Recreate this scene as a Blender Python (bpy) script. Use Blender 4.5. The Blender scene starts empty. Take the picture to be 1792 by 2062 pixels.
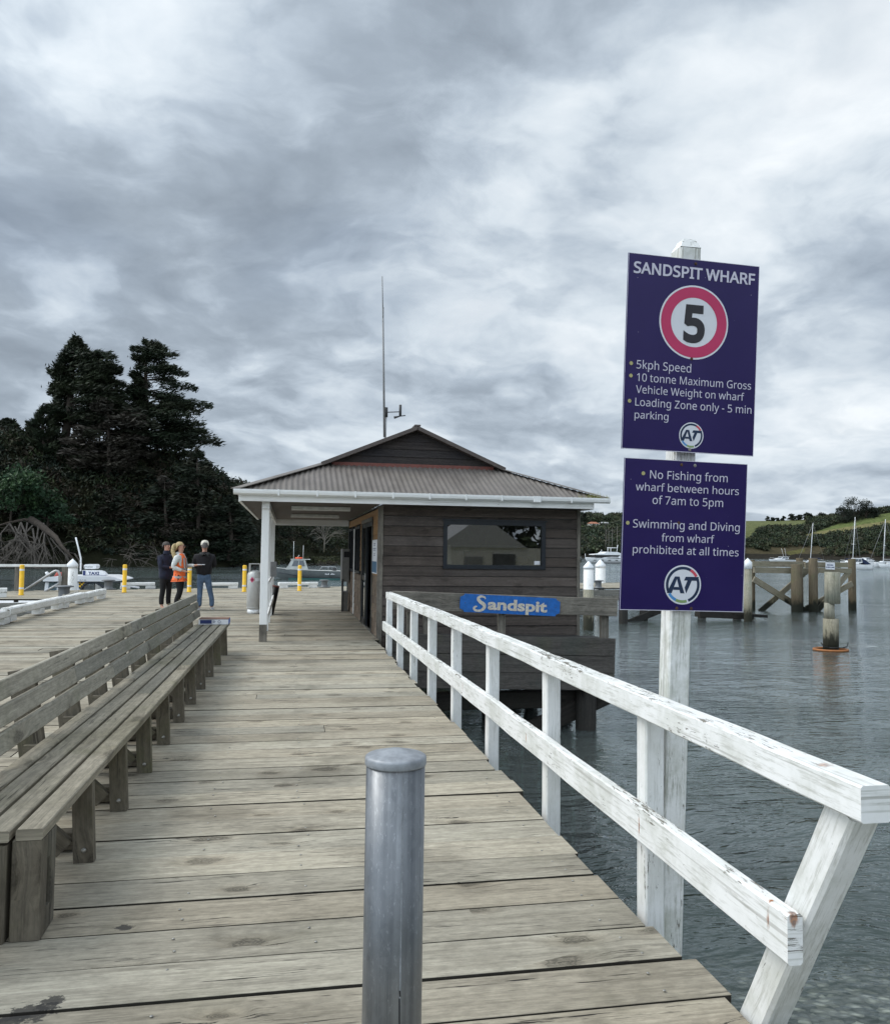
import bpy, bmesh, math, random, os
import numpy as np
from mathutils import Vector, Matrix
R = math.radians
random.seed(7)
rng = np.random.default_rng(11)
S = bpy.context.scene
COL = S.collection

# ------------------------------------------------------------------ camera, sky, sun, exposure
CAM_H = 1.6
YAW, PITCH, ROLL = 0.18774886, 0.04833264, 0.01299927
FPX, CXP, CYP = 1656.0, 896.0, 1031.0          # focal length and centre in units of a 1792 px wide frame
def cam_basis():
    sy, cy, sp, cp = math.sin(YAW), math.cos(YAW), math.sin(PITCH), math.cos(PITCH)
    f = Vector((sy*cp, cy*cp, sp)); r0 = Vector((cy, -sy, 0)); u0 = r0.cross(f)
    r = math.cos(ROLL)*r0 + math.sin(ROLL)*u0
    u = -math.sin(ROLL)*r0 + math.cos(ROLL)*u0
    return r, u, f
CR, CU, CF = cam_basis()
CAM = Vector((0, 0, CAM_H))
cd = bpy.data.cameras.new('camera'); cam = bpy.data.objects.new('camera', cd); COL.objects.link(cam)
cd.sensor_fit = 'HORIZONTAL'; cd.sensor_width = 36.0; cd.lens = 36.0*FPX/1792.0
cd.clip_start = 0.05; cd.clip_end = 5000
cam.matrix_world = Matrix(((CR.x, CU.x, -CF.x, 0), (CR.y, CU.y, -CF.y, 0), (CR.z, CU.z, -CF.z, CAM_H), (0, 0, 0, 1)))
S.camera = cam
def ray(x, y): return (CF*FPX + CR*(x-CXP) + CU*(CYP-y)).normalized()
def at_Y(x, y, Y): d = ray(x, y); return CAM + d*(Y/d.y)
def at_z(x, y, z=0.0): d = ray(x, y); return CAM + d*((z-CAM_H)/d.z)
def at_X(x, y, X): d = ray(x, y); return CAM + d*(X/d.x)
def px(P):
    v = Vector(P)-CAM; w = v.dot(CF)
    return CXP+FPX*v.dot(CR)/w, CYP-FPX*v.dot(CU)/w

SUN_AZ, SUN_EL = R(-72), R(48)                  # azimuth from +Y towards +X
sd = bpy.data.lights.new('sun', 'SUN'); sun = bpy.data.objects.new('sun', sd); COL.objects.link(sun)
sd.energy = 1.3; sd.angle = R(30); sd.color = (1.0, 0.95, 0.87)
sdir = Vector((math.sin(SUN_AZ)*math.cos(SUN_EL), math.cos(SUN_AZ)*math.cos(SUN_EL), math.sin(SUN_EL)))
sun.rotation_euler = sdir.to_track_quat('Z', 'Y').to_euler()
S.view_settings.view_transform = 'Standard'; S.view_settings.look = 'None'
S.view_settings.exposure = 0.45; S.view_settings.gamma = 1.0

class NT:                                        # small node-tree helper
    def __init__(s, nt): s.nt = nt; s.n = nt.nodes; s.l = nt.links
    def new(s, t, **k):
        n = s.n.new(t)
        for a, b in k.items(): setattr(n, a, b)
        return n
    def put(s, sock, v):
        if v is None: return
        if isinstance(v, bpy.types.NodeSocket): s.l.new(v, sock)
        else:
            try: sock.default_value = v
            except Exception: sock.default_value = (*v, 1.0) if len(v) == 3 else v
    def math(s, op, a, b=None, c=None, clamp=False):
        n = s.new('ShaderNodeMath', operation=op, use_clamp=clamp)
        s.put(n.inputs[0], a); s.put(n.inputs[1], b)
        if c is not None: s.put(n.inputs[2], c)
        return n.outputs[0]
    def vmath(s, op, a, b=None):
        n = s.new('ShaderNodeVectorMath', operation=op)
        s.put(n.inputs[0], a)
        if b is not None:
            if op == 'SCALE': s.put(n.inputs['Scale'], b)
            else: s.put(n.inputs[1], b)
        return n.outputs['Value'] if op in ('DOT_PRODUCT', 'LENGTH') else n.outputs['Vector']
    def noise(s, vec, scale=1.0, detail=4.0, rough=0.55, dist=0.0, col=False, dim='3D', w=None):
        n = s.new('ShaderNodeTexNoise'); n.noise_dimensions = dim
        s.put(n.inputs['Vector'], vec); s.put(n.inputs['Scale'], scale); s.put(n.inputs['Detail'], detail)
        s.put(n.inputs['Roughness'], rough); s.put(n.inputs['Distortion'], dist)
        if w is not None: s.put(n.inputs['W'], w)
        return n.outputs['Color' if col else 'Fac']
    def voro(s, vec, scale=1.0, feat='F1', out='Distance', rnd=1.0, dim='3D'):
        n = s.new('ShaderNodeTexVoronoi', feature=feat, voronoi_dimensions=dim); s.put(n.inputs['Vector'], vec); s.put(n.inputs['Scale'], scale)
        s.put(n.inputs['Randomness'], rnd)
        return n.outputs[out]
    def mr(s, v, a, b, c=0.0, d=1.0, smooth=True):
        n = s.new('ShaderNodeMapRange'); n.interpolation_type = 'SMOOTHSTEP' if smooth else 'LINEAR'
        s.put(n.inputs[0], v); s.put(n.inputs[1], a); s.put(n.inputs[2], b); s.put(n.inputs[3], c); s.put(n.inputs[4], d)
        return n.outputs[0]
    def mix(s, f, a, b, blend='MIX'):
        n = s.new('ShaderNodeMix', data_type='RGBA', blend_type=blend)
        s.put(n.inputs[0], f); s.put(n.inputs[6], a); s.put(n.inputs[7], b)
        return n.outputs[2]
    def ramp(s, f, stops):
        n = s.new('ShaderNodeValToRGB'); e = n.color_ramp.elements
        e[0].position, e[0].color = stops[0][0], (*stops[0][1], 1)
        e[1].position, e[1].color = stops[-1][0], (*stops[-1][1], 1)
        for p, c in stops[1:-1]:
            q = e.new(p); q.color = (*c, 1)
        s.put(n.inputs[0], f); return n.outputs[0]
    def bump(s, h, strength=0.3, dist=0.01, normal=None):
        n = s.new('ShaderNodeBump'); s.put(n.inputs['Height'], h)
        n.inputs['Strength'].default_value = strength; n.inputs['Distance'].default_value = dist
        if normal is not None: s.put(n.inputs['Normal'], normal)
        return n.outputs[0]

# overcast sky: Nishita sky behind broken stratocumulus, both as a function of direction only
W = bpy.data.worlds.new('World'); S.world = W; W.use_nodes = True
w = NT(W.node_tree); w.n.clear()
sky = w.new('ShaderNodeTexSky', sky_type='NISHITA'); sky.sun_disc = False
sky.sun_elevation = SUN_EL; sky.sun_rotation = SUN_AZ
sky.altitude = 5; sky.air_density = 1.0; sky.dust_density = 1.5
tc = w.new('ShaderNodeTexCoord'); D = w.vmath('NORMALIZE', tc.outputs['Generated'])
sx = w.new('ShaderNodeSeparateXYZ'); w.put(sx.inputs[0], D)
dz = w.math('ADD', w.math('MAXIMUM', sx.outputs['Z'], 0.0), 0.30)
cb = w.new('ShaderNodeCombineXYZ')
w.put(cb.inputs[0], w.math('DIVIDE', sx.outputs['X'], dz)); w.put(cb.inputs[1], w.math('DIVIDE', sx.outputs['Y'], dz))
w.put(cb.inputs[2], w.math('MULTIPLY', sx.outputs['Z'], 1.2))
P0 = w.vmath('ADD', cb.outputs[0], (3.1, 7.7, 0.0))
warp = w.vmath('SCALE', w.vmath('SUBTRACT', w.noise(P0, 1.6, 4, 0.55, col=True), (0.5, 0.5, 0.5)), 0.55)
P1 = w.vmath('ADD', P0, warp)
nbig = w.noise(P1, 0.8, 2.0, 0.5)
nmid = w.noise(P1, 2.3, 6.0, 0.52)
nfin = w.noise(w.vmath('ADD', P0, w.vmath('SCALE', warp, 0.4)), 7.0, 7.0, 0.58)
puff = w.voro(w.vmath('ADD', P0, w.vmath('SCALE', warp, 1.4)), 3.2, feat='SMOOTH_F1')
t = w.math('ADD', w.math('MULTIPLY', nbig, 0.45), w.math('MULTIPLY', nmid, 0.80))
t = w.math('ADD', t, w.math('MULTIPLY', nfin, 0.40))
t = w.math('SUBTRACT', t, w.math('MULTIPLY', puff, 0.16))
crisp = w.mr(w.noise(w.vmath('ADD', P1, (4.3, 1.7, 0.0)), 3.4, 10.0, 0.5), 0.44, 0.60)
t = w.math('ADD', t, w.math('MULTIPLY', w.math('SUBTRACT', crisp, 0.5), 0.125))
t = w.math('SUBTRACT', t, 0.755)
# broad banks of cloud: (frame x, frame y, size in degrees, lift)
BANKS = [(980, 330, 9.5, -0.20), (560, 420, 9, -0.10), (1230, 160, 6, -0.05), (820, 130, 8, -0.02), (960, 590, 6.0, 0.20), (1300, 420, 6.5, 0.16), (1640, 250, 9, 0.12), (1120, 250, 3, 0.08),
         (20, 40, 8, -0.06), (330, 30, 6, 0.06), (250, 480, 8, 0.02), (1120, 860, 6, 0.03), (560, 900, 5, 0.09), (1640, 960, 9, 0.05), (760, 760, 5, -0.05), (60, 640, 7, -0.04), (1680, 720, 3, 0.06)]
for (bx, by, deg, amt) in BANKS:
    dv = ray(bx, by); k = 1.0/(R(deg)**2)
    dt = w.vmath('DOT_PRODUCT', D, tuple(dv))
    g = w.math('EXPONENT', w.math('MULTIPLY', w.math('SUBTRACT', dt, 1.0), k))
    t = w.math('ADD', t, w.math('MULTIPLY', g, amt))
sunglow = w.math('POWER', w.math('MAXIMUM', w.vmath('DOT_PRODUCT', D, tuple(sdir)), 0.0), 5.0)
cloudcol = w.ramp(w.math('ADD', w.math('MULTIPLY', t, 1.25), 0.52), [(0.04, (0.205, 0.245, 0.292)), (0.20, (0.255, 0.302, 0.358)), (0.36, (0.325, 0.382, 0.448)), (0.5, (0.435, 0.503, 0.578)), (0.66, (0.60, 0.668, 0.73)), (0.92, (0.81, 0.855, 0.89))])
# the sky behind and above the photographer, nearer the sun, is brighter
back = w.mr(w.vmath('DOT_PRODUCT', D, tuple(Vector((-0.62, -0.52, 0.6)).normalized())), 0.05, 0.95, 1.0, 2.6)
lum = w.math('ADD', back, w.math('MULTIPLY', sunglow, 0.7))
cloud10 = w.vmath('SCALE', cloudcol, w.math('MULTIPLY', lum, 8.6))
cover = w.mr(w.noise(P1, 1.3, 4, 0.5), 0.30, 0.46, 0.80, 0.98)
skycol = w.mix(cover, w.vmath('SCALE', sky.outputs[0], 0.6), cloud10)
bg = w.new('ShaderNodeBackground'); w.put(bg.inputs[0], skycol); bg.inputs[1].default_value = 0.1
wo = w.new('ShaderNodeOutputWorld'); w.l.new(bg.outputs[0], wo.inputs[0])

# ------------------------------------------------------------------ materials
MATS = {}
def new_mat(name):
    m = bpy.data.materials.new(name); m.use_nodes = True
    n = NT(m.node_tree); n.n.clear()
    out = n.new('ShaderNodeOutputMaterial'); b = n.new('ShaderNodeBsdfPrincipled')
    n.l.new(b.outputs[0], out.inputs[0]); MATS[name] = m
    return m, n, b, out
def set_b(n, b, col=None, rough=None, metal=None, normal=None, spec=None):
    n.put(b.inputs['Base Color'], col); n.put(b.inputs['Roughness'], rough)
    n.put(b.inputs['Metallic'], metal); n.put(b.inputs['Normal'], normal)
    if spec is not None: n.put(b.inputs['Specular IOR Level'], spec)
def uvc(n): return n.new('ShaderNodeUVMap').outputs[0]
def objc(n): return n.new('ShaderNodeTexCoord').outputs['Object']
def island(n): return n.new('ShaderNodeNewGeometry').outputs['Random Per Island']
def scale_vec(n, v, s): return n.vmath('MULTIPLY', v, s)

def wood(name, dark, light, stain, grain=1.0, var=0.35, knots=1.0, cracks=1.0, rough=0.85, green=0.0, blot=0.5, blotscale=1.3, tide=0.0, edge=0.0, spots=()):
    m, n, b, o = new_mat(name)
    uv = uvc(n); isl = island(n)
    off = n.new('ShaderNodeCombineXYZ'); n.put(off.inputs[0], n.math('MULTIPLY', isl, 37.0)); n.put(off.inputs[2], n.math('MULTIPLY', isl, 91.0))
    p = n.vmath('ADD', uv, off.outputs[0])
    # knots bend the grain
    kw = n.vmath('ADD', p, n.vmath('SCALE', n.vmath('SUBTRACT', n.noise(scale_vec(n, p, (5.0, 14.0, 1.0)), 1.0, 3, col=True), (0.5, 0.5, 0.5)), 0.085))
    vk = n.new('ShaderNodeTexVoronoi', feature='F1', voronoi_dimensions='2D'); n.put(vk.inputs['Vector'], scale_vec(n, kw, (2.1, 4.4, 1.0))); vk.inputs['Scale'].default_value = 1.0
    sk = n.new('ShaderNodeSeparateColor'); n.put(sk.inputs[0], vk.outputs['Color'])
    kg = n.math('LESS_THAN', sk.outputs[0], 0.24)     # only some cells hold a knot
    kd = n.math('ADD', vk.outputs['Distance'], n.math('MULTIPLY', n.math('SUBTRACT', 1.0, kg), 1.0))
    kd = n.math('DIVIDE', kd, n.math('ADD', 0.7, n.math('MULTIPLY', sk.outputs[1], 0.9)))
    kd = n.math('ADD', kd, n.math('MULTIPLY', n.math('SUBTRACT', n.noise(scale_vec(n, p, (16.0, 45.0, 1.0)), 1.0, 4, 0.7), 0.5), 0.16))
    kn = n.mr(kd, 0.17, 0.09)
    halo = n.mr(kd, 0.38, 0.10)
    wv = n.vmath('ADD', p, n.vmath('MULTIPLY', n.vmath('SUBTRACT', n.noise(scale_vec(n, p, (2.0, 6.0, 1.0)), 1.0, 2, col=True), (0.5, 0.5, 0.5)), (0.0, 0.02, 0.0)))
    kc = n.new('ShaderNodeCombineXYZ'); n.put(kc.inputs[1], n.math('MULTIPLY', n.mr(kd, 0.45, 0.0), 0.045)); 
    wv = n.vmath('ADD', wv, kc.outputs[0])
    g1 = n.noise(scale_vec(n, wv, (2.2, 130.0*grain, 1.0)), 1.0, 4, 0.6)
    g2 = n.noise(scale_vec(n, wv, (0.9, 22.0*grain, 1.0)), 1.0, 4, 0.6)
    g3 = n.noise(scale_vec(n, wv, (7.0, 300.0*grain, 1.0)), 1.0, 2, 0.6)
    f = n.math('ADD', n.math('MULTIPLY', g1, 0.55), n.math('MULTIPLY', g2, 0.65))
    f = n.math('ADD', f, n.math('MULTIPLY', g3, 0.25))
    f = n.mr(f, 0.30, 1.12)
    c = n.mix(f, dark, light)
    big = n.noise(objc(n), blotscale, 5, 0.6)
    c = n.mix(n.math('MULTIPLY', n.mr(big, 0.47, 0.68), blot), c, stain)
    mott = n.noise(scale_vec(n, wv, (14.0, 40.0, 1.0)), 1.0, 4, 0.7)
    c = n.mix(0.7, c, n.mix(n.mr(mott, 0.3, 0.7), (0.74, 0.74, 0.74), (1.22, 1.22, 1.22)), 'MULTIPLY')
    drk = n.noise(scale_vec(n, wv, (1.1, 9.0, 1.0)), 1.0, 6, 0.72)
    c = n.mix(n.math('MULTIPLY', n.mr(drk, 0.57, 0.72), 0.5), c, n.vmath('SCALE', c, 0.42))
    if green > 0:
        gm = n.math('MULTIPLY', n.mr(n.noise(objc(n), 2.2, 4, 0.6), 0.52, 0.7), green)
        c = n.mix(gm, c, (0.09, 0.10, 0.045))
    v = n.math('ADD', 1.0-var*0.5, n.math('MULTIPLY', isl, var))
    c = n.vmath('SCALE', c, v)
    warm = n.math('FRACT', n.math('MULTIPLY', isl, 17.3))
    c = n.mix(n.math('MULTIPLY', warm, 0.5), c, n.vmath('MULTIPLY', c, (1.10, 0.98, 0.86)))
    ring = n.math('SINE', n.math('MULTIPLY', kd, 170.0))
    c = n.mix(n.math('MULTIPLY', halo, 0.30*knots), c, n.vmath('MULTIPLY', c, (0.62, 0.55, 0.47)))
    km = n.math('MULTIPLY', kn, knots)
    c = n.mix(n.math('MULTIPLY', km, n.mr(ring, -0.6, 0.8, 0.72, 0.38)), c, n.vmath('SCALE', c, 0.20))
    cr = n.noise(scale_vec(n, wv, (2.4, 62.0*grain, 1.0)), 1.0, 3, 0.7)
    crm = n.math('MULTIPLY', n.mr(cr, 0.61, 0.645), n.math('MULTIPLY', n.mr(n.noise(scale_vec(n, p, (1.1, 5.0, 1.0)), 1.0, 2), 0.43, 0.60), cracks))
    c = n.mix(n.math('MULTIPLY', crm, 0.85), c, (0.018, 0.016, 0.014))
    for (qx, qy, qr, qc) in spots:                   # tar smears and moss where they lie on the deck
        gp_ = n.new('ShaderNodeNewGeometry').outputs['Position']; dd = n.vmath('MULTIPLY', n.vmath('SUBTRACT', gp_, (qx, qy, 0)), (1/qr, 1/(qr*.7), 0))
        gg = n.math('EXPONENT', n.math('MULTIPLY', n.vmath('DOT_PRODUCT', dd, dd), -1.0))
        gg = n.mr(n.math('ADD', gg, n.math('MULTIPLY', n.math('SUBTRACT', n.noise(scale_vec(n, gp_, (28, 45, 1)), 1.0, 5, 0.7), 0.5), 2.0)), 0.50, 0.66, 0, 0.88)
        c = n.mix(gg, c, qc)
    if edge > 0:                                     # grimy sawn edges, coloured near black to paint shade into the gaps
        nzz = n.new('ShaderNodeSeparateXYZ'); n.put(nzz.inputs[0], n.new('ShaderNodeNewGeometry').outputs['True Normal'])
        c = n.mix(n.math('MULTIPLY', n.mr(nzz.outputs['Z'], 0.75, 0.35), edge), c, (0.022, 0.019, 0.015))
    if tide > 0:                                     # weed and wet dark growth up to the high tide mark
        pz = n.new('ShaderNodeSeparateXYZ'); gp = n.new('ShaderNodeNewGeometry').outputs['Position']; n.put(pz.inputs[0], gp)
        tz = n.math('ADD', pz.outputs['Z'], n.math('MULTIPLY', n.math('SUBTRACT', n.noise(scale_vec(n, gp, (5, 5, 1.6)), 1.0, 5, 0.7), 0.5), 1.1))
        c = n.mix(n.math('MULTIPLY', n.mr(tz, -0.75, -1.1), tide), c, (0.016, 0.018, 0.012))
        c = n.mix(n.math('MULTIPLY', n.mr(tz, -0.15, -0.9), 0.45*tide), c, n.vmath('MULTIPLY', c, (0.42, 0.36, 0.24)))
    h = n.math('SUBTRACT', n.math('ADD', n.math('MULTIPLY', g1, 0.6), n.math('MULTIPLY', g3, 0.4)), n.math('MULTIPLY', crm, 0.9))
    set_b(n, b, c, rough, 0.0, n.bump(h, 0.6, 0.004), 0.25)
    return m

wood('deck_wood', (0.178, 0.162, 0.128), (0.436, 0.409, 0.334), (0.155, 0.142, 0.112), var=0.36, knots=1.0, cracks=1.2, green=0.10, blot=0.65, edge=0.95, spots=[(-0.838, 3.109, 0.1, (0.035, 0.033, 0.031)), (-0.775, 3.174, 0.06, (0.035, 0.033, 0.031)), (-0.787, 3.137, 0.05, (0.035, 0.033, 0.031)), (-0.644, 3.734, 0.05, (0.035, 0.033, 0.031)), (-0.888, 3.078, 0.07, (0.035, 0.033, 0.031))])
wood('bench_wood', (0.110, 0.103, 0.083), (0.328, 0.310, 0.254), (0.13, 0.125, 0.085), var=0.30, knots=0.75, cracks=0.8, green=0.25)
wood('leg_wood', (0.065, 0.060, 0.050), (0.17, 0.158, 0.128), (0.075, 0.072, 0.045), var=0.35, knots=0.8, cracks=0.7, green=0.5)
wood('back_wood', (0.15, 0.147, 0.125), (0.375, 0.367, 0.318), (0.19, 0.195, 0.145), var=0.35, knots=0.8, cracks=0.6, green=0.25)
wood('wall_wood', (0.041, 0.034, 0.030), (0.132, 0.113, 0.101), (0.035, 0.029, 0.026), var=0.45, knots=0.6, cracks=0.5, rough=0.8)
wood('gable_wood', (0.015, 0.013, 0.013), (0.060, 0.053, 0.052), (0.022, 0.022, 0.028), var=0.3, knots=0.2, cracks=0.5, rough=0.8)
wood('shingle_wood', (0.10, 0.075, 0.055), (0.28, 0.225, 0.175), (0.12, 0.085, 0.06), var=0.6, knots=0.2, cracks=0.5)
wood('pine_wood', (0.20, 0.115, 0.05), (0.34, 0.21, 0.105), (0.2, 0.12, 0.06), var=0.25, knots=0.3, cracks=0.2)
wood('platform_wood', (0.026, 0.025, 0.024), (0.105, 0.10, 0.095), (0.05, 0.06, 0.055), var=0.35, knots=0.3, cracks=0.9, green=0.15)
wood('fascia_wood', (0.12, 0.118, 0.105), (0.34, 0.33, 0.295), (0.13, 0.13, 0.115), var=0.3, knots=0.3, cracks=0.8, blot=0.7)
wood('beam_wood', (0.06, 0.058, 0.052), (0.235, 0.225, 0.20), (0.07, 0.068, 0.06), var=0.3, knots=0.3, cracks=1.0, blot=0.8)
wood('pile_wood', (0.045, 0.040, 0.030), (0.20, 0.18, 0.135), (0.085, 0.10, 0.075), var=0.3, knots=0.1, cracks=0.9, green=0.3)
wood('pale_pile_wood', (0.11, 0.105, 0.08), (0.40, 0.385, 0.31), (0.22, 0.25, 0.205), var=0.1, knots=0.1, cracks=1.0, green=0.3, tide=0.9)
wood('jetty_pile_wood', (0.035, 0.028, 0.018), (0.155, 0.128, 0.088), (0.075, 0.07, 0.045), var=0.4, knots=0.2, cracks=1.0, green=0.3, tide=1.0)
wood('jetty_wood', (0.08, 0.074, 0.055), (0.27, 0.255, 0.20), (0.16, 0.165, 0.12), var=0.35, knots=0.3, cracks=0.8, green=0.3, tide=1.0)
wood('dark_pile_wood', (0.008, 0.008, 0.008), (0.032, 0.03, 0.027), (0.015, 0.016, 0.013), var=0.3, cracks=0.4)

def white_paint(name, peel=0.5, dirt=0.35, rust=()):
    m, n, b, o = new_mat(name)
    uv = uvc(n); isl = island(n); oc = objc(n)
    off = n.new('ShaderNodeCombineXYZ'); n.put(off.inputs[0], n.math('MULTIPLY', isl, 53.0)); n.put(off.inputs[2], n.math('MULTIPLY', isl, 31.0))
    p = n.vmath('ADD', uv, off.outputs[0])
    geo = n.new('ShaderNodeNewGeometry'); nz = n.new('ShaderNodeSeparateXYZ'); n.put(nz.inputs[0], geo.outputs['True Normal'])
    up = n.mr(nz.outputs['Z'], 0.3, 0.9)
    pn = n.noise(scale_vec(n, p, (11.0, 60.0, 1.0)), 1.0, 8, 0.74)
    area = n.noise(scale_vec(n, p, (1.7, 5.0, 1.0)), 1.0, 3, 0.6)
    sc = n.math('ADD', pn, n.math('MULTIPLY', n.math('SUBTRACT', area, 0.5), 0.55))
    sc = n.math('ADD', sc, n.math('MULTIPLY', up, 0.075))
    th = 0.705-0.11*peel
    pm = n.mr(sc, th, th+0.02)
    line = n.noise(scale_vec(n, p, (0.7, 55.0, 1.0)), 1.0, 2, 0.6)
    lm = n.math('MULTIPLY', n.mr(line, 0.64, 0.68), 0.45)
    base = n.mix(n.math('MULTIPLY', n.mr(n.noise(oc, 3.5, 6, 0.7), 0.38, 0.68), dirt), (0.80, 0.80, 0.785), (0.50, 0.51, 0.455))
    base = n.mix(n.math('MULTIPLY', n.mr(n.noise(scale_vec(n, p, (5, 60, 1)), 1.0, 5, 0.75), 0.48, 0.68), dirt), base, (0.36, 0.36, 0.31))
    base = n.mix(lm, base, (0.25, 0.24, 0.21))
    wd = n.mix(n.noise(scale_vec(n, p, (3, 160, 1)), 1.0, 3, 0.6), (0.07, 0.062, 0.05), (0.30, 0.28, 0.235))
    c = n.mix(pm, base, wd)
    pos = geo.outputs['Position']
    for (rx, ry, rz, sxy, sz, a) in rust:
        d = n.vmath('MULTIPLY', n.vmath('SUBTRACT', pos, (rx, ry, rz)), (1/sxy, 1/sxy, 1/sz))
        q = n.vmath('DOT_PRODUCT', d, d)
        g = n.math('EXPONENT', n.math('MULTIPLY', q, -1.0))
        g = n.mr(n.math('ADD', g, n.math('MULTIPLY', n.math('SUBTRACT', n.noise(scale_vec(n, pos, (70, 70, 22)), 1.0, 4, 0.7), 0.5), 0.9)), 0.34, 0.70, 0.0, a)
        c = n.mix(g, c, n.mix(n.mr(n.noise(pos, 60, 3), 0.35, 0.65), (0.42, 0.13, 0.006), (0.10, 0.028, 0.006)))
    h = n.math('SUBTRACT', n.math('MULTIPLY', pn, 0.12), n.math('MULTIPLY', pm, 0.5))
    set_b(n, b, c, n.mix(pm, (0.55,)*3, (0.9,)*3), 0.0, n.bump(h, 0.7, 0.0025), 0.3)
    return m
RUST = [(1.55, 3.45, 0.40, 0.012, 0.075, 1.0), (1.55, 2.455, 0.44, 0.014, 0.085, 1.0), (1.55, 2.50, 0.42, 0.010, 0.06, 0.9), (1.56, 2.36, 0.475, 0.022, 0.03, 0.8),
        (1.60, 2.25, 0.985, 0.035, 0.02, 0.6), (1.55, 5.2, 0.40, 0.012, 0.05, 0.9), (1.71, 3.47, 0.63, 0.012, 0.05, 1.0), (1.55, 7.2, 0.40, 0.012, 0.05, 0.5)]
white_paint('rail_paint', 0.5, 0.62, RUST)
white_paint('post_paint', 0.3, 0.40, RUST)
white_paint('hut_paint', 0.0, 0.12)
white_paint('kerb_paint', 0.60, 0.35)
white_paint('pile_paint', 0.95, 0.25)
white_paint('signpost_paint', 0.35, 1.0)

def plain(name, col, rough=0.6, metal=0.0, var=0.12, scale=8.0, bump=0.0, spec=0.4, dirt=None):
    m, n, b, o = new_mat(name)
    nz = n.noise(objc(n), scale, 5, 0.6)
    c = n.mix(n.mr(nz, 0.3, 0.7), tuple(x*(1-var) for x in col), tuple(min(1, x*(1+var)) for x in col))
    if dirt: c = n.mix(n.math('MULTIPLY', n.mr(n.noise(objc(n), scale*0.4, 5, 0.7), 0.5, 0.7), dirt[1]), c, dirt[0])
    set_b(n, b, c, n.mr(nz, 0, 1, max(0.02, rough-0.08), min(1, rough+0.08)), metal, n.bump(nz, bump, 0.004) if bump else None, spec)
    return m
plain('white_gloss', (0.78, 0.79, 0.79), 0.35)
plain('boat_white', (0.76, 0.77, 0.78), 0.3, var=0.05, scale=1.0)
plain('cap_white', (0.80, 0.81, 0.82), 0.4, var=0.05)
plain('boat_grey', (0.13, 0.145, 0.145), 0.5, scale=2.0, dirt=((0.07, 0.075, 0.075), 0.6))
plain('boat_grey_pale', (0.42, 0.43, 0.41), 0.5, scale=2.0)
plain('hull_stripe', (0.03, 0.035, 0.045), 0.4)
plain('green_antifoul', (0.02, 0.10, 0.09), 0.6)
plain('yellow_plastic', (0.80, 0.47, 0.02), 0.45, var=0.08)
plain('reflective_white', (0.72, 0.73, 0.74), 0.4)
plain('black', (0.012, 0.012, 0.013), 0.5)
plain('black_frame', (0.012, 0.016, 0.022), 0.35)
plain('dark_grey', (0.05, 0.05, 0.052), 0.6)
plain('mid_grey', (0.20, 0.20, 0.20), 0.6)
plain('kiosk_grey', (0.20, 0.195, 0.185), 0.55)
plain('gas_silver', (0.50, 0.50, 0.485), 0.42, 0.25, var=0.06)
plain('iron_grey', (0.16, 0.165, 0.17), 0.55, 0.3)
plain('cap_steel', (0.27, 0.285, 0.305), 0.5, 0.3, var=0.2, scale=30)
plain('pipe_galv', (0.42, 0.42, 0.42), 0.45, 0.5)
plain('bolt_steel', (0.34, 0.33, 0.30), 0.5, 0.7, var=0.3, scale=60)
plain('rusty_bolt', (0.10, 0.055, 0.035), 0.8, 0.2, var=0.5, scale=90)
plain('sign_text', (0.56, 0.54, 0.64), 0.55, var=0.03)
plain('sign_white', (0.66, 0.67, 0.72), 0.5, var=0.03)
plain('sign_red', (0.48, 0.035, 0.115), 0.5, var=0.05)
plain('sign_black', (0.025, 0.023, 0.030), 0.5)
plain('sign_bullet', (0.40, 0.37, 0.17), 0.6)
plain('logo_navy', (0.012, 0.026, 0.065), 0.5)
plain('logo_red', (0.56, 0.07, 0.10), 0.5)
plain('logo_blue', (0.07, 0.27, 0.58), 0.5)
plain('logo_green', (0.22, 0.33, 0.13), 0.5)
plain('board_blue', (0.010, 0.115, 0.40), 0.45, var=0.18, scale=14)
plain('board_cream', (0.56, 0.51, 0.43), 0.7, var=0.2, scale=40, dirt=((0.30, 0.26, 0.2), 0.5))
plain('flashing_red', (0.17, 0.055, 0.042), 0.6, dirt=((0.08, 0.04, 0.035), 0.6))
plain('roof_brown', (0.085, 0.068, 0.060), 0.5)
plain('soffit', (0.075, 0.06, 0.05), 0.8)
plain('tin_white', (0.62, 0.62, 0.6), 0.5)
plain('paper_white', (0.68, 0.69, 0.72), 0.7)
plain('carton_blue', (0.02, 0.10, 0.42), 0.5)
plain('carton_brown', (0.16, 0.085, 0.06), 0.7)
plain('navy_print', (0.02, 0.035, 0.13), 0.5)
plain('poster_teal', (0.05, 0.13, 0.22), 0.6)
plain('skin', (0.50, 0.27, 0.19), 0.6)
plain('jacket_navy', (0.012, 0.015, 0.032), 0.8, var=0.4, scale=10)
plain('trouser_black', (0.008, 0.008, 0.009), 0.85, var=0.3)
plain('hoodie_black', (0.014, 0.013, 0.015), 0.9, var=0.3, scale=12)
plain('hood_grey', (0.026, 0.027, 0.027), 0.9, var=0.3)
plain('denim', (0.085, 0.135, 0.215), 0.85, var=0.25, scale=9)
plain('hi_vis_orange', (0.90, 0.16, 0.035), 0.6, var=0.15, scale=10)
plain('vest_silver', (0.36, 0.37, 0.36), 0.5)
plain('sleeve_white', (0.58, 0.59, 0.57), 0.8, var=0.15, scale=12)
plain('hair_blonde', (0.36, 0.27, 0.13), 0.6, var=0.4, scale=30)
plain('hair_dark', (0.050, 0.040, 0.034), 0.7, var=0.5, scale=40)
plain('hair_grey', (0.10, 0.09, 0.085), 0.7)
plain('cap_cream', (0.62, 0.58, 0.49), 0.8)
plain('shoe_pale', (0.45, 0.45, 0.45), 0.7)
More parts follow.
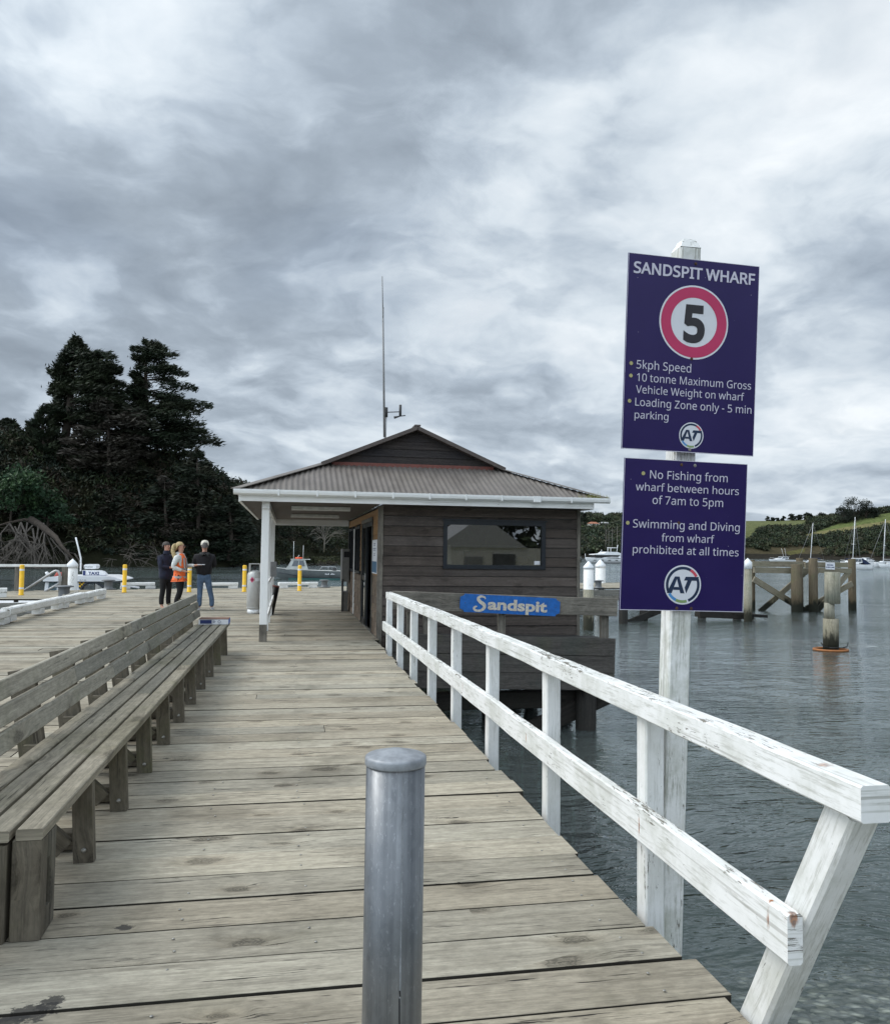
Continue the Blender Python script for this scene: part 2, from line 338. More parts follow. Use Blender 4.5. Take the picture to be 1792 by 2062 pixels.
plain('raft_red', (0.40, 0.085, 0.065), 0.6)
plain('ring_orange', (0.30, 0.115, 0.035), 0.6, dirt=((0.25, 0.10, 0.03), 0.6))
plain('rope', (0.27, 0.26, 0.23), 0.9, var=0.3, scale=80)
plain('orange_gear', (0.75, 0.10, 0.03), 0.6)
plain('canvas_blue', (0.012, 0.022, 0.06), 0.8)
plain('aluminium', (0.50, 0.51, 0.52), 0.4, 0.6)
plain('trunk', (0.060, 0.048, 0.038), 0.95, var=0.3, scale=3)
plain('dead_wood', (0.105, 0.092, 0.079), 0.95, var=0.3, scale=3)
plain('pale_bark', (0.17, 0.155, 0.135), 0.9, var=0.2, scale=3)
plain('roof_tile', (0.36, 0.15, 0.09), 0.8)
plain('roof_grey', (0.34, 0.34, 0.34), 0.8)
plain('house_wall', (0.62, 0.60, 0.55), 0.8)
plain('shed_wall', (0.46, 0.45, 0.42), 0.8)
plain('dry_grass', (0.26, 0.25, 0.08), 0.9)

# glass and special surfaces
def glassy(name, tint, refl=0.12, base=(0.01, 0.012, 0.014)):
    m, n, b, o = new_mat(name)
    n.n.remove(b)
    tr = n.new('ShaderNodeBsdfTransparent'); n.put(tr.inputs[0], tint)
    gl = n.new('ShaderNodeBsdfGlossy'); gl.inputs['Roughness'].default_value = 0.01
    fr = n.new('ShaderNodeFresnel'); fr.inputs[0].default_value = 1.5
    f = n.math('ADD', n.math('MULTIPLY', fr.outputs[0], 1.0), refl, clamp=True)
    mx = n.new('ShaderNodeMixShader'); n.put(mx.inputs[0], f); n.l.new(tr.outputs[0], mx.inputs[1]); n.l.new(gl.outputs[0], mx.inputs[2])
    n.l.new(mx.outputs[0], o.inputs[0]); return m
glassy('window_glass', (0.40, 0.42, 0.43, 1), 0.19)
glassy('boat_glass', (0.30, 0.36, 0.40, 1), 0.22)
glassy('boat_glass_pale', (0.45, 0.52, 0.55, 1), 0.25)
plain('boat_tint', (0.05, 0.065, 0.08), 0.12, spec=0.8)

m, n, b, o = new_mat('sign_purple')
oc = objc(n)
sc = n.voro(scale_vec(n, oc, (1, 1, 1)), 26.0)
sp = n.math('MULTIPLY', n.mr(sc, 0.055, 0.03), n.mr(n.noise(oc, 6.0, 2), 0.5, 0.56))
c = n.mix(n.mr(n.noise(oc, 2.0, 3), 0.3, 0.7), (0.0120, 0.0045, 0.072), (0.0175, 0.0085, 0.085))
set_b(n, b, n.mix(n.math('MULTIPLY', sp, 0.8), c, (0.45, 0.42, 0.5)), 0.34, 0.0, None, 0.35)

m, n, b, o = new_mat('galvanised')
oc = objc(n)
spn = n.voro(scale_vec(n, oc, (1, 1, 0.6)), 55.0, out='Color')
bw = n.new('ShaderNodeRGBToBW'); n.put(bw.inputs[0], spn)
streak = n.noise(scale_vec(n, oc, (42, 42, 0.9)), 1.0, 4, 0.6)
blot = n.noise(oc, 7.0, 5, 0.65)
fleck = n.mr(n.noise(scale_vec(n, oc, (1, 1, 0.35)), 120.0, 5, 0.75), 0.56, 0.72)
c = n.mix(n.mr(streak, 0.3, 0.7), (0.100, 0.108, 0.118), (0.205, 0.216, 0.228))
c = n.mix(n.math('MULTIPLY', n.mr(blot, 0.42, 0.66), 0.6), c, (0.155, 0.165, 0.178))
c = n.mix(n.math('MULTIPLY', bw.outputs[0], 0.15), c, (0.36, 0.38, 0.40))
c = n.mix(n.math('MULTIPLY', fleck, 0.45), c, (0.42, 0.44, 0.46))
set_b(n, b, c, n.mr(blot, 0.3, 0.7, 0.30, 0.50), 0.55, n.bump(n.math('ADD', streak, n.math('MULTIPLY', fleck, 0.3)), 0.12, 0.003))

m, n, b, o = new_mat('roof_steel')
oc = objc(n)
c = n.mix(n.mr(n.noise(scale_vec(n, oc, (2.5, 0.7, 1)), 2.0, 5, 0.6), 0.3, 0.7), (0.112, 0.098, 0.087), (0.158, 0.140, 0.126))
c = n.mix(n.math('MULTIPLY', n.mr(n.noise(oc, 30, 3, 0.6), 0.62, 0.7), 0.3), c, (0.08, 0.065, 0.055))
c = n.mix(n.math('MULTIPLY', n.mr(n.noise(oc, 1.1, 4, 0.6), 0.5, 0.7), 0.35), c, (0.15, 0.135, 0.115))
set_b(n, b, c, 0.55, 0.0, None, 0.3)

# water: clear over grey gravel close in, ripples in two sizes
m, n, b, o = new_mat('water')
n.n.remove(b)
pos = n.new('ShaderNodeNewGeometry').outputs['Position']
wp = n.vmath('ADD', pos, n.vmath('SCALE', n.vmath('SUBTRACT', n.noise(pos, 0.35, 2, col=True), (0.5, 0.5, 0.5)), 1.4))
h1 = n.noise(scale_vec(n, wp, (1.0, 3.2, 1.0)), 1.0, 3, 0.6)
h2 = n.noise(scale_vec(n, wp, (5.5, 9.5, 1.0)), 1.0, 3, 0.55)
h3 = n.noise(scale_vec(n, pos, (0.10, 0.22, 1.0)), 1.0, 2, 0.5)
gust = n.mr(n.noise(scale_vec(n, pos, (0.03, 0.09, 1.0)), 1.0, 3, 0.6), 0.35, 0.65, 0.45, 1.15)
h = n.math('ADD', n.math('MULTIPLY', h1, 0.75), n.math('MULTIPLY', h2, 0.22))
h = n.math('MULTIPLY', h, gust)
sy_ = n.new('ShaderNodeSeparateXYZ'); n.put(sy_.inputs[0], pos); h = n.math('MULTIPLY', h, n.mr(sy_.outputs['Y'], 3.0, 14.0, 0.55, 1.0))
bn = n.bump(h, 1.0, 0.15)
tr = n.new('ShaderNodeBsdfTransparent'); n.put(tr.inputs[0], (0.90, 0.94, 0.91, 1))
gl = n.new('ShaderNodeBsdfGlossy'); n.put(gl.inputs[0], (0.92, 0.97, 1.0, 1)); gl.inputs['Roughness'].default_value = 0.04; n.put(gl.inputs['Normal'], bn)
fr = n.new('ShaderNodeFresnel'); fr.inputs[0].default_value = 1.34; n.put(fr.inputs['Normal'], bn)
df = n.new('ShaderNodeBsdfDiffuse'); n.put(df.inputs[0], (0.155, 0.185, 0.178, 1)); n.put(df.inputs['Normal'], bn)
sxy = n.new('ShaderNodeSeparateXYZ'); n.put(sxy.inputs[0], pos)
body = n.new('ShaderNodeMixShader'); n.put(body.inputs[0], n.mr(sxy.outputs['Y'], 2.5, 11.0, 0.05, 0.36)); n.l.new(tr.outputs[0], body.inputs[1]); n.l.new(df.outputs[0], body.inputs[2])
mx = n.new('ShaderNodeMixShader'); n.put(mx.inputs[0], fr.outputs[0]); n.l.new(body.outputs[0], mx.inputs[1]); n.l.new(gl.outputs[0], mx.inputs[2])
n.l.new(mx.outputs[0], o.inputs[0])

m, n, b, o = new_mat('seabed')
pos = n.new('ShaderNodeNewGeometry').outputs['Position']
wob = n.vmath('ADD', pos, n.vmath('SCALE', n.vmath('SUBTRACT', n.noise(pos, 3.0, 2, col=True), (0.5, 0.5, 0.5)), 0.22))
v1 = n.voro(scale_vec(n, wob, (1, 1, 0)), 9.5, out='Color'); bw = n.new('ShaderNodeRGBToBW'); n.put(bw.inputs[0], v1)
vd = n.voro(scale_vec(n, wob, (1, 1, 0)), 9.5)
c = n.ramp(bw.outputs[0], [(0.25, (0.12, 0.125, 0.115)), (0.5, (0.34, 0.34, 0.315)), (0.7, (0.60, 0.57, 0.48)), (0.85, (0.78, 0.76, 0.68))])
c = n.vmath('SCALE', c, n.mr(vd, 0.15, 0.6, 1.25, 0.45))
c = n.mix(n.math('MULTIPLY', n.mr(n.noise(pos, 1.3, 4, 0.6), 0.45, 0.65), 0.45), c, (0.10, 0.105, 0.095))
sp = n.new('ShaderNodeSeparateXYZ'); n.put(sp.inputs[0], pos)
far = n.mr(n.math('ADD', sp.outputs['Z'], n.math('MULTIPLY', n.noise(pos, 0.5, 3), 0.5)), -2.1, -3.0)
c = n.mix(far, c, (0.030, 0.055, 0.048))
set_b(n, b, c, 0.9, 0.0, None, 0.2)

def leafmat(name, rough=0.7):
    m, n, b, o = new_mat(name)
    at = n.new('ShaderNodeAttribute'); at.attribute_name = 'Col'
    set_b(n, b, at.outputs['Color'], rough, 0.0, None, 0.25)
    return m
leafmat('foliage', 0.65)
m, n, b, o = new_mat('ground')
at = n.new('ShaderNodeAttribute'); at.attribute_name = 'Col'
oc = objc(n)
c = n.mix(n.mr(n.noise(oc, 0.25, 6, 0.65), 0.3, 0.7), n.vmath('SCALE', at.outputs['Color'], 0.7), n.vmath('SCALE', at.outputs['Color'], 1.25))
set_b(n, b, c, 0.95, 0.0, n.bump(n.noise(oc, 1.5, 5, 0.7), 0.5, 0.4), 0.1)

# ------------------------------------------------------------------ object helpers
ROOT = {}
def tag(o, label=None, cat=None, group=None, kind=None):
    if label: o['label'] = label
    if cat: o['category'] = cat
    if group: o['group'] = group
    if kind: o['kind'] = kind
    return o
def thing(name, label, cat, loc=(0, 0, 0), rot=(0, 0, 0), group=None):
    o = bpy.data.objects.new(name, None); COL.objects.link(o); o.empty_display_size = 0.2
    o.location = loc; o.rotation_euler = rot
    from mathutils import Euler
    ROOT[o.name] = (Matrix.Translation(Vector(loc)) @ Euler(rot).to_matrix().to_4x4()).inverted()
    return tag(o, label, cat, group)
def root_of(o):
    while o.parent: o = o.parent
    return o
def link_mesh(name, me, parent=None, local=False):
    """mesh in world coordinates -> object; with a parent, vertices go into the parent thing's frame"""
    o = bpy.data.objects.new(name, me); COL.objects.link(o)
    if parent is not None:
        r = root_of(parent)
        if not local and r.name in ROOT: me.transform(ROOT[r.name])
        o.parent = parent
    return o
def solo(name, mb, mat, label, cat, group=None):
    o = mb.build(name, mat); return tag(o, label, cat, group)

class MB:
    def __init__(s): s.bm = bmesh.new(); s.uv = s.bm.loops.layers.uv.new('UVMap'); s.mi = 0
    def face(s, vs, uvs=None):
        try: f = s.bm.faces.new(vs)
        except ValueError: return None
        f.material_index = s.mi
        for i, l in enumerate(f.loops):
            l[s.uv].uv = uvs[i] if uvs else (l.vert.co.x+l.vert.co.y, l.vert.co.z)
        return f
    def quad(s, a, b, c, d):
        vs = [s.bm.verts.new(p) for p in (a, b, c, d)]
        la = (Vector(b)-Vector(a)).length; lb = (Vector(d)-Vector(a)).length
        s.face(vs, [(0, 0), (la, 0), (la, lb), (0, lb)])
    def beam(s, p0, p1, w, h, up=(0, 0, 1), c=None, segs=1, wob=0.0):
        """timber from p0 to p1, w across, h along up; chamfered, UV in metres along the grain"""
        p0 = Vector(p0); p1 = Vector(p1); d = (p1-p0); L = d.length; d.normalize()
        u = Vector(up); u = (u-d*u.dot(d)).normalized(); r = d.cross(u).normalized()
        c = min(w, h)*0.08 if c is None else c
        a, b = w/2, h/2
        if c > 0: prof = [(-a+c, -b), (a-c, -b), (a, -b+c), (a, b-c), (a-c, b), (-a+c, b), (-a, b-c), (-a, -b+c)]
        else: prof = [(-a, -b), (a, -b), (a, b), (-a, b)]
        n = len(prof); per = [0]
        for i in range(n): per.append(per[-1]+math.hypot(prof[(i+1) % n][0]-prof[i][0], prof[(i+1) % n][1]-prof[i][1]))
        u0 = random.uniform(0, 50); v0 = random.uniform(0, 50); rings = []
        for k in range(segs+1):
            t = k/segs; q = p0+d*(L*t)
            if wob and 0 < k < segs: q = q+r*random.uniform(-wob, wob)+u*random.uniform(-wob, wob)
            rings.append([s.bm.verts.new(q+r*x+u*y) for x, y in prof])
        for k in range(segs):
            for i in range(n):
                j = (i+1) % n; ua, ub = u0+L*k/segs, u0+L*(k+1)/segs
                s.face([rings[k][j], rings[k][i], rings[k+1][i], rings[k+1][j]], [(ua, v0+per[i+1]), (ua, v0+per[i]), (ub, v0+per[i]), (ub, v0+per[i+1])])
        s.face(rings[0], [(u0+x*.3, v0+y) for x, y in prof]); s.face(rings[-1][::-1], [(u0+x*.3, v0+y) for x, y in prof[::-1]])
    def box(s, lo, hi, c=0.0):
        lo, hi = Vector(lo), Vector(hi); d = hi-lo; m = (lo+hi)/2
        ax = max(range(3), key=lambda i: d[i])
        e = Vector((0, 0, 0)); e[ax] = d[ax]/2
        if ax == 2: s.beam(m-e, m+e, d.y, d.x, up=(1, 0, 0), c=c)
        elif ax == 0: s.beam(m-e, m+e, d.y, d.z, c=c)
        else: s.beam(m-e, m+e, d.x, d.z, c=c)
    def tube(s, pts, rad, n=8, caps=True):
        pts = [Vector(p) for p in pts]; rad = rad if isinstance(rad, (list, tuple)) else [rad]*len(pts)
        rings = []; L = 0; u0 = random.uniform(0, 50); v0 = random.uniform(0, 50); us = []
        ref = Vector((0.31, 0.17, 0.93))
        for i, p in enumerate(pts):
            if i: L += (p-pts[i-1]).length
            us.append(u0+L)
            d = (pts[min(i+1, len(pts)-1)]-pts[max(i-1, 0)]).normalized()
            a = d.cross(ref); a = a.normalized() if a.length > 1e-3 else d.orthogonal().normalized(); b = d.cross(a)
            rings.append([s.bm.verts.new(p+(a*math.cos(2*math.pi*k/n)+b*math.sin(2*math.pi*k/n))*rad[i]) for k in range(n)])
        for i in range(len(pts)-1):
            for k in range(n):
                j = (k+1) % n; va, vb = v0+2*math.pi*rad[i]*k/n, v0+2*math.pi*rad[i]*(k+1)/n
                f = s.face([rings[i][k], rings[i][j], rings[i+1][j], rings[i+1][k]], [(us[i], va), (us[i], vb), (us[i+1], vb), (us[i+1], va)])
                if f: f.smooth = True
        if caps: s.face(rings[0][::-1]); s.face(rings[-1])
    def lathe(s, prof, base=(0, 0, 0), n=20, caps=True):
        base = Vector(base); rings = []; v0 = random.uniform(0, 50); u0 = random.uniform(0, 50); L = [0]
        for i, (r, z) in enumerate(prof):
            if i: L.append(L[-1]+math.hypot(r-prof[i-1][0], z-prof[i-1][1]))
            rings.append([s.bm.verts.new(base+Vector((r*math.cos(2*math.pi*k/n), r*math.sin(2*math.pi*k/n), z))) for k in range(n)])
        for i in range(len(prof)-1):
            for k in range(n):
                j = (k+1) % n; rr = max(prof[i][0], prof[i+1][0])
                va, vb = v0+2*math.pi*rr*k/n, v0+2*math.pi*rr*(k+1)/n
                f = s.face([rings[i][k], rings[i][j], rings[i+1][j], rings[i+1][k]], [(u0+L[i], va), (u0+L[i], vb), (u0+L[i+1], vb), (u0+L[i+1], va)])
                if f: f.smooth = True
        if caps: s.face(rings[0][::-1]); s.face(rings[-1])
    def ball(s, c, r, n=10, sz=(1, 1, 1)):
        pr = [(max(1e-4, r*math.sin(math.pi*k/6)), -r*math.cos(math.pi*k/6)) for k in range(7)]
        s.lathe([(a*sz[0], z*sz[2]) for a, z in pr], c, n)
    def poly(s, pts, thick=None):
        """flat polygon, optionally extruded along vector thick"""
        vs = [s.bm.verts.new(p) for p in pts]
        f = s.face(vs)
        if thick is not None:
            t = Vector(thick); v2 = [s.bm.verts.new(Vector(p)+t) for p in pts]
            s.face(v2[::-1])
            k = len(vs)
            for i in range(k): s.face([vs[(i+1) % k], vs[i], v2[i], v2[(i+1) % k]])
    def build(s, name, mat, parent=None, smooth=None, local=False):
        bmesh.ops.recalc_face_normals(s.bm, faces=s.bm.faces)
        me = bpy.data.meshes.new(name); s.bm.to_mesh(me); s.bm.free()
        for mm in (mat if isinstance(mat, (list, tuple)) else [mat]): me.materials.append(MATS[mm])
        if smooth is not None:
            for p in me.polygons: p.use_smooth = smooth
        return link_mesh(name, me, parent, local)

try: SANS = bpy.data.fonts.load(os.path.join(bpy.utils.system_resource('DATAFILES'), 'fonts', 'NotoSansMath-Regular.woff2'))   # plain sans that ships with Blender
except Exception: SANS = None
def text_pts(body, weight=0.0, font=None):
    cu = bpy.data.curves.new('t', 'FONT'); cu.body = body
    if font: cu.font = font
    cu.size = 1.0; cu.offset = weight; cu.resolution_u = 4
    to = bpy.data.objects.new('t', cu); COL.objects.link(to)
    dg = bpy.context.evaluated_depsgraph_get(); me = bpy.data.meshes.new_from_object(to.evaluated_get(dg))
    v = [(p.co.x, p.co.y) for p in me.vertices]; f = [tuple(p.vertices) for p in me.polygons]
    bpy.data.objects.remove(to); bpy.data.curves.remove(cu); bpy.data.meshes.remove(me)
    return v, f
def lay_text(mb, body, fr, u0, u1, v0, v1, weight=0.0, ref=None, lift=0.002, font='sans'):
    """set body into the frame fr=(origin, ux, uy, normal): left u0 to right u1, baseline v0, height v1-v0 being that of ref"""
    ft_ = SANS if font == 'sans' else None; v, f = text_pts(body, weight, ft_); rv, _ = text_pts(ref or body, weight, ft_)
    x0 = min(a for a, _ in v); x1 = max(a for a, _ in v); h = max(b for _, b in rv)
    O, ux, uy, nn = fr
    vs = [mb.bm.verts.new(O+ux*(u0+(a-x0)/(x1-x0)*(u1-u0))+uy*(v0+b/h*(v1-v0))+nn*lift) for a, b in v]
    for q in f: mb.face([vs[i] for i in q])
def disc(mb, fr, cu, cv, r0, r1, a0=0, a1=360, lift=0.002, n=48):
    O, ux, uy, nn = fr; k = max(3, int(n*abs(a1-a0)/360)); pr = None
    for i in range(k+1):
        a = R(a0+(a1-a0)*i/k); e = ux*math.cos(a)+uy*math.sin(a); c0 = O+ux*cu+uy*cv+nn*lift
        p = (mb.bm.verts.new(c0+e*r0), mb.bm.verts.new(c0+e*r1))
        if pr: mb.face([pr[0], pr[1], p[1], p[0]])
        pr = p
def fpoly(mb, fr, pts, lift=0.002):
    O, ux, uy, nn = fr
    mb.face([mb.bm.verts.new(O+ux*a+uy*b+nn*lift) for a, b in pts])

def quads_obj(name, V, C, mat, parent=None):
    """V (N,4,3) world quads, C (N,3) colours"""
    N = len(V); me = bpy.data.meshes.new(name)
    me.vertices.add(N*4); me.vertices.foreach_set('co', np.ascontiguousarray(V, dtype=np.float32).ravel())
    me.loops.add(N*4); me.loops.foreach_set('vertex_index', np.arange(N*4, dtype=np.int32))
    me.polygons.add(N); me.polygons.foreach_set('loop_start', np.arange(0, N*4, 4, dtype=np.int32))
    me.update(calc_edges=True)
    ca = me.color_attributes.new('Col', 'FLOAT_COLOR', 'POINT')
    cc = np.ones((N, 4, 4), np.float32); cc[:, :, :3] = np.asarray(C)[:, None, :]
    ca.data.foreach_set('color', cc.ravel())
    me.materials.append(MATS[mat]); me.validate()
    return link_mesh(name, me, parent)
def leaf_quads(P, Dr, ln, wd, up=None):
    """quads at P along unit dirs Dr, length ln, width wd (arrays)"""
    N = len(P); rv = rng.normal(size=(N, 3)); sd_ = np.cross(Dr, rv); sd_ /= np.linalg.norm(sd_, axis=1, keepdims=True)+1e-9
    a = Dr*ln[:, None]*0.5; b = sd_*wd[:, None]*0.5
    return np.stack([P-a-b*0.6, P-a*0.1+b*-1.0, P+a, P-a*0.2+b], axis=1)
def unit(v): return v/(np.linalg.norm(v, axis=1, keepdims=True)+1e-9)
def clumps(centers, radii, per, size, colors, flat=0.8, jit=0.25, elong=1.6, lift=0.15):
    """leaf clumps spread through ellipsoids: centres (K,3), radii (K,), leaves each per"""
    K = len(centers); idx = np.repeat(np.arange(K), per); N = len(idx)
    d = unit(rng.normal(size=(N, 3))); d[:, 2] = np.where(d[:, 2] < -0.35, -d[:, 2]*0.6, d[:, 2])
    rr = rng.uniform(0.55, 1.06, N)**0.8; r = radii[idx]*rr
    P = centers[idx]+d*r[:, None]*np.array([1, 1, flat])
    Dr = unit(d*0.8+rng.normal(size=(N, 3))*0.7+np.array([0, 0, lift]))
    ln = size*rng.uniform(0.7, 1.4, N)*elong**0.5; wd = size*rng.uniform(0.5, 1.0, N)/elong**0.5
    C = colors[idx]*rng.uniform(1-jit, 1+jit, (N, 1))*rng.uniform(0.92, 1.08, (N, 3))
    return leaf_quads(P, Dr, ln, wd), C

# ================================================================== SETTING
WZ = -1.5                                        # water level; deck top is z = 0
mb = MB(); mb.quad((-900, -60, WZ), (1600, -60, WZ), (1600, 1500, WZ), (-900, 1500, WZ))
tag(mb.build('water', 'water'), kind='structure')
mb = MB()
xs = [-900, -60, -8, 0, 1.5, 3, 5, 8, 12, 18, 30, 80, 1600]; ys = [-60, -6, 0, 2, 3.5, 5, 7, 9, 12, 16, 24, 60, 1500]
def bedz(x, y):
    d = math.hypot(max(0, x-2.5)*0.55, max(0, y-1.0)); return -1.95-min(2.6, 0.012*d*d+0.04*d)
g = [[mb.bm.verts.new((x, y, bedz(x, y))) for x in xs] for y in ys]
for j in range(len(ys)-1):
    for i in range(len(xs)-1): mb.face([g[j][i], g[j][i+1], g[j+1][i+1], g[j+1][i]])
tag(mb.build('seabed', 'seabed', smooth=True), kind='structure')

# wharf deck: every plank a board with its own gap, ends and wear, running across the wharf
mb = MB()
def plank(x0, x1, y, wdt, dz):
    """split a row into boards with staggered butt joints"""
    cuts = [x0]; x = x0+random.uniform(1.8, 4.6)
    while x < x1-1.2: cuts.append(x); x += random.uniform(3.6, 4.8)
    cuts.append(x1)
    for a, b_ in zip(cuts[:-1], cuts[1:]):
        e = random.uniform(-0.003, 0.003)
        mb.beam((a+0.003, y, -0.025+dz+e), (b_-0.003, y+random.uniform(-.002, .002), -0.025+dz-e+random.uniform(-.002, .002)), wdt, 0.05, c=0.0015)
y = 1.40; PLW = 0.285
while y < 44:
    yc = y+PLW/2
    far0 = (yc-35.9)/0.43; near1 = (yc-30.2)/0.43     # the slanting head of the wharf
    x0, x1 = (-1.07, 1.60) if yc < 3.2 else (-6.0, 1.56)
    if yc >= 27.0: x0, x1 = -14.0, 20.3
    if yc > 14.9 and yc < 22.6: x1 = 1.66
    if yc >= 22.6 and yc < 27: x1 = 6.0
    if yc >= 27: x0 = max(x0, far0); x1 = max(6.0 if yc < 33 else x0, min(x1, near1))
    if x0 < -5.9 and yc < 27: x0 += random.uniform(-.03, .03)
    if yc < 3.2: x0 += random.uniform(-.02, .02)
    gap = random.choice([0.007, 0.008, 0.012, 0.007, 0.017])
    if x1-x0 > 0.6: plank(x0, x1+random.uniform(-.025, .03), yc, PLW-gap, random.uniform(-.003, .003))
    y += PLW
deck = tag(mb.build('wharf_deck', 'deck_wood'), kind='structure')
# the notch at the left of the wharf head starts at Y = 27 for X < -6
mb = MB()
for i in range(9):
    xx = -5.6+i*0.9 if i < 8 else 1.42
    mb.beam((xx, 3.3 if xx < -1.1 else 1.4, -0.17), (xx, 34 if xx > -3 else 31.5, -0.17), 0.12, 0.22, c=0)
mb.beam((-0.98, 1.4, -0.17), (-0.98, 3.4, -0.17), 0.12, 0.22, c=0)
mb.beam((-6.03, 3.3, -0.2), (-6.03, 27, -0.2), 0.08, 0.3)
for k in range(3):
    z = -0.20-0.29*k
    mb.beam((-6.0, 27.02+.01*k, z), (-14, 23.6+.01*k, z), 0.08, 0.27)          # fascia of the notch
for k in range(2):
    z = -0.20-0.26*k
    mb.beam((6.0, 32.62+.01*k, z), (20.3, 38.75+.01*k, z), 0.08, 0.25)         # fascia of the head
tag(mb.build('wharf_fascia', 'fascia_wood', ), kind='structure')
# screws in the near boards
mb = MB()
for i in range(240):
    yy = 1.4+(i//6)*PLW+(.07 if i % 2 else .21)+random.uniform(-.02, .02); xx = [-0.42, 0.12, 1.40][(i//2) % 3]+random.uniform(-.03, .03)
    if random.random() < .75: mb.lathe([(0.0062, 0.0), (0.0062, 0.003), (0.001, 0.0035)], (xx, yy, 0.001), 8)
mb.build('screws', 'bolt_steel', deck)

# ================================================================== RAIL ALONG THE RIGHT EDGE
fence = thing('handrail_fence', 'white peeling timber handrail with slanted end post along the right edge of the boardwalk', 'handrail', (1.62, 8, 0))
mb = MB()
mb.beam((1.595, 13.12, 0.895), (1.595, 8.6, 0.918), 0.092, 0.105, c=0.006, segs=10, wob=0.003)
mb.beam((1.597, 8.6, 0.92), (1.60, 2.03, 0.922), 0.092, 0.102, c=0.006, segs=18, wob=0.003)
mb.build('top_rail', 'rail_paint', fence)
mb = MB()
mb.beam((1.575, 13.56, 0.37), (1.575, 7.3, 0.395), 0.048, 0.148, c=0.006, segs=8, wob=0.002)
mb.beam((1.573, 7.3, 0.395), (1.565, 2.35, 0.415), 0.052, 0.155, c=0.008, segs=12, wob=0.003)
mb.build('lower_rail', 'rail_paint', fence)
PY = [13.45, 12.11, 10.75, 9.37, 7.99, 6.53, 5.02, 3.57]
for i, yy in enumerate(PY):
    mb = MB(); mb.beam((1.655+random.uniform(-.004, .004), yy, -0.75), (1.65, yy, 0.866), 0.092, 0.10, up=(0, 1, 0), c=0.008, segs=6, wob=0.0015)
    mb.build('post', 'post_paint', fence)
mb = MB(); mb.beam((1.665, 2.86, -0.32), (1.655, 2.19, 0.869), 0.10, 0.125, up=(0, 1, 0.5), c=0.012, segs=6, wob=0.002)
tag(mb.build('end_post', 'rail_paint', fence), 'slanted end post with flaking paint')

# ================================================================== SIGN POST
TL = at_Y(1264, 512, 3.46); TR = at_Y(1531, 532, 3.46); BL = at_Y(1253, 907, 3.49); BR = at_Y(1515, 915, 3.49)
LTL = at_Y(1258, 925, 3.49); LTR = at_Y(1505, 931, 3.49); LBL = at_Y(1247, 1230, 3.515); LBR = at_Y(1496, 1231, 3.515)
def frame_of(tl, tr, bl, br):
    uy = ((tl-bl)+(tr-br)).normalized(); ux = ((tr-tl)+(br-bl)).normalized()
    ux = (ux-uy*ux.dot(uy)).normalized(); nn = ux.cross(uy)
    w_ = ((tr-tl).length+(br-bl).length)/2; h_ = ((tl-bl).length+(tr-br).length)/2
    c0 = (tl+tr+bl+br)/4; return (c0-ux*w_/2-uy*h_/2, ux, uy, nn), w_, h_
sign = thing('sign_post', 'white timber post carrying two purple wharf notice panels beside the handrail', 'sign', (1.74, 3.55, 0))
mb = MB(); a0 = Vector((1.735, 3.622, -0.9)); a1 = Vector((1.830, 3.572, 3.045))
mb.beam(a0, a1, 0.105, 0.105, up=(0, 1, 0), c=0.008, segs=10, wob=0.001)
mb.build('post', 'signpost_paint', sign)
mb = MB(); d_ = (a1-a0).normalized()
q = a1+d_*0.002
base = [q+Vector((sx_*.0525, sy_*.0525, 0)) for sx_, sy_ in ((-1, -1), (1, -1), (1, 1), (-1, 1))]; top = [q+d_*0.045+Vector((sx_*.03, sy_*.03, 0)) for sx_, sy_ in ((-1, -1), (1, -1), (1, 1), (-1, 1))]
vb = [mb.bm.verts.new(p) for p in base]; vt = [mb.bm.verts.new(p) for p in top]
for k in range(4): mb.face([vb[k], vb[(k+1) % 4], vt[(k+1) % 4], vt[k]], [(0, 0), (.1, 0), (.1, .05), (0, .05)])
mb.face(vt, [(0, 0), (.06, 0), (.06, .06), (0, .06)]); mb.build('post_cap', 'pile_paint', sign)

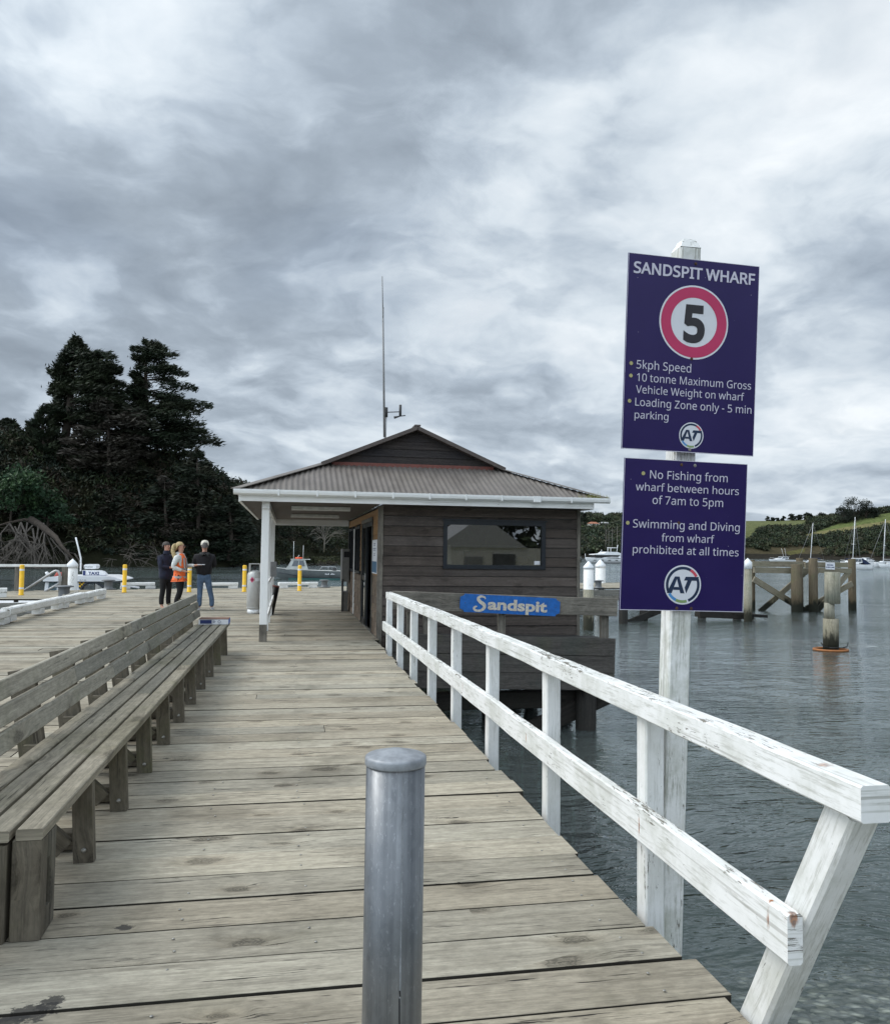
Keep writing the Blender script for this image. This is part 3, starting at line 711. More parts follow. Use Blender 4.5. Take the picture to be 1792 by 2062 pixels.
def panel(fr, W_, H_, label):
    O, ux, uy, nn = fr
    mb = MB(); c = 0.004
    pts = [O, O+ux*W_, O+ux*W_+uy*H_, O+uy*H_]; mb.poly(pts, -nn*0.006)
    p = mb.build('sign_panel', 'sign_purple', sign); tag(p, label)
    mb = MB()
    for a, b_, c_, d in ((0, 0, W_, .0028), (0, H_-.0022, W_, H_), (0, .0028, .0026, H_-.0022), (W_-.0026, .0028, W_, H_-.0022)):
        fpoly(mb, fr, [(a, b_), (c_, b_), (c_, d), (a, d)], 0.0008)
    mb.build('panel_edge', 'sign_text', p)
    return p
def logo(fr, cu, cv, r, parent):
    mb = MB(); disc(mb, fr, cu, cv, 0, r, lift=0.0012); mb.build('logo_disc', 'sign_white', parent)
    mb = MB()
    disc(mb, fr, cu, cv, .78*r, .92*r, 62, 206, 0.0018); disc(mb, fr, cu, cv, .78*r, .92*r, -68, 26, 0.0018)
    P = lambda L_: [(cu+(x-782)/203*r, cv+(1493-y)/208*r) for x, y in L_]
    A = [(606, 1583), (692, 1407), (745, 1407), (803, 1583), (757, 1583), (747, 1548), (680, 1548), (662, 1583)]
    # letter A as strips so that its counter stays open
    for q in ([(606, 1583), (692, 1407), (716, 1432), (662, 1583)], [(692, 1407), (745, 1407), (750, 1432), (716, 1432)], [(716, 1432), (750, 1432), (803, 1583), (757, 1583)], [(686, 1517), (738, 1517), (748, 1548), (676, 1548)]):
        fpoly(mb, fr, P(q), 0.0020)
    for q in ([(812, 1407), (957, 1407), (951, 1447), (793, 1447)], [(832, 1447), (880, 1447), (822, 1583), (803, 1522)]):
        fpoly(mb, fr, P(q), 0.0020)
    mb.build('logo_letters', 'logo_navy', parent)
    for nm, a0_, a1_ in (('logo_red', 31, 62), ('logo_blue', 212, 245), ('logo_green', 245, 286)):
        mb = MB(); disc(mb, fr, cu, cv, .78*r, .92*r, a0_, a1_, 0.0022); mb.build(nm.replace('logo_', '')+'_arc', nm, parent)
def screws(fr, pts, parent):
    for a, b_, mt in pts:
        O, ux, uy, nn = fr; mb = MB(); c0 = O+ux*a+uy*b_
        disc(mb, fr, a, b_, 0, 0.0075, lift=0.0014, n=12)
        mb.tube([c0, c0+nn*0.006], [0.0055, 0.0045], 6); mb.build('screw', mt, parent)

fr, W1, H1 = frame_of(TL, TR, BL, BR); pu = panel(fr, W1, H1, 'upper purple panel with red speed ring')
V = lambda v: H1*(1-v); U = lambda u: W1*u
def lines(fr, rows, parent):
    for s_, u0, u1, v0, v1, wt, rf in rows:
        mb = MB(); lay_text(mb, s_, fr, U(u0), U(u1), V(v0), V(v1), wt, rf); mb.build('lettering', 'sign_text', parent)
def bullets(fr, pts, parent):
    for u, v in pts: mb = MB(); disc(mb, fr, U(u), V(v), 0, .0088, n=16); mb.build('bullet_point', 'sign_bullet', parent)
lines(fr, (('SANDSPIT WHARF', .040, .966, .100, .042, .018, 'H'), ('5kph Speed', .087, .497, .588, .545, 0, 'S'), ('10 tonne Maximum Gross', .093, .963, .652, .612, 0, 'M'), ('Vehicle Weight on wharf', .089, .912, .713, .674, 0, 'V'),
           ('Loading Zone only - 5 min', .087, .972, .778, .738, 0, 'L'), ('parking', .086, .338, .842, .802, 0, 'k')), pu)
bullets(fr, ((.047, .564), (.048, .627), (.045, .756)), pu)
cu, cv = U(.507), V(.327)
mb = MB(); disc(mb, fr, cu, cv, 0, .1715, lift=.001, n=72); mb.build('speed_disc', 'sign_white', pu)
mb = MB(); disc(mb, fr, cu, cv, .1145, .1635, lift=.0018, n=72); mb.build('speed_ring', 'sign_red', pu)
mb = MB(); lay_text(mb, '5', fr, U(.428), U(.590), V(.420), V(.236), 0.035, '5', .0024); mb.build('speed_number', 'sign_black', pu)
logo(fr, U(.516), V(.912), .0605, pu)
screws(fr, [(U(.505), V(.022), 'rusty_bolt'), (U(.498), V(.516), 'rusty_bolt'), (U(.508), V(.984), 'bolt_steel')], pu)
fr, W2, H2 = frame_of(LTL, LTR, LBL, LBR); pl = panel(fr, W2, H2, 'lower purple panel about fishing and swimming')
V = lambda v: H2*(1-v); U = lambda u: W2*u
lines(fr, (('No Fishing from', .204, .836, .129, .075, 0, 'N'), ('wharf between hours', .094, .933, .212, .158, 0, 'h'), ('of 7am to 5pm', .231, .805, .297, .243, 0, '7'), ('Swimming and Diving', .082, .949, .457, .403, 0, 'D'),
           ('from wharf', .313, .742, .542, .488, 0, 'f'), ('prohibited at all times', .087, .947, .625, .570, 0, 'h')), pl)
bullets(fr, ((.150, .098), (.040, .428)), pl)
logo(fr, U(.497), V(.826), .0905, pl)
screws(fr, [(U(.455), V(.028), 'rusty_bolt'), (U(.565), V(.028), 'bolt_steel'), (U(.448), V(.415), 'rusty_bolt'), (U(.455), V(.982), 'rusty_bolt'), (U(.572), V(.982), 'rusty_bolt')], pl)

# ================================================================== NEAR BOLLARD
boll = thing('steel_bollard', 'grey galvanised steel pipe bollard with domed cap in the middle of the boardwalk', 'bollard', (0.303, 2.271, 0))
mb = MB(); mb.lathe([(0.0805, 0.003), (0.0805, 1.03)], (0.303, 2.271, 0), 48); mb.build('pipe', 'galvanised', boll)
mb = MB(); mb.lathe([(0.0828, 1.016), (0.0842, 1.019), (0.0842, 1.034), (0.083, 1.0385), (0.078, 1.042), (0.055, 1.048), (0.030, 1.053), (0.022, 1.0565), (0.010, 1.0585), (0.001, 1.059)], (0.303, 2.271, 0), 48)
mb.build('cap', 'cap_steel', boll)
ax_ = Vector((-0.303, -2.271, 0)).normalized(); sd2 = Vector((-ax_.y, ax_.x, 0)); q0 = (ax_*math.cos(R(15))+sd2*math.sin(R(15)))*0.0803
mb = MB(); mb.beam(Vector((0.303, 2.271, 0.02))+q0, Vector((0.303, 2.271, 1.012))+q0, 0.0035, 0.0022, up=ax_, c=0); mb.build('weld_seam', 'cap_steel', boll)
q1 = q0*1.012; mb = MB()
for z0_, z1_ in ((.36, .43), (.435, .45), (.30, .352)): mb.beam(Vector((0.303, 2.271, z0_))+q1+sd2*random.uniform(-.002, .002), Vector((0.303, 2.271, z1_))+q1+sd2*random.uniform(-.002, .002), 0.0035, 0.002, up=ax_, c=0)
mb.build('split', 'black', boll)
mb = MB(); mb.lathe([(0.14, 0.003), (0.14, 0.011), (0.0815, 0.0115)], (0.303, 2.271, 0), 32); mb.build('base_flange', 'galvanised', boll)

# ================================================================== BENCH
bench = thing('long_bench', 'very long weathered grey slatted bench with backrest along the left of the boardwalk', 'bench', (-1.1, 8, 0))
def bx(yy): return -0.955+0.0085*(yy-3.7)       # x of the front edge of the seat
BY0, BY1 = 3.66, 13.45
for k in range(4):
    mb = MB(); off = 0.054+k*0.122; cuts = [BY0-(0.0 if k == 0 else 0.02), [8.5, 6.9, 9.9, 7.7][k], BY1]
    for a, b_ in zip(cuts[:-1], cuts[1:]):
        mb.beam((bx(a)-off, a+.002, 0.426+random.uniform(-.002, .002)), (bx(b_)-off, b_-.002, 0.426+random.uniform(-.002, .002)), 0.104, 0.046, c=0.005, segs=10, wob=0.0015)
    mb.build('seat_slat', 'bench_wood', bench)
LY = [3.70, 4.50, 5.34, 6.20, 7.06, 7.95, 8.84, 9.76, 10.70, 11.74, 12.83]
for i, yy in enumerate(LY):
    f = bx(yy)
    mb = MB()
    if i == 0:
        mb.beam((f-0.06, yy, 0.002), (f-0.06, yy, 0.401), 0.118, 0.075, up=(0, 1, 0), c=0.005)
        mb.beam((f-0.052, yy+0.135, 0.002), (f-0.052, yy+0.135, 0.401), 0.10, 0.07, up=(0, 1, 0), c=0.005)
        mb.beam((f-0.052, yy+0.069, 0.30), (f-0.052, yy+0.069, 0.401), 0.10, 0.058, up=(0, 1, 0), c=0.003)
        mb.beam((f-0.052, yy+0.069, 0.002), (f-0.052, yy+0.069, 0.10), 0.10, 0.058, up=(0, 1, 0), c=0.003)
    else:
        mb.beam((f-0.034, yy+.03, 0.002), (f-0.054, yy+.03, 0.401), 0.100, 0.052, up=(0, 1, 0), c=0.003)
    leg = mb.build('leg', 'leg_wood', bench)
    if 0 < i < 9:
        for z in (0.065,):
            mb = MB(); mb.ball((f-0.034, yy+0.004, z), 0.013, 10, (1, 1, 1)); mb.build('bolt', 'bolt_steel', leg)
    # bearer under the slats, foot rail, and a brace up to it
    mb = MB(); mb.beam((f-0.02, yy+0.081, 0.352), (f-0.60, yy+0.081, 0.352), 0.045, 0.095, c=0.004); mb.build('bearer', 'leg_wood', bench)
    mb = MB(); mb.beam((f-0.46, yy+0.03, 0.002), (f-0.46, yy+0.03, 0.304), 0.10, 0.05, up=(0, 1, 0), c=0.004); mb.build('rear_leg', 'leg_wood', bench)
    if 0 < i < 9:
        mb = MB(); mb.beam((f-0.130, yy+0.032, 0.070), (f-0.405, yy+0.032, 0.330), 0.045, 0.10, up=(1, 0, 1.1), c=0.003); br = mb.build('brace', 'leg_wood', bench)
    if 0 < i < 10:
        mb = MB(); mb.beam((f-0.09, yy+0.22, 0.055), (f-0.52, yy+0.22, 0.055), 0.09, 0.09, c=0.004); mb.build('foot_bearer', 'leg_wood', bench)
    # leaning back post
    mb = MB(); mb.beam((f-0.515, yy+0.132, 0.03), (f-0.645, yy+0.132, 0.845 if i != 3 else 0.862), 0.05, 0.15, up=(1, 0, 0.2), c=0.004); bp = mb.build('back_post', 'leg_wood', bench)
    if i in (7, 8, 9):
        mb = MB(); mb.ball((f-0.512, yy+0.068, 0.52), 0.014, 10); mb.build('bolt', 'bolt_steel', bp)
dirb = Vector((-0.21, 0, 1)).normalized()
for k in range(3):
    s0 = [0.590, 0.713, 0.836][k]; mb = MB(); cuts = [[2.9, 7.2, 10.4, 13.42], [2.9, 6.1, 9.0, 13.42], [2.9, 8.2, 13.42]][k]
    for a, b_ in zip(cuts[:-1], cuts[1:]):
        xo = lambda q: bx(q)-0.450-0.21*(s0-0.56)-0.022
        mb.beam((xo(a), a+.002, s0+.002*k), (xo(b_), b_-.002, s0+random.uniform(-.004, .004)), 0.042, 0.103, up=dirb, c=0.006, segs=8, wob=0.002)
    mb.build('back_board', 'back_wood', bench)
# carton lying on the far end of the seat
ct = thing('paper_carton', 'blue and white flat carton lying on the far end of the long bench', 'carton', (-1.08, 13.2, .45))
mb = MB(); mb.box((-1.30, 12.95, 0.452), (-0.865, 13.28, 0.530), 0.003); mb.build('box', 'paper_white', ct)
mb = MB(); mb.box((-1.302, 12.948, 0.5315), (-0.863, 13.282, 0.5375)); mb.build('lid', 'carton_brown', ct)
mb = MB(); mb.box((-0.8635, 12.952, 0.456), (-0.8605, 13.276, 0.529)); mb.build('end_label', 'carton_blue', ct)
mb = MB(); mb.box((-1.28, 12.9465, 0.466), (-1.11, 12.9485, 0.522)); mb.build('front_label', 'navy_print', ct)
mb = MB(); fr = (Vector((-1.30, 12.948, .452)), Vector((1, 0, 0)), Vector((0, 0, 1)), Vector((0, -1, 0)))
disc(mb, fr, .30, .042, .016, .021, n=16)
for k in range(3): fpoly(mb, fr, [(.205, .055-.014*k), (.235+.012*(k % 2), .055-.014*k), (.235+.012*(k % 2), .061-.014*k), (.205, .061-.014*k)])
mb.build('print', 'navy_print', ct)
# timber by the near end of the bench
nb = thing('fender_timber', 'dark mossy timber upright with a sloping board beside the near bench leg', 'timber', (-1.2, 3.65, 0))
mb = MB(); mb.beam((-1.135, 3.70, -0.6), (-1.135, 3.70, 0.39), 0.09, 0.10, up=(0, 1, 0)); mb.build('upright', 'leg_wood', nb)
mb = MB(); mb.beam((-1.25, 3.45, -0.05), (-1.225, 3.5, 0.36), 0.16, 0.07, up=(0, 1, 0)); mb.build('board', 'back_wood', nb)

# ================================================================== HUT
hut = thing('harbour_hut', 'dark weatherboard harbour office with brown corrugated roof and white porch posts', 'hut', (3.5, 18.5, 0))
HX0, HX1, HY0, HY1, HZ = 1.66, 5.47, 15.05, 22.5, 2.43
WX0, WX1, WZ0, WZ1 = 2.83, 4.81, 1.285, 2.185      # front window
mb = MB(); z = HZ-0.09; bh = 0.184
while z > -0.32:
    runs = [(HX0+.05, HX1-.03)]
    if z+bh/2 > WZ0 and z-bh/2 < WZ1: runs = [(HX0+.05, WX0), (WX1, HX1-.03)]
    for a, b_ in runs: mb.beam((a, HY0, z), (b_, HY0, z), 0.022, bh-.010, up=(0, 0.13, 1), c=0.002)
    if len(runs) == 2:                               # part boards above and below the window
        if z-bh/2 < WZ0-.01: mb.beam((WX0, HY0, (z-bh/2+WZ0)/2), (WX1, HY0, (z-bh/2+WZ0)/2), .022, WZ0-z+bh/2-.01, up=(0, .1, 1), c=.002)
        if z+bh/2 > WZ1+.01: mb.beam((WX0, HY0, (z+bh/2+WZ1)/2), (WX1, HY0, (z+bh/2+WZ1)/2), .022, z+bh/2-WZ1-.01, up=(0, .1, 1), c=.002)
    z -= bh
mb.build('front_wall', 'wall_wood', hut)
for xx, s_ in ((HX0, .10), (HX1, .06)):
    mb = MB(); mb.beam((xx, HY0-.008, -0.25), (xx, HY0-.008, HZ), s_, 0.05, up=(0, 1, 0), c=0.004); mb.build('corner_board', 'beam_wood', hut)
mb = MB()                                            # inside lining, right wall, back wall, ceiling, floor
mb.box((HX0+.02, HY0+.03, -.3), (WX0+.04, HY0+.06, HZ)); mb.box((WX1-.04, HY0+.03, -.3), (HX1, HY0+.06, HZ)); mb.box((WX0+.042, HY0+.03, -.3), (WX1-.042, HY0+.06, WZ0+.03))
mb.box((WX0+.042, HY0+.04, WZ1-.03), (WX1-.042, HY0+.06, HZ))
mb.box((HX1-.04, HY0+.062, -.3), (HX1, HY1, HZ)); mb.box((HX0+.02, HY1, -.3), (HX1, HY1+.05, HZ))
mb.build('lining', 'mid_grey', hut)
mb = MB(); mb.box((HX0+.02, HY0+.02, -.33), (HX1-.042, HY1, -.055)); mb.build('floor', 'dark_grey', hut)
# left wall under the porch
LX = 1.645
mb = MB()
def shingles(y0, y1, z0, z1):
    z = z0; r_ = 0
    while z < z1-.02:
        hh = min(0.155, z1-z); yy = y0-(0.06 if r_ % 2 else 0)
        while yy < y1:
            w_ = random.uniform(.13, .24); a, b_ = max(yy, y0), min(yy+w_, y1)
            if b_-a > .02: mb.beam((LX-random.uniform(0, .008), a+.002, z+hh/2), (LX-random.uniform(0, .008), b_-.002, z+hh/2), 0.02, hh+.01, up=(0.09, 0, 1), c=0.001)
            yy += w_
        z += 0.145; r_ += 1
for q in ((15.1, 16.12, 0.02, 1.14), (18.62, 20.5, 0.02, 1.04), (21.05, 22.5, 0.02, 1.04)):
    mb = MB(); shingles(*q); mb.build('shingle_wall', 'shingle_wood', hut)
mb = MB(); z = 1.22
while z < HZ:
    for a, b_ in ((15.1, 16.12), (18.56, 18.98), (20.44, 20.62)) if z < 2.2 else ((15.1, 22.5),):
        mb.beam((LX, a, z), (LX, b_, z), 0.02, 0.165, up=(0.08, 0, 1), c=0.002)
    z += 0.155
mb.build('board_wall', 'pine_wood', hut)
mb = MB()
mb.box((LX-.02, 15.1, -.06), (LX+.02, 22.5, .02)); mb.build('sill_plate', 'beam_wood', hut)
mb = MB(); mb.box((LX-.012, 20.64, 0.02), (LX+.03, 20.98, 2.15)); mb.build('pale_panel', 'tin_white', hut)
mb = MB(); mb.box((LX-.03, 22.5, 0), (LX+.05, 22.58, HZ)); mb.build('corner_board', 'wall_wood', hut)
# door, open and dark, with its glazed side leaf
mb = MB()
mb.box((LX-.03, 16.13, 0.0), (LX+.03, 16.21, 2.27)); mb.box((LX-.03, 18.50, 0.0), (LX+.03, 18.56, 2.27)); mb.box((LX-.03, 16.13, 2.19), (LX+.03, 18.56, 2.27))
door = mb.build('door_frame', 'beam_wood', hut)
mb = MB()
for y0, y1 in ((16.22, 16.31), (17.42, 17.50), (17.66, 17.75), (18.40, 18.49)): mb.box((LX-.012, y0, 0.02), (LX+.03, y1, 2.185))
mb.box((LX-.012, 17.66, 0.96), (LX+.03, 18.49, 1.06)); mb.box((LX-.012, 17.66, 0.02), (LX+.03, 18.49, .14)); mb.box((LX-.012, 16.22, 2.10), (LX+.03, 18.49, 2.185))
dl = mb.build('door', 'black_frame', hut)
mb = MB(); mb.box((LX+.005, 17.75, 0.14), (LX+.012, 18.40, 2.10)); mb.build('glass', 'window_glass', dl)
mb = MB(); mb.box((LX-.04, 17.46, 0.98), (LX-.02, 17.49, 1.12)); mb.build('handle', 'aluminium', dl)
def left_window(y0, y1, z0, z1):
    mb = MB(); t_ = .055
    mb.box((LX-.03, y0, z0), (LX+.04, y0+t_, z1)); mb.box((LX-.03, y1-t_, z0), (LX+.04, y1, z1)); mb.box((LX-.03, y0+t_, z0), (LX+.04, y1-t_, z0+t_)); mb.box((LX-.03, y0+t_, z1-t_), (LX+.04, y1-t_, z1))
    mb.box((LX-.025, (y0+y1)/2-.03, z0+t_), (LX+.035, (y0+y1)/2+.03, z1-t_))
    f_ = mb.build('window', 'black_frame', hut)
    mb = MB(); mb.box((LX+.005, y0+t_, z0+t_), (LX+.012, y1-t_, z1-t_)); mb.build('pane', 'window_glass', f_)
left_window(18.99, 20.43, 1.07, 2.17); left_window(21.02, 22.45, 1.07, 2.17)
# front window
mb = MB(); t_ = .075
mb.box((WX0, HY0-.035, WZ0), (WX0+t_, HY0+.04, WZ1)); mb.box((WX1-t_, HY0-.035, WZ0), (WX1, HY0+.04, WZ1))
mb.box((WX0+t_, HY0-.035, WZ0), (WX1-t_, HY0+.04, WZ0+t_)); mb.box((WX0+t_, HY0-.035, WZ1-t_), (WX1-t_, HY0+.04, WZ1))
mb.box((WX0-.02, HY0-.055, WZ1), (WX1+.02, HY0-.005, WZ1+.03))
wf = mb.build('window', 'black_frame', hut)
mb = MB(); mb.quad((WX0+t_, HY0+.012, WZ0+t_), (WX1-t_, HY0+.012, WZ0+t_), (WX1-t_, HY0+.012, WZ1-t_), (WX0+t_, HY0+.012, WZ1-t_)); mb.build('pane', 'window_glass', wf)
mb = MB(); mb.box((4.60, HY0+.004, 1.375), (4.71, HY0+.009, 1.445)); mb.build('sticker', 'paper_white', wf)
# things seen dimly inside
it = thing('office_counter', 'pale counter and partitions seen dimly through the hut window', 'counter', (3.8, 17.2, 0), (0, 0, 0))
mb = MB(); mb.box((3.35, 16.9, -.05), (5.2, 17.3, 1.75)); mb.build('partition', 'shed_wall', it)
mb = MB(); mb.box((2.2, 16.2, -.05), (3.2, 16.6, 1.35)); mb.box((2.25, 16.25, 1.352), (2.6, 16.45, 1.6)); mb.build('desk', 'mid_grey', it)
mb = MB(); mb.box((3.62, 16.6, -.05), (4.2, 16.898, 1.62)); mb.build('cupboard', 'dark_grey', it)
mb = MB(); mb.lathe([(0.001, 1.37), (.15, 1.37), (.15, 1.44), (.12, 1.5), (.06, 1.54), (.001, 1.55)], (4.45, 15.35, 0), 16); mb.build('fan', 'black', it)
mb = MB(); mb.lathe([(.02, 0), (.02, 1.37)], (4.45, 15.35, 0), 8); mb.lathe([(.14, -.05), (.14, 0.0), (.02, .02)], (4.45, 15.35, 0), 12); mb.build('fan_stand', 'black', it)

# roof: Dutch gable, corrugated steel
EX0, EX1, EY0, EZ = -0.90, 5.78, 14.40, 2.615
RX, GY, GZ, AZ, BY = 2.44, 16.0, 3.265, 4.02, 23.2
sl = (GZ-EZ)/(GY-EY0)
def hip_top(x):                                       # y up to which the front face runs at x
    if x < RX: yl = EY0+(x-EX0)*(GY-EY0)/(0.67-EX0)
    else: yl = EY0+(EX1-x)*(GY-EY0)/(EX1-4.15)
    return min(GY, yl)
mb = MB(); pitch = 0.100; nx = int((EX1-EX0-.02)/pitch*6); prev = None
for i in range(nx+1):
    x = EX0+.01+(EX1-EX0-.02)*i/nx; hgt = 0.010*math.sin(2*math.pi*x/pitch); yt = max(EY0+.002, hip_top(x))
    a = mb.bm.verts.new((x, EY0-.03, EZ-.012+hgt)); b_ = mb.bm.verts.new((x, yt, EZ+(yt-EY0)*sl+hgt))
    if prev:
        f_ = mb.face([prev[0], a, b_, prev[1]]); f_.smooth = True
    prev = (a, b_)
rf = mb.build('front_roof', 'roof_steel', hut)
def side_roof(ex, gx, sgn):
    mb = MB(); n_ = 100; y0 = EY0; prev = None
    for i in range(n_*3+1):
        y = y0+(BY-y0)*i/(n_*3); hgt = 0.009*math.sin(2*math.pi*y/.09)
        if y < GY-.1:
            t_ = (y-y0)/(GY-y0); xt = ex+(gx-ex)*t_; zt = EZ+(GZ-EZ)*t_
        else: xt, zt = RX, AZ
        a = mb.bm.verts.new((ex-sgn*.04, y, EZ-.015+hgt)); b_ = mb.bm.verts.new((xt, y, zt+hgt))
        if prev:
            f_ = mb.face([prev[0], a, b_, prev[1]]); f_.smooth = True
        prev = (a, b_)
    return mb.build('side_roof', 'roof_steel', hut)
side_roof(EX0, 0.67, 1); side_roof(EX1, 4.15, -1)
mb = MB()                                             # barge and hip cappings
for ex, gx in ((EX0, 0.67), (EX1, 4.15)):
    mb.beam((ex, EY0-.03, EZ+.02), (gx, GY, GZ+.025), 0.24, 0.014, c=0.002); 
mb.build('hip_cap', 'roof_steel', hut)
mb = MB()
for gx in (0.60, 4.22):
    s_ = -1 if gx < RX else 1
    mb.beam((gx, GY-.10, GZ-.01), (RX, GY-.10, AZ+.0), 0.17, 0.075, c=0.004)
mb.beam((RX, GY-.19, AZ+.045), (RX, BY, AZ+.045), 0.12, 0.03, c=0.004)
mb.build('barge_cap', 'roof_brown', hut)
mb = MB(); z = GZ+.04; bh = 0.152                      # gable boards
while z < AZ-.05:
    t0 = (z-GZ)/(AZ-GZ); hw0, hw1 = (RX-0.67)*(1-t0), (4.15-RX)*(1-t0)
    t1 = min(1, (z+bh-GZ)/(AZ-GZ)); k0, k1 = (RX-0.67)*(1-t1), (4.15-RX)*(1-t1)
    u0 = random.uniform(0, 50)
    pts = [(RX-hw0, GY-.012, z), (RX+hw1, GY-.012, z), (RX+k1, GY+.01, z+bh+.008), (RX-k0, GY+.01, z+bh+.008)]
    vs = [mb.bm.verts.new(p) for p in pts]; mb.face(vs, [(u0+p[0], u0+p[2]) for p in pts])
    z += bh
mb.build('gable_wall', 'gable_wood', hut)
mb = MB(); mb.box((0.80, GY-.03, GZ-.02), (4.02, GY+.0, GZ+.05)); mb.build('flashing', 'flashing_red', hut)
# gutter, fascia, soffit
mb = MB(); O = 0
prof = [(0, 0), (-.07, -.004), (-.105, .02), (-.115, .06), (-.115, .092), (-.108, .092), (-.105, .06), (-.095, .03), (-.065, .01), (0, .012)]
for i in range(len(prof)-1):
    (a, b_), (c, d) = prof[i], prof[i+1]
    mb.quad((EX0-.03, EY0+a-.01, EZ-.085+b_), (EX1+.03, EY0+a-.01, EZ-.085+b_), (EX1+.03, EY0+c-.01, EZ-.085+d), (EX0-.03, EY0+c-.01, EZ-.085+d))
for ex in (EX0-.03, EX1+.03): mb.poly([(ex, EY0+a-.01, EZ-.085+b_) for a, b_ in [(0, 0), (-.07, -.004), (-.105, .02), (-.115, .092), (0, .092)]], (.004, 0, 0))
gut = mb.build('gutter', 'hut_paint', hut)
for i in range(9):
    x = EX0+.72+i*.655; w_ = .014 if i != 7 else .07; mb = MB()
    mb.box((x-w_, EY0-.135, EZ-.092), (x+w_, EY0-.1265, EZ+.012)); mb.box((x-w_, EY0-.128, EZ-.100), (x+w_, EY0-.02, EZ-.092)); mb.build('gutter_bracket', 'hut_paint', gut)
mb = MB(); mb.box((EX0+.08, EY0+.002, EZ-.19), (EX1-.24, EY0+.03, EZ-.02)); mb.build('fascia', 'hut_paint', hut)
mb = MB(); mb.box((EX0+.05, EY0+.032, EZ-.20), (EX0+.09, BY, EZ-.04)); mb.box((EX1-.28, EY0+.032, EZ-.20), (EX1-.24, BY, EZ-.04)); mb.build('side_fascia', 'hut_paint', hut)
mb = MB(); mb.box((EX0+.092, EY0+.034, HZ), (HX0-.06, BY-.2, HZ+.02)); mb.box((HX0+.02, EY0+.034, HZ), (EX1-.3, BY-.2, HZ+.02)); mb.build('ceiling', 'soffit', hut)
mb = MB(); mb.box((-.45, BY-.32, HZ-.16), (HX0, BY-.22, HZ-.001)); mb.box((-.46, EY0+.18, HZ-.12), (-.33, BY-.33, HZ-.001)); mb.build('porch_beam', 'hut_paint', hut)
mb = MB(); mb.box((EX0+.0, EY0+.03, EZ-.035), (EX0+.05, BY-.1, EZ-.028)); mb.build('eave_trim', 'hut_paint', hut)
mb = MB()                                             # moss in the gutter end
for i in range(160):
    x = 5.35+random.random()**.8*.45 if i % 3 else 5.2+random.random()*.6; h_ = random.uniform(.03, .13)*(1 if x < 5.62 else .7); l_ = random.uniform(-.05, .05)
    a = Vector((x, EY0-.05+random.uniform(-.04, .03), EZ-.03)); mb.poly([a, a+Vector((.006, 0, 0)), a+Vector((l_, random.uniform(-.03, .03), h_+.04))])
mb.build('gutter_moss', 'dry_grass', gut)
# porch posts with their low rails
for i, yy in enumerate((14.68, 16.6, 18.5, 20.4, 22.3)):
    mb = MB(); mb.beam((-.395, yy, 0.004 if i else 0.30), (-.395, yy, HZ-.122), 0.13 if i == 0 else .095, 0.10, up=(0, 1, 0), c=.006); pp = mb.build('porch_post', 'hut_paint', hut)
    if i == 0:
        mb = MB(); mb.beam((-.395, yy, 0.003), (-.395, yy, 0.299), 0.132, 0.102, up=(0, 1, 0), c=.004); mb.build('post_foot', 'beam_wood', pp)
mb = MB(); mb.beam((-.33, 14.75, .42), (-.33, 22.3, .44), .03, .12); mb.beam((-.33, 14.75, 1.02), (-.33, 22.3, 1.03), .03, .05); mb.build('porch_rail', 'hut_paint', hut)
mb = MB(); mb.box((-.34, 17.0, 1.05), (-.22, 17.16, 1.35)); mb.build('meter_box', 'mid_grey', hut)
for yy in (15.7, 19.2):
    mb = MB(); mb.box((.05, yy, HZ-.08), (1.15, yy+.14, HZ-.002), .01); mb.build('ceiling_light', 'tin_white', hut)

po = thing('poster', 'narrow pale poster with blue foot on the porch wall beside the hut door', 'poster', (LX-.02, 15.6, 1.49))
mb = MB(); mb.box((LX-.032, 15.19, 1.17), (LX-.024, 16.03, 1.81)); mb.build('sheet', 'paper_white', po)
mb = MB(); mb.box((LX-.034, 15.2, 1.19), (LX-.0325, 16.02, 1.40)); mb.build('picture', 'poster_teal', po)
mb = MB()
for k, (a, b_, z) in enumerate(((15.45, 15.8, 1.74), (15.5, 15.75, 1.71), (15.35, 15.9, 1.65), (15.4, 15.86, 1.62), (15.5, 15.72, 1.55), (15.48, 15.74, 1.52))): mb.box((LX-.034, a, z-.012), (LX-.0325, b_, z))
mb.build('print', 'navy_print', po)

# antenna with weather vane, behind the ridge
an = thing('radio_antenna', 'tall thin whip antenna with a small wind sensor arm above the hut roof', 'antenna', (2.1, 18.5, 3.9))
pb, ptop = at_Y(775, 890, 18.5), at_Y(777, 826, 18.5)
mb = MB(); mb.tube([pb-Vector((0, 0, .35)), ptop], .026, 8); mb.build('mast', 'pipe_galv', an)
w0, w1, w2 = at_Y(774, 880, 18.44), at_Y(771.3, 640, 18.44), at_Y(769.6, 556, 18.44)
mb = MB(); mb.tube([w0, w1], [.026, .018], 6); mb.tube([w1, w2], [.013, .010], 6); mb.tube([w1-Vector((0, 0, .1)), w1+Vector((0, 0, .25))], .016, 6); mb.build('whip', 'mid_grey', an)
mb = MB(); a = at_Y(777, 830, 18.5); e = at_Y(806, 829, 18.5)
mb.tube([a, e], .011, 6); mb.tube([a-Vector((0, 0, .11)), a+Vector((0, 0, .11))], .045, 8); mb.tube([e-Vector((0, 0, .1)), e+Vector((0, 0, .16))], .03, 8); mb.tube([e+Vector((0, 0, -.1)), e+Vector((.12, 0, -.08))], .012, 6)
mb.tube([e+Vector((0, 0, -.1)), e+Vector((-.14, 0, -.14))], [.012, .03], 6); mb.build('wind_sensor', 'dark_grey', an)

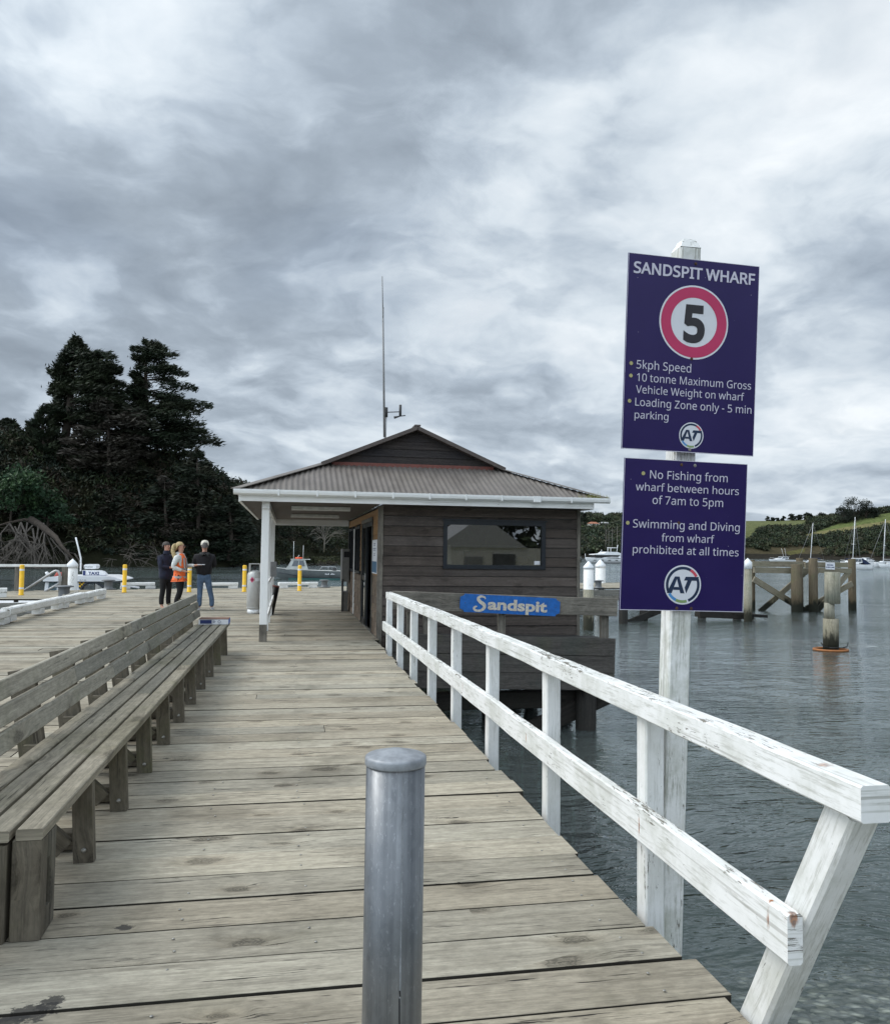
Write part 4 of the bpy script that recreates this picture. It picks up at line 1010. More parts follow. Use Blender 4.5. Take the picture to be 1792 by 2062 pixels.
# ---- timber landing beside the hut with the blue name board
PYY = 13.72
lp = thing('timber_landing', 'dark planked landing platform with a heavy grey guard rail beside the hut', 'landing', (3.7, 13.8, 0))
def edge_beam(mb, tl, bl, tr, br, Y, th, c=.008, segs=6):
    a, b_, c_, d = at_Y(*tl, Y), at_Y(*bl, Y), at_Y(*tr, Y), at_Y(*br, Y)
    p0, p1 = (a+b_)/2, (c_+d)/2; h_ = ((a-b_).length+(c_-d).length)/2
    mb.beam(p0+Vector((0, th/2, 0)), p1+Vector((0, th/2, 0)), th, h_, c=c, segs=segs, wob=.003)
mb = MB(); edge_beam(mb, (790, 1190), (790, 1228), (1243, 1206), (1243, 1241), PYY, .10); mb.build('guard_rail', 'beam_wood', lp)
rows = [(1277, 1313.5, 1286, 1322), (1314, 1350.5, 1322.4, 1357.5), (1351, 1385.5, 1358, 1391)]
for k, (yl, yl2, yr, yr2) in enumerate(rows):
    mb = MB(); edge_beam(mb, (786, yl), (786, yl2), (1239-k*1.2, yr), (1239-k*1.2, yr2), PYY+.01*k, .07, .006, 10); mb.build('facing_board', 'platform_wood', lp)
for x0, x1, yb in ((1002, 1017, 1284), (1208, 1224.5, 1289), (819, 828, 1279), (852, 862, 1279)):
    a, b_ = at_Y((x0+x1)/2, 1232, PYY+.16), at_Y((x0+x1)/2, yb+40, PYY+.16); w_ = (x1-x0)*PYY/1656*1.05
    mb = MB(); mb.beam(a, b_, w_, .09, up=(0, 1, 0)); mb.build('rail_post', 'beam_wood', lp)
mb = MB()
for k in range(4): mb.beam((1.75, PYY+.23+.27*k, .10), (5.72, PYY+.23+.27*k, .02), .26, .05)
mb.build('landing_plank', 'platform_wood', lp)
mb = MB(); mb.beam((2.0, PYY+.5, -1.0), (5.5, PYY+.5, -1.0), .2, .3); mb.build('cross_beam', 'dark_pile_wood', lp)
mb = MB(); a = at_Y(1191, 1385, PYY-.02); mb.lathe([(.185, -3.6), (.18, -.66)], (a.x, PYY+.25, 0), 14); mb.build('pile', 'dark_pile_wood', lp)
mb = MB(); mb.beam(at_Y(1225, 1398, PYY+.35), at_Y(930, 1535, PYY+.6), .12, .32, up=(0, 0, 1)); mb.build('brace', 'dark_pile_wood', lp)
nbd = thing('name_board', 'bright blue name board reading Sandspit fixed to the guard rail', 'sign', (3.9, PYY-.03, .85))
a, b_, c_, d = at_Y(927, 1197, PYY-.03), at_Y(1129, 1204, PYY-.03), at_Y(926, 1234, PYY-.03), at_Y(1126, 1239.5, PYY-.03)
fr, WB, HB = frame_of(a, b_, c_, d); O, ux, uy, nn = fr
n_ = .028; out = []
def arc(cx_, cy_, a0_, a1_): return [(cx_+n_*math.cos(R(a0_+(a1_-a0_)*k/5)), cy_+n_*math.sin(R(a0_+(a1_-a0_)*k/5))) for k in range(6)]
ox = .05; out = arc(ox*.45, 0, 0, 0)[:0]
shape = [(.075, 0), (WB-.075, 0)]+[(WB-.038+.037*math.cos(R(q))-.037*0, .0+.037*math.sin(R(q))) for q in (180, 150, 120, 100)]+[(WB-.03, .045), (WB, .055), (WB, HB-.055), (WB-.03, HB-.045)]+[(WB-.038+.037*math.cos(R(q)), HB+.037*math.sin(R(q))) for q in (260, 240, 210, 180)]+[(.075, HB)]+[(.038+.037*math.cos(R(q)), HB+.037*math.sin(R(q))) for q in (0, 330, 300, 280)]+[(.03, HB-.045), (0, HB-.055), (0, .055), (.03, .045)]+[(.038+.037*math.cos(R(q)), .037*math.sin(R(q))) for q in (80, 60, 30, 0)]
mb = MB(); mb.poly([O+ux*a+uy*b_ for a, b_ in shape], -nn*.024); mb.build('board', 'board_blue', nbd)
mb = MB()
lay_text(mb, 'andspit', fr, WB*.272, WB*.868, HB*.215, HB*.81, .036, 'd', .006, None)
# the big swash S as a swelling stroke
sp_ = [(.245, .76, .020), (.235, .86, .034), (.205, .90, .040), (.180, .84, .050), (.176, .72, .060), (.200, .58, .068), (.232, .46, .068), (.240, .32, .062), (.222, .18, .052), (.190, .10, .044), (.155, .12, .044), (.138, .22, .046), (.150, .32, .034), (.172, .33, .018)]
pr_ = None
fine = []
for i in range(len(sp_)-1):
    for k in range(5):
        t_ = k/5; p0, p1, p2, p3 = [sp_[max(0, min(len(sp_)-1, i+q))] for q in (-1, 0, 1, 2)]
        fine.append(tuple(0.5*((2*p1[m_])+(-p0[m_]+p2[m_])*t_+(2*p0[m_]-5*p1[m_]+4*p2[m_]-p3[m_])*t_*t_+(-p0[m_]+3*p1[m_]-3*p2[m_]+p3[m_])*t_**3) for m_ in range(3)))
for i, (u, v, wd) in enumerate(fine):
    q0, q1 = fine[max(0, i-1)], fine[min(len(fine)-1, i+1)]
    tx, ty = (q1[0]-q0[0])*WB, (q1[1]-q0[1])*HB; L_ = math.hypot(tx, ty) or 1; nx_, ny_ = -ty/L_, tx/L_; hw = wd*WB*.36*.5*1.4
    c0 = O+ux*(u*WB)+uy*(v*HB)+nn*.006
    p = (mb.bm.verts.new(c0+(ux*nx_+uy*ny_)*hw), mb.bm.verts.new(c0-(ux*nx_+uy*ny_)*hw))
    if pr_: mb.face([pr_[0], pr_[1], p[1], p[0]])
    pr_ = p
mb.build('lettering', 'board_cream', nbd)
for u in (.05, .955):
    mb = MB(); c0 = O+ux*(WB*u)+uy*(HB*.5); mb.tube([c0, c0+nn*.006], [.009, .007], 8); mb.build('screw', 'dark_grey', nbd)

# piles and bearers under the hut and wharf (dark, seen below the landing)
pn = 0
PL = [(at_Y(1069, 1400, 16.5), 'black pile under the hut seen behind the dark landing boards'), (at_Y(985, 1430, 15.6), 'black pile under the hut nearest the handrail posts'),
      (Vector((5.3, 15.3, 0)), 'black pile under the right front corner of the hut'), (Vector((5.3, 18.8, 0)), 'black pile under the right wall of the hut'), (Vector((2.0, 18, 0)), 'black pile under the porch side of the hut'),
      (Vector((1.2, 6.2, 0)), 'black pile under the boardwalk below the nearer handrail posts'), (Vector((1.2, 10.0, 0)), 'black pile under the boardwalk below the middle handrail posts'), (Vector((1.2, 13.2, 0)), 'black pile under the boardwalk at the far end of the handrail')]
for p, lab in PL:
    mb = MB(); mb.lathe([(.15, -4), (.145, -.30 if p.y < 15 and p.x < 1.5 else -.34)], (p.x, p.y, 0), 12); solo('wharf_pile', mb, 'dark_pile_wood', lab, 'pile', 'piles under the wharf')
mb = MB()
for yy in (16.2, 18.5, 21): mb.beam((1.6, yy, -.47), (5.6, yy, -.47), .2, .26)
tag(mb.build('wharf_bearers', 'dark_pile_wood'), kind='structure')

# ================================================================== THINGS ON THE WHARF
def clone(root, loc, label, rotz=None):
    r = root.copy(); COL.objects.link(r); r.location = loc; r['label'] = label
    if rotz is not None: r.rotation_euler[2] = rotz
    for ch in list(root.children):
        c = ch.copy(); COL.objects.link(c); c.parent = r
        for g_ in ch.children:
            d = g_.copy(); COL.objects.link(d); d.parent = c
    return r
# yellow plastic bollards
yb = thing('yellow_bollard', 'yellow bollard at the far left, beside the white wharf railing', 'bollard', (-8.53, 29.07, 0), group='yellow bollards along the wharf head')
mb = MB(); mb.lathe([(.090, .003), (.090, .02), (.074, .03), (.074, .97), (.069, .985), (.045, .998), (.001, 1.001)], (-8.53, 29.07, 0), 18); mb.build('post', 'yellow_plastic', yb)
for z in (.20, .80):
    mb = MB(); mb.lathe([(.0755, z), (.0765, z+.005), (.0765, z+.055), (.0755, z+.06)], (-8.53, 29.07, 0), 18, caps=False); mb.build('reflective_band', 'reflective_white', yb)
for loc, lab in (((-5.69, 30.97, 0), 'yellow bollard in front of the bow of the white taxi boat'), ((-3.52, 31.4, 0), 'yellow bollard between the orange vest and the man in the cap'),
                 ((-1.58, 31.76, 0), 'yellow bollard partly behind the tall gas bottle'), ((0.47, 32.68, 0), 'yellow bollard seen through the porch in front of the grey boat')):
    clone(yb, loc, lab)
# white kerb logs on blocks
kp = [0]
def kerb(name, p0, p1, label, blocks, h=.165, w_=.20, z0=.13):
    p0, p1 = Vector(p0), Vector(p1); t = thing(name, label, 'kerb', (p0+p1)/2, group='white timber kerbs along the wharf edges')
    mb = MB(); up_ = Vector((0, 0, z0+h/2)); mb.beam(p0+up_, p1+up_, w_, h, c=.025, segs=6, wob=.006); mb.build('log', 'kerb_paint', t)
    d = (p1-p0).normalized(); L_ = (p1-p0).length
    for k in blocks:
        q = p0+d*(L_*k); mb = MB(); mb.beam(q-d*.17+Vector((0, 0, z0/2+.001)), q+d*.17+Vector((0, 0, z0/2+.001)), w_*.95, z0-.004, c=.008); mb.build('block', 'kerb_paint', t)
KX = -5.72
kerb('kerb_log', (KX, 14.2, 0), (KX, 18.7, 0), 'white kerb log at the left frame edge, nearest of the kerbs beside the notch', (.1, .5, .92))
kerb('kerb_log', (KX+.02, 18.45, .03), (KX+.02, 22.6, .03), 'white kerb log beside the notch, second from the left frame edge', (.06, .55, .93))
kerb('kerb_log', (KX+.04, 22.65, .02), (KX+.02, 25.0, .02), 'short white kerb log beside the iron mooring bollard and its rope', (.1, .85))
kerb('kerb_log', (KX+.05, 25.02, .0), (KX+.04, 27.5, .0), 'white kerb log at the far end of the row beside the notch', (.25, .9))
for x0, x1, yy, lab in ((249, 315, 1184, 'white kerb log on the far wharf edge left of the three people'), (403, 480, 1184, 'white kerb log on the far wharf edge right of the man in the cap'), (561, 638, 1182.5, 'white kerb log on the far wharf edge in front of the grey boat')):
    a, b_ = at_z(x0, yy+1.0), at_z(x1, yy+.2); kerb('kerb_log', (a.x, a.y-.5, 0), (b_.x, b_.y-.5, 0), lab, (.12, .88), .13, .18, .12)
kerb('kerb_log', (-10.3, 27.3, .0), (-8.6, 27.9, .0), 'stub of a white kerb log beyond the notch at the left frame edge', (.9,))
# iron mooring bollards (mushroom heads)
def mushroom(x, y, label, s=1.0):
    t = thing('mooring_bollard', label, 'bollard', (x, y, 0), group='iron mooring bollards on the wharf')
    mb = MB(); mb.lathe([(.30*s, .004), (.30*s, .03), (.17*s, .04), (.155*s, .10), (.155*s, .30*s), (.17*s, .33*s)], (x, y, 0), 18); mb.build('barrel', 'iron_grey', t)
    mb = MB(); mb.lathe([(.16*s, .33*s), (.26*s, .345*s), (.265*s, .37*s), (.2*s, .39*s), (.001, .40*s)], (x, y, 0), 18); mb.build('head', 'iron_grey', t)
p = at_z(128.5, 1206); mushroom(p.x, p.y, 'iron mooring bollard with a rope, behind the white kerb logs', 1.05)
bx_, by_ = p.x, p.y
p = at_z(218, 1187); mushroom(p.x, p.y, 'iron mooring bollard in front of the arched window of the taxi boat', .95)
p = at_z(653, 1183); mushroom(p.x, p.y, 'iron mooring bollard on the far wharf edge beside the porch and grey boat', .85)
p = at_z(1204.5, 1184.5); mushroom(p.x, p.y, 'iron mooring bollard on the wharf behind the hut beside white capped piles', .95)
mb = MB()
for dy in (0, .25):
    mb.tube([Vector((bx_, by_, .14)), Vector((bx_+.2, by_-1.0+dy, .12)), Vector((KX-.15, by_-2.0-dy, .33)), Vector((KX-.3, by_-2.6-dy, -.1)), Vector((KX-.5, by_-3-dy, -1.4))], .022, 6)
solo('mooring_rope', mb, 'rope', 'pair of slack mooring ropes leading from the iron bollard over the kerb', 'rope')
# white capped piles
def capped_pile(px0, px1, ycap, yshoulder, Y, label, zb=-3.5, mat='pile_paint', ycapbot=None, low=None):
    c0 = at_Y((px0+px1)/2, yshoulder, Y); r = (at_Y(px1, yshoulder, Y)-at_Y(px0, yshoulder, Y)).length/2; top = at_Y((px0+px1)/2, ycap, Y).z
    t = thing('capped_pile', label, 'pile', (c0.x, Y, -1.5), group='timber piles with white cone caps')
    mb = MB(); mb.lathe([(r*.97, zb), (r*.97, c0.z-.02)], (c0.x, Y, 0), 18); mb.build('shaft', mat, t)
    if low:
        mb = MB(); mb.lathe([(r*.985, zb), (r*.985, low)], (c0.x, Y, 0), 18); mb.build('shaft_foot', 'pale_pile_wood', t)
    capz = at_Y((px0+px1)/2, ycapbot, Y).z if ycapbot else c0.z-.25
    mb = MB(); mb.lathe([(r*.98, capz), (r*1.02, capz), (r*1.02, c0.z), (r*.5, (c0.z+top)/2+.01), (.001, top)], (c0.x, Y, 0), 18); mb.build('cap', 'cap_white', t)
    return t
capped_pile(134.8, 157.5, 1125, 1136.5, 33.1, 'white capped pile in front of the taxi boat cabin', ycapbot=1144)
capped_pile(1175, 1195, 1129.5, 1141.5, 31.8, 'white capped pile just right of the hut, rust stained at its foot', ycapbot=1146, low=.15)
capped_pile(1199, 1218.6, 1126, 1137.5, 43.0, 'white capped pile behind the one at the hut corner, beside the iron bollard', ycapbot=1143)
capped_pile(1498, 1513, 1123.6, 1132.5, 35.3, 'weathered capped pile at the right edge of the purple signs', mat='pale_pile_wood', ycapbot=1145.5)
# black leaning post, gas bottle, kiosk
lpst = thing('black_post', 'short black leaning post standing behind the porch posts', 'post', (-.33, 20.7, 0))
mb = MB(); mb.tube([(-.40, 20.7, 0.003), (-.27, 20.7, .68)], .085, 12); mb.build('stem', 'black', lpst)
mb = MB(); mb.tube([(-.272, 20.7, .681), (-.265, 20.7, .715)], .087, 12); mb.build('red_top', 'flashing_red', lpst)
mb = MB(); mb.tube([(-.31, 20.62, .48), (-.42, 20.58, .50)], .025, 6); mb.build('tap', 'black', lpst)
gb = thing('gas_bottle', 'tall silver gas bottle with a red hazard diamond standing behind the white porch post', 'gas bottle', (-.80, 21.1, 0))
gc = (-.80, 21.1, 0)
mb = MB(); mb.lathe([(.15, .09), (.178, .14), (.182, .16), (.182, .165), (.178, .17), (.182, .175), (.182, .93), (.17, 1.0), (.13, 1.05), (.06, 1.08), (.035, 1.085)], gc, 28); mb.build('tank', 'gas_silver', gb)
mb = MB(); mb.lathe([(.165, .004), (.168, .05), (.16, .11)], gc, 28); mb.build('foot_ring', 'white_gloss', gb)
mb = MB()
for s_ in (-1, 1): mb.box((gc[0]+s_*.125-.02, gc[1]-.09, 1.03), (gc[0]+s_*.125+.02, gc[1]+.09, 1.225))
mb.box((gc[0]-.145, gc[1]-.09, 1.226), (gc[0]+.145, gc[1]+.09, 1.245), .004); mb.build('collar', 'gas_silver', gb)
mb = MB(); mb.lathe([(.025, 1.085), (.025, 1.13), (.05, 1.14), (.05, 1.17), (.001, 1.18)], gc, 10); mb.build('valve', 'dark_grey', gb)
def wrap(mb, a0_, a1_, z0, z1, r):
    n2 = 6; pr = None
    for i in range(n2+1):
        a = R(a0_+(a1_-a0_)*i/n2); p = [mb.bm.verts.new((gc[0]+r*math.cos(a), gc[1]+r*math.sin(a), z)) for z in (z0, z1)]
        if pr: mb.face([pr[0], p[0], p[1], pr[1]])
        pr = p
mb = MB()
for i in range(8):                                    # the diamond, as thin upright strips
    t0 = (i+.5)/8; hh = .075*(1-abs(t0*2-1)); wrap(mb, 234+i*4.6, 234+(i+1)*4.6, .845-hh, .845+hh, .1835)
dm = mb.build('hazard_diamond', 'sign_red', gb)
mb = MB(); wrap(mb, 246, 259, .825, .86, .1842); mb.build('flame_mark', 'black', dm)
mb = MB(); wrap(mb, 275, 318, .81, .885, .1835); mb.build('label_strip', 'paper_white', gb)
kk = thing('fuel_kiosk', 'slim grey cabinet standing against the far corner of the hut', 'cabinet', (1.48, 22.05, 0))
mb = MB(); mb.box((1.40, 21.75, .78), (1.60, 22.35, 1.64), .012); mb.build('cabinet', 'kiosk_grey', kk)
mb = MB(); mb.box((1.44, 21.80, .003), (1.58, 22.3, .52), .01); mb.box((1.43, 22.25, .52), (1.47, 22.33, .78)); mb.box((1.54, 21.80, .52), (1.58, 21.86, .78)); mb.build('pedestal', 'kiosk_grey', kk)
mb = MB(); mb.box((1.45, 21.742, 1.42), (1.59, 21.749, 1.57)); mb.build('screen', 'black', kk)
mb = MB(); mb.box((1.40, 21.735, .003), (1.45, 21.745, .85)); mb.build('pipe', 'dark_grey', kk)
# stair handrail and the white railing at the far left
sh = thing('stair_handrail', 'bent galvanised pipe handrail going down steps beside the taxi boat', 'handrail', (-8.6, 31.0, 0))
YH = 31.6; f = lambda x, y: at_Y(x, y, YH)
mb = MB(); mb.tube([f(44, 1192), f(106, 1152.5), f(112, 1149.5), f(117, 1150.5), f(120.5, 1156), f(120.5, 1194)], .045, 8); mb.build('upper_pipe', 'pipe_galv', sh)
mb = MB(); mb.tube([f(88, 1193), f(120, 1174)], .04, 8); mb.build('lower_pipe', 'pipe_galv', sh)
wr = thing('wharf_railing', 'white top rail on grey posts at the far left of the wharf head', 'railing', (-10, 31.5, 0))
f = lambda x, y: at_Y(x, y, 31.8)
mb = MB(); mb.beam(f(-60, 1138.6), f(133, 1139.2), .12, .095*.95); mb.build('top_rail', 'kerb_paint', wr)
for x, y1 in ((35, 1196), (131, 1191)):
    mb = MB(); a = f(x, 1141.8); mb.beam((a.x, a.y, -.4), a, .13 if x < 100 else .19, .12, up=(0, 1, 0)); mb.build('post', 'beam_wood', wr)

# ================================================================== OLD JETTY FRAME AT THE RIGHT
jf = thing('jetty_frame', 'old timber jetty frame of piles, twin beams and crossed braces standing in the water', 'jetty', (25, 36.5, -1.5))
def jpile(x0, x1, ytop, Y, mat='jetty_pile_wood', zb=-4.5):
    a = at_Y((x0+x1)/2, ytop, Y); r = (at_Y(x1, ytop+40, Y)-at_Y(x0, ytop+40, Y)).length/2
    mb = MB(); mb.lathe([(r*1.04, zb), (r*1.02, WZ+.1), (r, WZ+.8), (r*.97, a.z-.03), (r*.88, a.z)], (a.x, Y, 0), 14); p = mb.build('pile', mat, jf)
JY = 42.0
jpile(1509.5, 1519.5, 1127.5, JY+.7); jpile(1594, 1613.5, 1136, JY-.6); jpile(1603.5, 1616, 1123.8, JY+.9); jpile(1629, 1645, 1124, JY-.6); jpile(1708.5, 1722, 1125.5, JY+.6)
def jbeam(a, b_, c_, d, Y, th=.15, nm='beam'):
    mb = MB(); edge_beam(mb, a, b_, c_, d, Y, th, .006, 4); mb.build(nm, 'jetty_wood', jf)
jbeam((1516, 1130.6), (1516, 1141.0), (1622, 1130.6), (1622, 1142), JY+.2); jbeam((1630, 1132.3), (1630, 1142.7), (1708, 1132.5), (1708, 1143), JY+.22)
jbeam((1519, 1142), (1519, 1153.6), (1648, 1145), (1648, 1156), JY-.1); jbeam((1649, 1143.5), (1649, 1154), (1715, 1145), (1715, 1154.5), JY+.02)
jbeam((1622, 1133), (1622, 1144), (1629.5, 1133), (1629.5, 1144), JY+.0)
def jbrace(x0, y0, x1, y1, Y, w_=10, nm='brace'):
    mb = MB(); s_ = w_*43.5/1656; mb.beam(at_Y(x0, y0, Y), at_Y(x1, y1, Y), .11, s_, up=(0, 0, 1)); mb.build(nm, 'jetty_wood', jf)
jbrace(1517, 1166, 1630, 1236, JY+.1, 13); jbrace(1622, 1152, 1530, 1232, JY+.5, 11); jbrace(1709, 1152, 1638, 1240, JY+.1, 11); jbrace(1716, 1175, 1624, 1226, JY+.35, 12)
ns = thing('notice_plate', 'small white notice plate on the jetty beam above the cut pile', 'sign', (27, JY, .5))
a, b_, c_, d = at_Y(1662.4, 1132.6, JY-.05), at_Y(1681, 1132.6, JY-.05), at_Y(1662, 1146.5, JY-.05), at_Y(1681, 1147.2, JY-.05)
fr, Wn, Hn = frame_of(a, b_, c_, d); O, ux, uy, nn = fr
mb = MB(); mb.poly([O, O+ux*Wn, O+ux*Wn+uy*Hn, O+uy*Hn], -nn*.008); mb.build('plate', 'paper_white', ns)
mb = MB()
for v, segs_ in ((.56, ((.15, .45), (.5, .82))), (.25, ((.05, .14), (.18, .48), (.52, .6), (.64, .93)))):
    for a, b_ in segs_: fpoly(mb, fr, [(Wn*a, Hn*v), (Wn*b_, Hn*v), (Wn*b_, Hn*(v+.13)), (Wn*a, Hn*(v+.13))])
mb.build('print', 'navy_print', ns)
# lone notched pile in front
YP = at_z(1673, 1310, WZ).y
np_ = thing('notched_pile', 'thick pale pile with notches cut out of it, standing alone in the water', 'pile', (at_z(1673, 1310, WZ).x, YP, WZ))
def psec(x0, x1, y0, y1, dY=0):
    a, b_ = at_Y((x0+x1)/2, y1, YP), at_Y((x0+x1)/2, y0, YP); r = (at_Y(x1, y1, YP)-at_Y(x0, y1, YP)).length/2
    return a.x, b_.x, r, a.z, b_.z
mb = MB()
def tub(x0, x1, y0, y1, xo0=None, xo1=None):
    cx0, cx1, r, z0, z1 = psec(x0, x1, y0, y1); mb.tube([(cx0, YP, z0), (cx1, YP, z1)], [r, r*.985], 14)
c0 = at_Y(1673, 1240, YP); 
tub(1659.5, 1686.2, 1246, 1316); tub(1661, 1678.6, 1214, 1248); tub(1662.5, 1689, 1152, 1215.5)
mb.build('shaft', 'pale_pile_wood', np_)
mb = MB(); cx0, cx1, r, z0, z1 = psec(1659.3, 1686.4, 1290, 1330); mb.lathe([(r*1.01, WZ-2), (r*1.01, WZ+.03)], (cx0, YP, 0), 14); mb.build('wet_foot', 'pile_wood', np_)
rg = thing('float_collar', 'orange ring floating round the foot of the notched pile', 'float', (cx0, YP, WZ))
mb = MB(); pts = [(cx0+.56*r/.21*math.cos(R(k*15))*.82, YP+.46*math.sin(R(k*15)), WZ+.03) for k in range(25)]; mb.tube(pts, .04, 8, caps=False); mb.build('ring', 'ring_orange', rg)
mb = MB()
for s_ in (-1, 1): mb.tube([(cx0+s_*.25, YP-.3, WZ+.13), (cx0+s_*.42, YP-.25, WZ+.15), (cx0+s_*.5, YP-.2, WZ+.28)], .018, 6)
mb.tube([(cx0-.28, YP-.33, WZ+.12), (cx0+.28, YP-.33, WZ+.12)], .02, 6); mb.build('lashing', 'black', rg)
# dark piles and a low beam of the wharf head, seen under the sign
for x0, x1, Y, lab in ((1248, 1262, 34.6, 'dark pile of the wharf head below the left edge of the purple signs'), (1290, 1302, 36.5, 'dark pile of the wharf head just left of the sign post'), (1408, 1418, 37.5, 'thin dark pile of the wharf head just right of the sign post'), (1478, 1490, 36.8, 'dark pile of the wharf head beside the weathered capped pile'), (1176, 1196, 33, 'dark pile of the wharf head at the right corner of the hut')):
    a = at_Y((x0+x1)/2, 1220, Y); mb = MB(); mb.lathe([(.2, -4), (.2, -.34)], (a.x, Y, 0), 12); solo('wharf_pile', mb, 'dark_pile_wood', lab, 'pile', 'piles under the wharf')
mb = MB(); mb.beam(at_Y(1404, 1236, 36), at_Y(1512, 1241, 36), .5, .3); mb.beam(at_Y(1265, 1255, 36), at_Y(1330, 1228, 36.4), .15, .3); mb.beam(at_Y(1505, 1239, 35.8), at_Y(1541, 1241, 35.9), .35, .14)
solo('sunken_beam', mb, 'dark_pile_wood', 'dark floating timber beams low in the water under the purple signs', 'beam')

# ================================================================== BOATS
def boat(name, label, pos, rotz, group=None): return thing(name, label, 'boat', pos, (0, 0, rotz), group)
def hull_mesh(L, Bm, sheer, bowrise, keel=-.35, stern=.85, chine=.55, flare=.8, n=16):
    """stations from stern to bow; returns rows of section points (port keel .. sheer)"""
    rows = []
    for i in range(n+1):
        t = i/n; x = -L/2+L*t
        b_ = Bm/2*(stern+(1-stern)*min(1, t/.35)) if t < .45 else Bm/2*max(0.0, 1-((t-.45)/.55)**2.4)
        zs = sheer+bowrise*t**2.2; rake = max(0, (t-.7)/.3)
        kz = keel*(1-rake**2)+zs*.0
        xs_ = x
        bc = b_*(chine+.35*(1-rake)) if t < 1 else 0
        rows.append([(xs_-.12*L*rake*rake*1.0, 0, kz), (xs_-.06*L*rake*rake, bc*.9, .02+.12*zs*rake), (xs_, b_*.97 if b_ else 0, zs*.72), (xs_, b_, zs)])
    return rows
def put_hull(root, rows, mat, deckmat, stripe=None, nm='hull', bandmat=None, band=None):
    mb = MB(); grid = []
    for s_ in (1, -1):
        g = [[mb.bm.verts.new((x, s_*y, z)) for x, y, z in r] for r in rows]
        for i in range(len(rows)-1):
            for k in range(3):
                f_ = mb.face([g[i][k], g[i+1][k], g[i+1][k+1], g[i][k+1]])
                if f_: f_.smooth = True
        mb.face([v for v in g[0]]+[mb.bm.verts.new((rows[0][3][0], 0, rows[0][3][2]))])
    h_ = mb.build(nm, mat, root, local=True)
    mb = MB()
    for i in range(len(rows)-1):
        a, b_ = rows[i][3], rows[i+1][3]
        mb.face([mb.bm.verts.new(p) for p in ((a[0], -a[1], a[2]-.02), (b_[0], -b_[1], b_[2]-.02), (b_[0], b_[1], b_[2]-.02), (a[0], a[1], a[2]-.02))])
    mb.build('deck', deckmat, root, local=True)
    if stripe:
        mb = MB()
        for s_ in (1, -1):
            mb.tube([(r[3][0], s_*r[3][1], r[3][2]-.03) for r in rows], .035, 6)
        mb.build('rub_rail', stripe, h_, local=True)
    return h_
def frustum(root, nm, mat, lo, hi, z0, z1, nf=None, wins=(), glass='boat_tint', parent=None):
    """cabin block: lo/hi = (x0, x1, half width) at the bottom and top; wins=(face, u0, u1, v0, v1)"""
    c = []
    for (x0, x1, hw), z in ((lo, z0), (hi, z1)): c.append([Vector((x0, -hw, z)), Vector((x1, -hw, z)), Vector((x1, hw, z)), Vector((x0, hw, z))])
    mb = MB(); vb = [mb.bm.verts.new(p) for p in c[0]]; vt = [mb.bm.verts.new(p) for p in c[1]]
    for k in range(4): mb.face([vb[k], vb[(k+1) % 4], vt[(k+1) % 4], vt[k]])
    mb.face(vt); mb.face(vb[::-1]); o_ = mb.build(nm, mat, parent or root, local=True)
    if wins:
        for (k, u0, u1, v0, v1) in wins:
            k2 = (k+1) % 4; A = lambda u, v: (c[0][k]*(1-u)+c[0][k2]*u)*(1-v)+(c[1][k]*(1-u)+c[1][k2]*u)*v
            nn_ = (c[0][k2]-c[0][k]).cross(c[1][k]-c[0][k]).normalized()*.02
            mb = MB(); mb.face([mb.bm.verts.new(A(u, v)+nn_) for u, v in ((u0, v0), (u1, v0), (u1, v1), (u0, v1))]); mb.build('window', glass, o_, local=True)
    return o_
def rails(root, segs, r=.018, mat='aluminium', nm='guard_rail'):
    mb = MB()
    for s_ in segs: mb.tube(s_, r, 5)
    return mb.build(nm, mat, root, local=True)

# grey workboat seen through the porch, bow to the left
pw = at_z(620, 1166, WZ); LB = (at_Y(689.5, 1140, pw.y)-at_Y(551, 1140, pw.y)).x
gbt = boat('grey_workboat', 'grey open workboat with small pale wheelhouse and orange buoy on its roof, beyond the porch', (pw.x, pw.y, WZ), R(180))
rows = hull_mesh(LB, 2.6, .92, .32, keel=-.3, stern=.92)
hg = put_hull(gbt, rows, 'boat_grey', 'boat_grey_pale', 'boat_grey_pale')
mb = MB()
for s_ in (1, -1): mb.tube([(r[2][0]*.995, s_*(r[2][1]+.02), .12+.95*max(0, (i/16-.25))**1.4) for i, r in enumerate(rows) if i < 16], .035, 5)
mb.build('strake', 'hull_stripe', hg, local=True)
mb = MB(); mb.box((-LB/2+.15, -1.30, -.05), (LB*.28, -1.19, .12)); mb.box((-LB/2+.15, 1.19, -.05), (LB*.28, 1.30, .12)); mb.build('waterline_paint', 'green_antifoul', hg, local=True)
wh = frustum(gbt, 'wheelhouse', 'boat_grey_pale', (.0, 2.35, .95), (.35, 1.75, .8), 1.0, 2.05, wins=((0, .12, .42, .35, .9), (0, .48, .80, .35, .9), (2, .2, .52, .35, .9), (2, .58, .88, .35, .9), (1, .08, .92, .35, .9)))
mb = MB(); mb.box((-.2, -.88, 2.052), (1.85, .88, 2.12), .02); mb.build('roof', 'boat_grey_pale', wh, local=True)
mb = MB(); mb.tube([(1.0+.32*math.cos(R(20*k)), .28*math.sin(R(20*k)), 2.22) for k in range(19)], .09, 6, caps=False); mb.build('life_buoy', 'orange_gear', gbt, local=True)
rails(gbt, [[(1.55, .5, 2.1), (1.57, .5, 4.0)], [(.55, -.4, 2.1), (.53, -.4, 3.6)], [(1.3, 0, 2.1), (.95, 0, 2.55)]], .022, 'white_gloss', 'aerial')
rails(gbt, [[(-3.2, -1.1, .92), (-3.0, -1.1, 1.3), (-1.5, -1.1, 1.3), (-1.2, -1.1, .92)], [(-2.2, -1.1, .92), (-2.2, -1.1, 1.3)]], .025)
